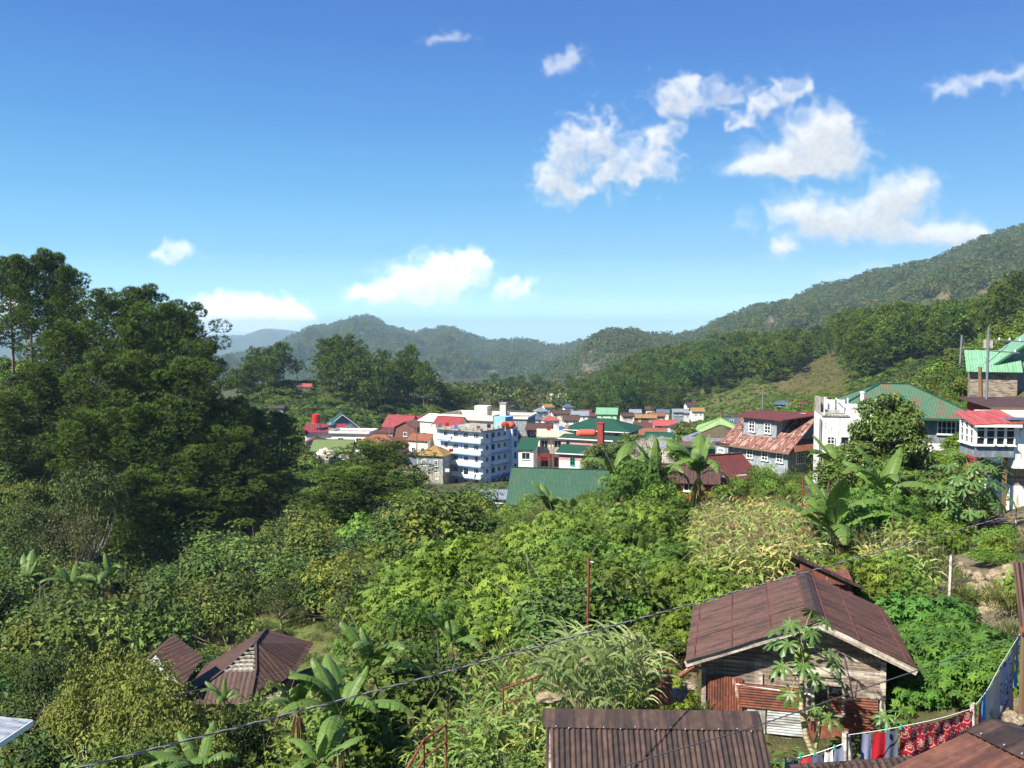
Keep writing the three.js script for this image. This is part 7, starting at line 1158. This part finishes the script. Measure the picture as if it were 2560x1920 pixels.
// ---------------------------------------------------------------- poles, rails, barrel, post
M.redPipe = plain(126, 58, 46, 0.7);
{
  const g = thing('red_pole', 'tall thin rust red pole standing in front of the lobed bushes', 'pole', P(1466, 1720, 29)); mesh('shaft', limb([V(0, -1, 0), P(1472, 1395, 29).sub(P(1466, 1720, 29))], 0.045, 0.04, 8), M.redPipe, g); const t = P(1472, 1397, 29).sub(P(1466, 1720, 29)); B().bar(t.clone().add(V(-0.02, -0.06, 0)), t.clone().add(V(0.16, -0.12, 0)), 0.03).build('hook', M.trimWhite, g);
  const g2 = thing('red_pole', 'thin red pole between the maroon roof and the wide banana plant', 'pole', P(2003, 1330, 50)); mesh('shaft', limb([V(0, -1, 0), P(2008, 1190, 50).sub(P(2003, 1330, 50))], 0.045, 0.04, 8), M.redPipe, g2);
  const rail = (label, list) => { const o = P(...list[0]), r = thing('handrail', label, 'handrail', o), pts = list.map((a) => P(...a).sub(o)); for (let i = 1; i < pts.length; i++) mesh('rail', limb([pts[i - 1], pts[i]], 0.028, 0.028, 7), M.redPipe, r); pts.forEach((p) => mesh('post', limb([p, p.clone().add(V(0, -1.1, 0))], 0.028, 0.028, 7), M.redPipe, r)); for (let i = 1; i < pts.length; i++) mesh('rail', limb([pts[i - 1].clone().add(V(0, -0.45, 0)), pts[i].clone().add(V(0, -0.45, 0))], 0.022, 0.022, 7), M.redPipe, r); };
  rail('rust red handrail beside the path left of the cane grass', [[1258, 1722, 24], [1330, 1697, 24.3], [1400, 1665, 24.8]]);
  rail('rust red handrail curving up from the bottom edge past the near maize', [[1010, 1935, 20], [1060, 1850, 20.6], [1115, 1812, 21.4]]);
  const bp = P(1650, 1752, 21.5), br = thing('barrel', 'rusty upright oil drum between the cane grass and the shack', 'barrel', bp), pr = [[0.001, 0], [0.29, 0], [0.3, 0.02], [0.29, 0.04], [0.29, 0.26], [0.302, 0.28], [0.29, 0.3], [0.29, 0.52], [0.302, 0.54], [0.29, 0.56], [0.29, 0.74], [0.3, 0.76], [0.28, 0.77], [0.27, 0.72], [0.001, 0.72]].map((a) => new THREE.Vector2(...a));
  mesh('drum', new THREE.LatheGeometry(pr, 24).scale(1, 0.95, 1), M.rustSheet, br);
  const post = (label, px, py0, py1, D, r = 0.06) => { const a = P(px, py0, D), o = thing('wooden_post', label, 'post', a); mesh('shaft', limb([V(0, -0.8, 0), V(0.02, (py0 - py1) / F * D, 0)], r, r * 0.9, 7), M.plank[2], o); };
  post('grey wooden post standing in the weeds beside the rocks', 2374, 1470, 1385, 29, 0.055); post('thin pole in the yard of the white house', 2498, 1315, 1255, 42, 0.03); post('second thin pole in the yard nearer the white wall', 2538, 1340, 1235, 41, 0.03);
  const bricks = thing('brick_stack', 'small stack of red bricks at the top of the maize field', 'bricks', P(1664, 1326, 52)); for (let j = 0; j < 5; j++) for (let i = 0; i < 6; i++) B().box((i - 2.5) * 0.155 + (j % 2) * 0.06, j * 0.085, 0.003 * (i % 2), 0.148, 0.08, 0.3).build('brick', M.redWall, bricks);
}
// blue tarpaulin and drum under the papaya
{
  const g = new THREE.PlaneGeometry(1.2, 1.3, 12, 12), p = g.attributes.position; for (let i = 0; i < p.count; i++) p.setZ(i, 0.12 * n2(p.getX(i) * 2, p.getY(i) * 1.4)); g.computeVertexNormals();
  const m = tag(mesh('tarpaulin', g, new THREE.MeshStandardMaterial({ color: new THREE.Color(0.03, 0.25, 0.55), roughness: 0.5, side: THREE.DoubleSide })), 'bright blue tarpaulin hanging behind the papaya by the white house', 'tarpaulin'); m.position.copy(P(2398, 1225, 47)); m.rotation.y = 0.3;
}
// rocks and stones by the path at the right, stones on the spoil, the footpath
{
  const stone = [0, 1, 2, 3].map((k) => { const g = new THREE.IcosahedronGeometry(1, 3), p = g.attributes.position; for (let i = 0; i < p.count; i++) { const v = V(p.getX(i), p.getY(i), p.getZ(i)), s = 1 + 0.28 * n3(v.x * 1.1 + k * 9, v.y * 1.1, v.z * 1.1) + 0.1 * n3(v.x * 3.4, v.y * 3.4 + k, v.z * 3.4); p.setXYZ(i, v.x * s, v.y * s * 0.62, v.z * s * 0.8); } g.computeVertexNormals(); return g; });
  M.stone = new THREE.MeshStandardMaterial({ roughness: 0.95, map: sheetTex(256, (u, v) => { const s = 1 + 0.3 * tfbm(u, v, 12) + 0.15 * tn(u, v, 60); return [140 * s, 126 * s, 102 * s]; }) });
  const R = rng(811); let k = 0;
  const spots = [[2440, 1500, .5], [2470, 1470, .38], [2500, 1490, .6], [2525, 1470, .45], [2450, 1450, .35], [2410, 1440, .3], [2480, 1520, .42], [2530, 1530, .35], [2545, 1500, .5], [2400, 1420, .3], [2380, 1425, .25], [2455, 1478, .3], [2490, 1445, .3], [2520, 1440, .34], [2545, 1455, .3], [2430, 1470, .28], [2340, 1430, .25], [2460, 1530, .3]];
  for (const [px, py, s] of spots) { const p = G(px, py, 14), m = tag(mesh('rock', stone[k % 4], M.stone), 'pale rock in the outcrop between the vines and the white house yard', 'rock', 'rocks of the pale outcrop'); m.position.copy(p).add(V(0, 0.05, 0)); m.rotation.set(R(), R() * 6, R()); m.scale.setScalar(s * (0.6 + 0.5 * R())); k++; }
  [[2490, 1850, 0.2, 'large pale boulder right of the hanging blankets'], [2535, 1800, 0.24, 'pale boulder at the right edge below the stair posts'], [2512, 1822, 0.16, 'small pale boulder between the two beside the blankets'], [1370, 1745, 0.25, 'flat pale stone on the path by the red handrail'], [1690, 1738, 0.3, 'pale rubble heap between the drum and the shack'], [1720, 1715, 0.2, 'small pale stone at the left corner of the shack']].forEach(([px, py, s, l], i) => { const m = tag(mesh('rock', stone[i % 4], M.stone), l, 'rock'); m.position.copy(P(px, py, i < 3 ? 16 : i === 3 ? 21 : 22)); m.scale.set(s * 1.3, s * 0.8, s); m.rotation.y = i; });
  B();
}
// ---------------------------------------------------------------- washing lines
{
  const fabric = (r, g, b) => new THREE.MeshPhysicalMaterial({ color: new THREE.Color(r / 255, g / 255, b / 255).convertSRGBToLinear(), roughness: 0.92, sheen: 0.3, side: THREE.DoubleSide });
  const red = fabric(172, 14, 36), grey = fabric(128, 134, 160), dgrey = fabric(92, 100, 122), blue = fabric(70, 140, 206), white = fabric(226, 224, 218), beige = fabric(196, 184, 166), tan = fabric(206, 152, 96), pinkRed = fabric(196, 62, 76);
  function hang(name, label, cat_, mat, a, b, drop, o = {}) {                            // cloth from pegs a to b, hanging down; o.outline(u) cuts the hem
    const nu = o.nu ?? 28, nv = 16, p = [], u = [], ix = [], w = a.distanceTo(b), x = b.clone().sub(a).normalize(), n = V(-x.z, 0, x.x), sd = o.seed ?? 1;
    for (let j = 0; j <= nv; j++) for (let i = 0; i <= nu; i++) {
      const s = i / nu, t = j / nv, sagg = (o.sag ?? 0.04) * Math.sin(Math.PI * s), hem = o.hem ? o.hem(s) : 1, side = o.taper ? lerp(1, o.taper, t) : 1;
      const q = a.clone().lerp(b, 0.5 + (s - 0.5) * side).add(V(0, -sagg - t * drop * hem, 0)).addScaledVector(n, (o.fold ?? 0.03) * Math.sin(s * (o.waves ?? 5) * 6.283 + sd + 0.7 * t) * (0.25 + t) + 0.03 * Math.min(1, w) ** 2 * n2(s * 3 + sd * 7, t * 3));
      p.push(q.x - a.x, q.y - a.y, q.z - a.z); u.push(s, 1 - t); if (i && j) { const bb = j * (nu + 1) + i, aa = bb - nu - 1; ix.push(aa - 1, bb - 1, aa, aa, bb - 1, bb); }
    }
    const g = new THREE.BufferGeometry(); g.setAttribute('position', new THREE.Float32BufferAttribute(p, 3)); g.setAttribute('uv', new THREE.Float32BufferAttribute(u, 2)); g.setIndex(ix); g.computeVertexNormals();
    const m = tag(mesh(name, g, mat), label, cat_, o.group); m.position.copy(a); return m;
  }
  // red blanket with pale damask print
  const cv = document.createElement('canvas'); cv.width = 1024; cv.height = 512; const c = cv.getContext('2d'); c.fillStyle = '#a01028'; c.fillRect(0, 0, 1024, 512); c.fillStyle = '#8c0c22'; for (let y = 0; y < 512; y += 60) c.fillRect(0, y, 1024, 22);
  const motif = (x, y, s) => { c.save(); c.translate(x, y); c.scale(s, s); c.strokeStyle = '#d8b8a0'; c.fillStyle = '#d8b8a0'; c.lineWidth = 5; for (const m of [1, -1]) { c.beginPath(); c.moveTo(0, 34); c.bezierCurveTo(m * 46, 26, m * 44, -10, m * 16, -8); c.bezierCurveTo(m * 2, -6, m * 10, 12, m * 22, 6); c.stroke(); c.beginPath(); c.moveTo(0, 10); c.bezierCurveTo(m * 20, -8, m * 20, -30, 0, -44); c.stroke(); c.beginPath(); c.ellipse(m * 40, 22, 9, 5, m * 0.6, 0, 7); c.fill(); c.beginPath(); c.ellipse(m * 30, -26, 8, 5, -m * 0.6, 0, 7); c.fill(); } c.beginPath(); c.ellipse(0, -20, 6, 14, 0, 0, 7); c.fill(); c.restore(); };
  for (let j = 0; j < 4; j++) for (let i = 0; i < 7; i++) motif(60 + i * 150 + (j % 2) * 75, 62 + j * 125, 1.25); for (let j = 0; j < 5; j++) for (let i = 0; i < 14; i++) { c.fillStyle = '#c89888'; c.beginPath(); c.ellipse(30 + i * 76, 6 + j * 124, 11, 6, i, 0, 7); c.fill(); c.beginPath(); c.ellipse(52 + i * 76, 14 + j * 124, 6, 9, i, 0, 7); c.fill(); }
  const tx = new THREE.CanvasTexture(cv); tx.colorSpace = THREE.SRGBColorSpace; const blanket = new THREE.MeshPhysicalMaterial({ map: tx, roughness: 0.92, sheen: 0.3, side: THREE.DoubleSide });
  const cf = document.createElement('canvas'); cf.width = cf.height = 256; const f = cf.getContext('2d'), Rf = rng(31); f.fillStyle = '#b9b2c4'; f.fillRect(0, 0, 256, 256); for (let i = 0; i < 150; i++) { f.fillStyle = ['#5a4a72', '#7a2c46', '#e6e2ea', '#94526a'][i % 4]; f.beginPath(); f.ellipse(Rf() * 256, Rf() * 256, 3 + Rf() * 8, 3 + Rf() * 5, Rf() * 3, 0, 7); f.fill(); } f.fillStyle = '#8c3446'; f.fillRect(0, 0, 18, 256);
  const tf = new THREE.CanvasTexture(cf); tf.colorSpace = THREE.SRGBColorSpace; const floral = new THREE.MeshPhysicalMaterial({ map: tf, roughness: 0.92, side: THREE.DoubleSide });
  const D = 14.2, l = (px, py, d = D) => P(px, py, d);
  const shirt = (s) => 0.9 + 0.25 * Math.abs(s - 0.5) - (Math.abs(s - 0.5) < 0.12 ? 0.0 : 0);
  hang('blanket', 'dark red blanket with a pale damask print on the washing line', 'blanket', blanket, l(2252, 1818, 14), l(2430, 1775, 14.6), 0.95, { fold: 0.014, waves: 6, sag: 0.05, seed: 2, nu: 60 });
  hang('shirt', 'grey shirt hanging left of the bright red one', 'shirt', grey, l(2156, 1828), l(2178, 1830), 0.5, { fold: 0.014, waves: 1.2, taper: 1.35, seed: 3 });
  hang('shirt', 'bright red shirt between two grey ones on the line', 'shirt', red, l(2184, 1828), l(2214, 1824), 0.52, { fold: 0.014, waves: 1.2, taper: 1.3, seed: 4 });
  hang('shirt', 'dark grey shirt right of the bright red one, beside the blanket', 'shirt', dgrey, l(2216, 1824), l(2244, 1822), 0.52, { fold: 0.014, waves: 1.2, taper: 1.15, seed: 5 });
  const low = [[1962, 1900, 1982, 1898, grey, 'leftmost light grey shirt on the lower line'], [1984, 1897, 1996, 1895, dgrey, 'narrow dark grey cloth second from the left on the lower line'], [2000, 1892, 2028, 1886, pinkRed, 'red and white printed shirt on the lower line'], [2032, 1884, 2056, 1880, dgrey, 'dark shirt with red sleeves on the lower line'], [2062, 1878, 2082, 1872, white, 'pale grey shirt near the right end of the lower line'], [2086, 1870, 2108, 1862, grey, 'grey shirt at the right end of the lower line']];
  low.forEach(([x0, y0, x1, y1, m, lab], i) => hang('shirt', lab, 'shirt', m, l(x0, y0, 13), l(x1, y1, 13), 0.4, { fold: 0.012, waves: 1.1, taper: 1.3, seed: 8 + i }));
  hang('towel', 'red towel right of the line post by the damask blanket', 'towel', pinkRed, l(2446, 1760, 14.9), l(2456, 1740, 15.3), 0.55, { fold: 0.02, waves: 1.5, seed: 20, nu: 14 });
  hang('towel', 'bright blue towel on the line beside the red towel', 'towel', blue, l(2457, 1738, 15.3), l(2466, 1722, 15.7), 0.6, { fold: 0.03, waves: 1.5, seed: 21, nu: 14 });
  hang('sheet', 'long pale beige sheet on the line running up to the right', 'sheet', beige, l(2466, 1730, 15.7), l(2500, 1668, 17.2), 1.0, { fold: 0.03, waves: 3, seed: 22 });
  hang('sheet', 'mauve flower printed sheet on the line running up to the right', 'sheet', floral, l(2500, 1668, 17.2), l(2532, 1620, 18.6), 1.15, { fold: 0.03, waves: 3, seed: 23 });
  hang('cloth', 'orange tan cloth hanging behind the mauve printed sheet', 'cloth', tan, l(2530, 1612, 19.0), l(2540, 1600, 19.6), 1.7, { fold: 0.02, waves: 1, seed: 24, nu: 12 });
  hang('cloth', 'pale grey cloth at the top end of the line by the post', 'cloth', grey, l(2540, 1600, 19.6), l(2548, 1588, 20.2), 1.1, { fold: 0.02, waves: 1, seed: 25, nu: 12 });
  hang('cloth', 'small blue cloth low on the line right of the mauve sheet', 'cloth', blue, l(2533, 1680, 18.8), l(2540, 1672, 19.2), 0.35, { fold: 0.02, waves: 1, seed: 26, nu: 12 });
  const line = (lab, pts) => tag(mesh('washing_line', new THREE.TubeGeometry(new THREE.CatmullRomCurve3(pts), 24, 0.006, 5), M.trimWhite), lab, 'washing line');
  line('washing line carrying the shirts and the damask blanket', [l(2115, 1838, 13.8), l(2200, 1826, 14), l(2340, 1798, 14.4), l(2437, 1770, 14.8)]); line('washing line running from the post up to the right edge', [l(2437, 1765, 14.8), l(2466, 1728, 15.7), l(2500, 1666, 17.2), l(2550, 1585, 20.2)]); line('lower washing line with the small shirts', [l(1950, 1904, 13), l(2030, 1886, 13), l(2112, 1858, 13)]);
  const pp = (lab, a, b, r) => { const o = thing('line_post', lab, 'post', a); mesh('shaft', limb([V(0, -1.5, 0), b.clone().sub(a)], r, r, 6), M.plank[2], o); };
  pp('wooden line post at the right end of the damask blanket', l(2440, 1840, 14.8), l(2432, 1758, 14.8), 0.045); pp('wooden line post at the right end of the lower line', l(2116, 1905, 13.4), l(2113, 1830, 13.4), 0.05); pp('leaning wooden prop behind the lower line', l(2160, 1915, 14), l(2118, 1840, 14), 0.045);
  const pegM = plain(60, 190, 150, 0.5); [[1964, 1899, 13], [2000, 1891, 13], [2036, 1883, 13], [2086, 1869, 13], [2214, 1824, 14.1], [2252, 1817, 14]].forEach((a, i) => { const m = tag(mesh('clothes_peg', B().box(-0.006, -0.04, 0, 0.01, 0.08, 0.02).box(0.007, -0.04, 0, 0.01, 0.08, 0.02).geo(), pegM), 'green clothes peg on the washing lines', 'clothes peg', 'green clothes pegs'); m.position.copy(P(...a)); });
}
renderer.render(scene, camera);
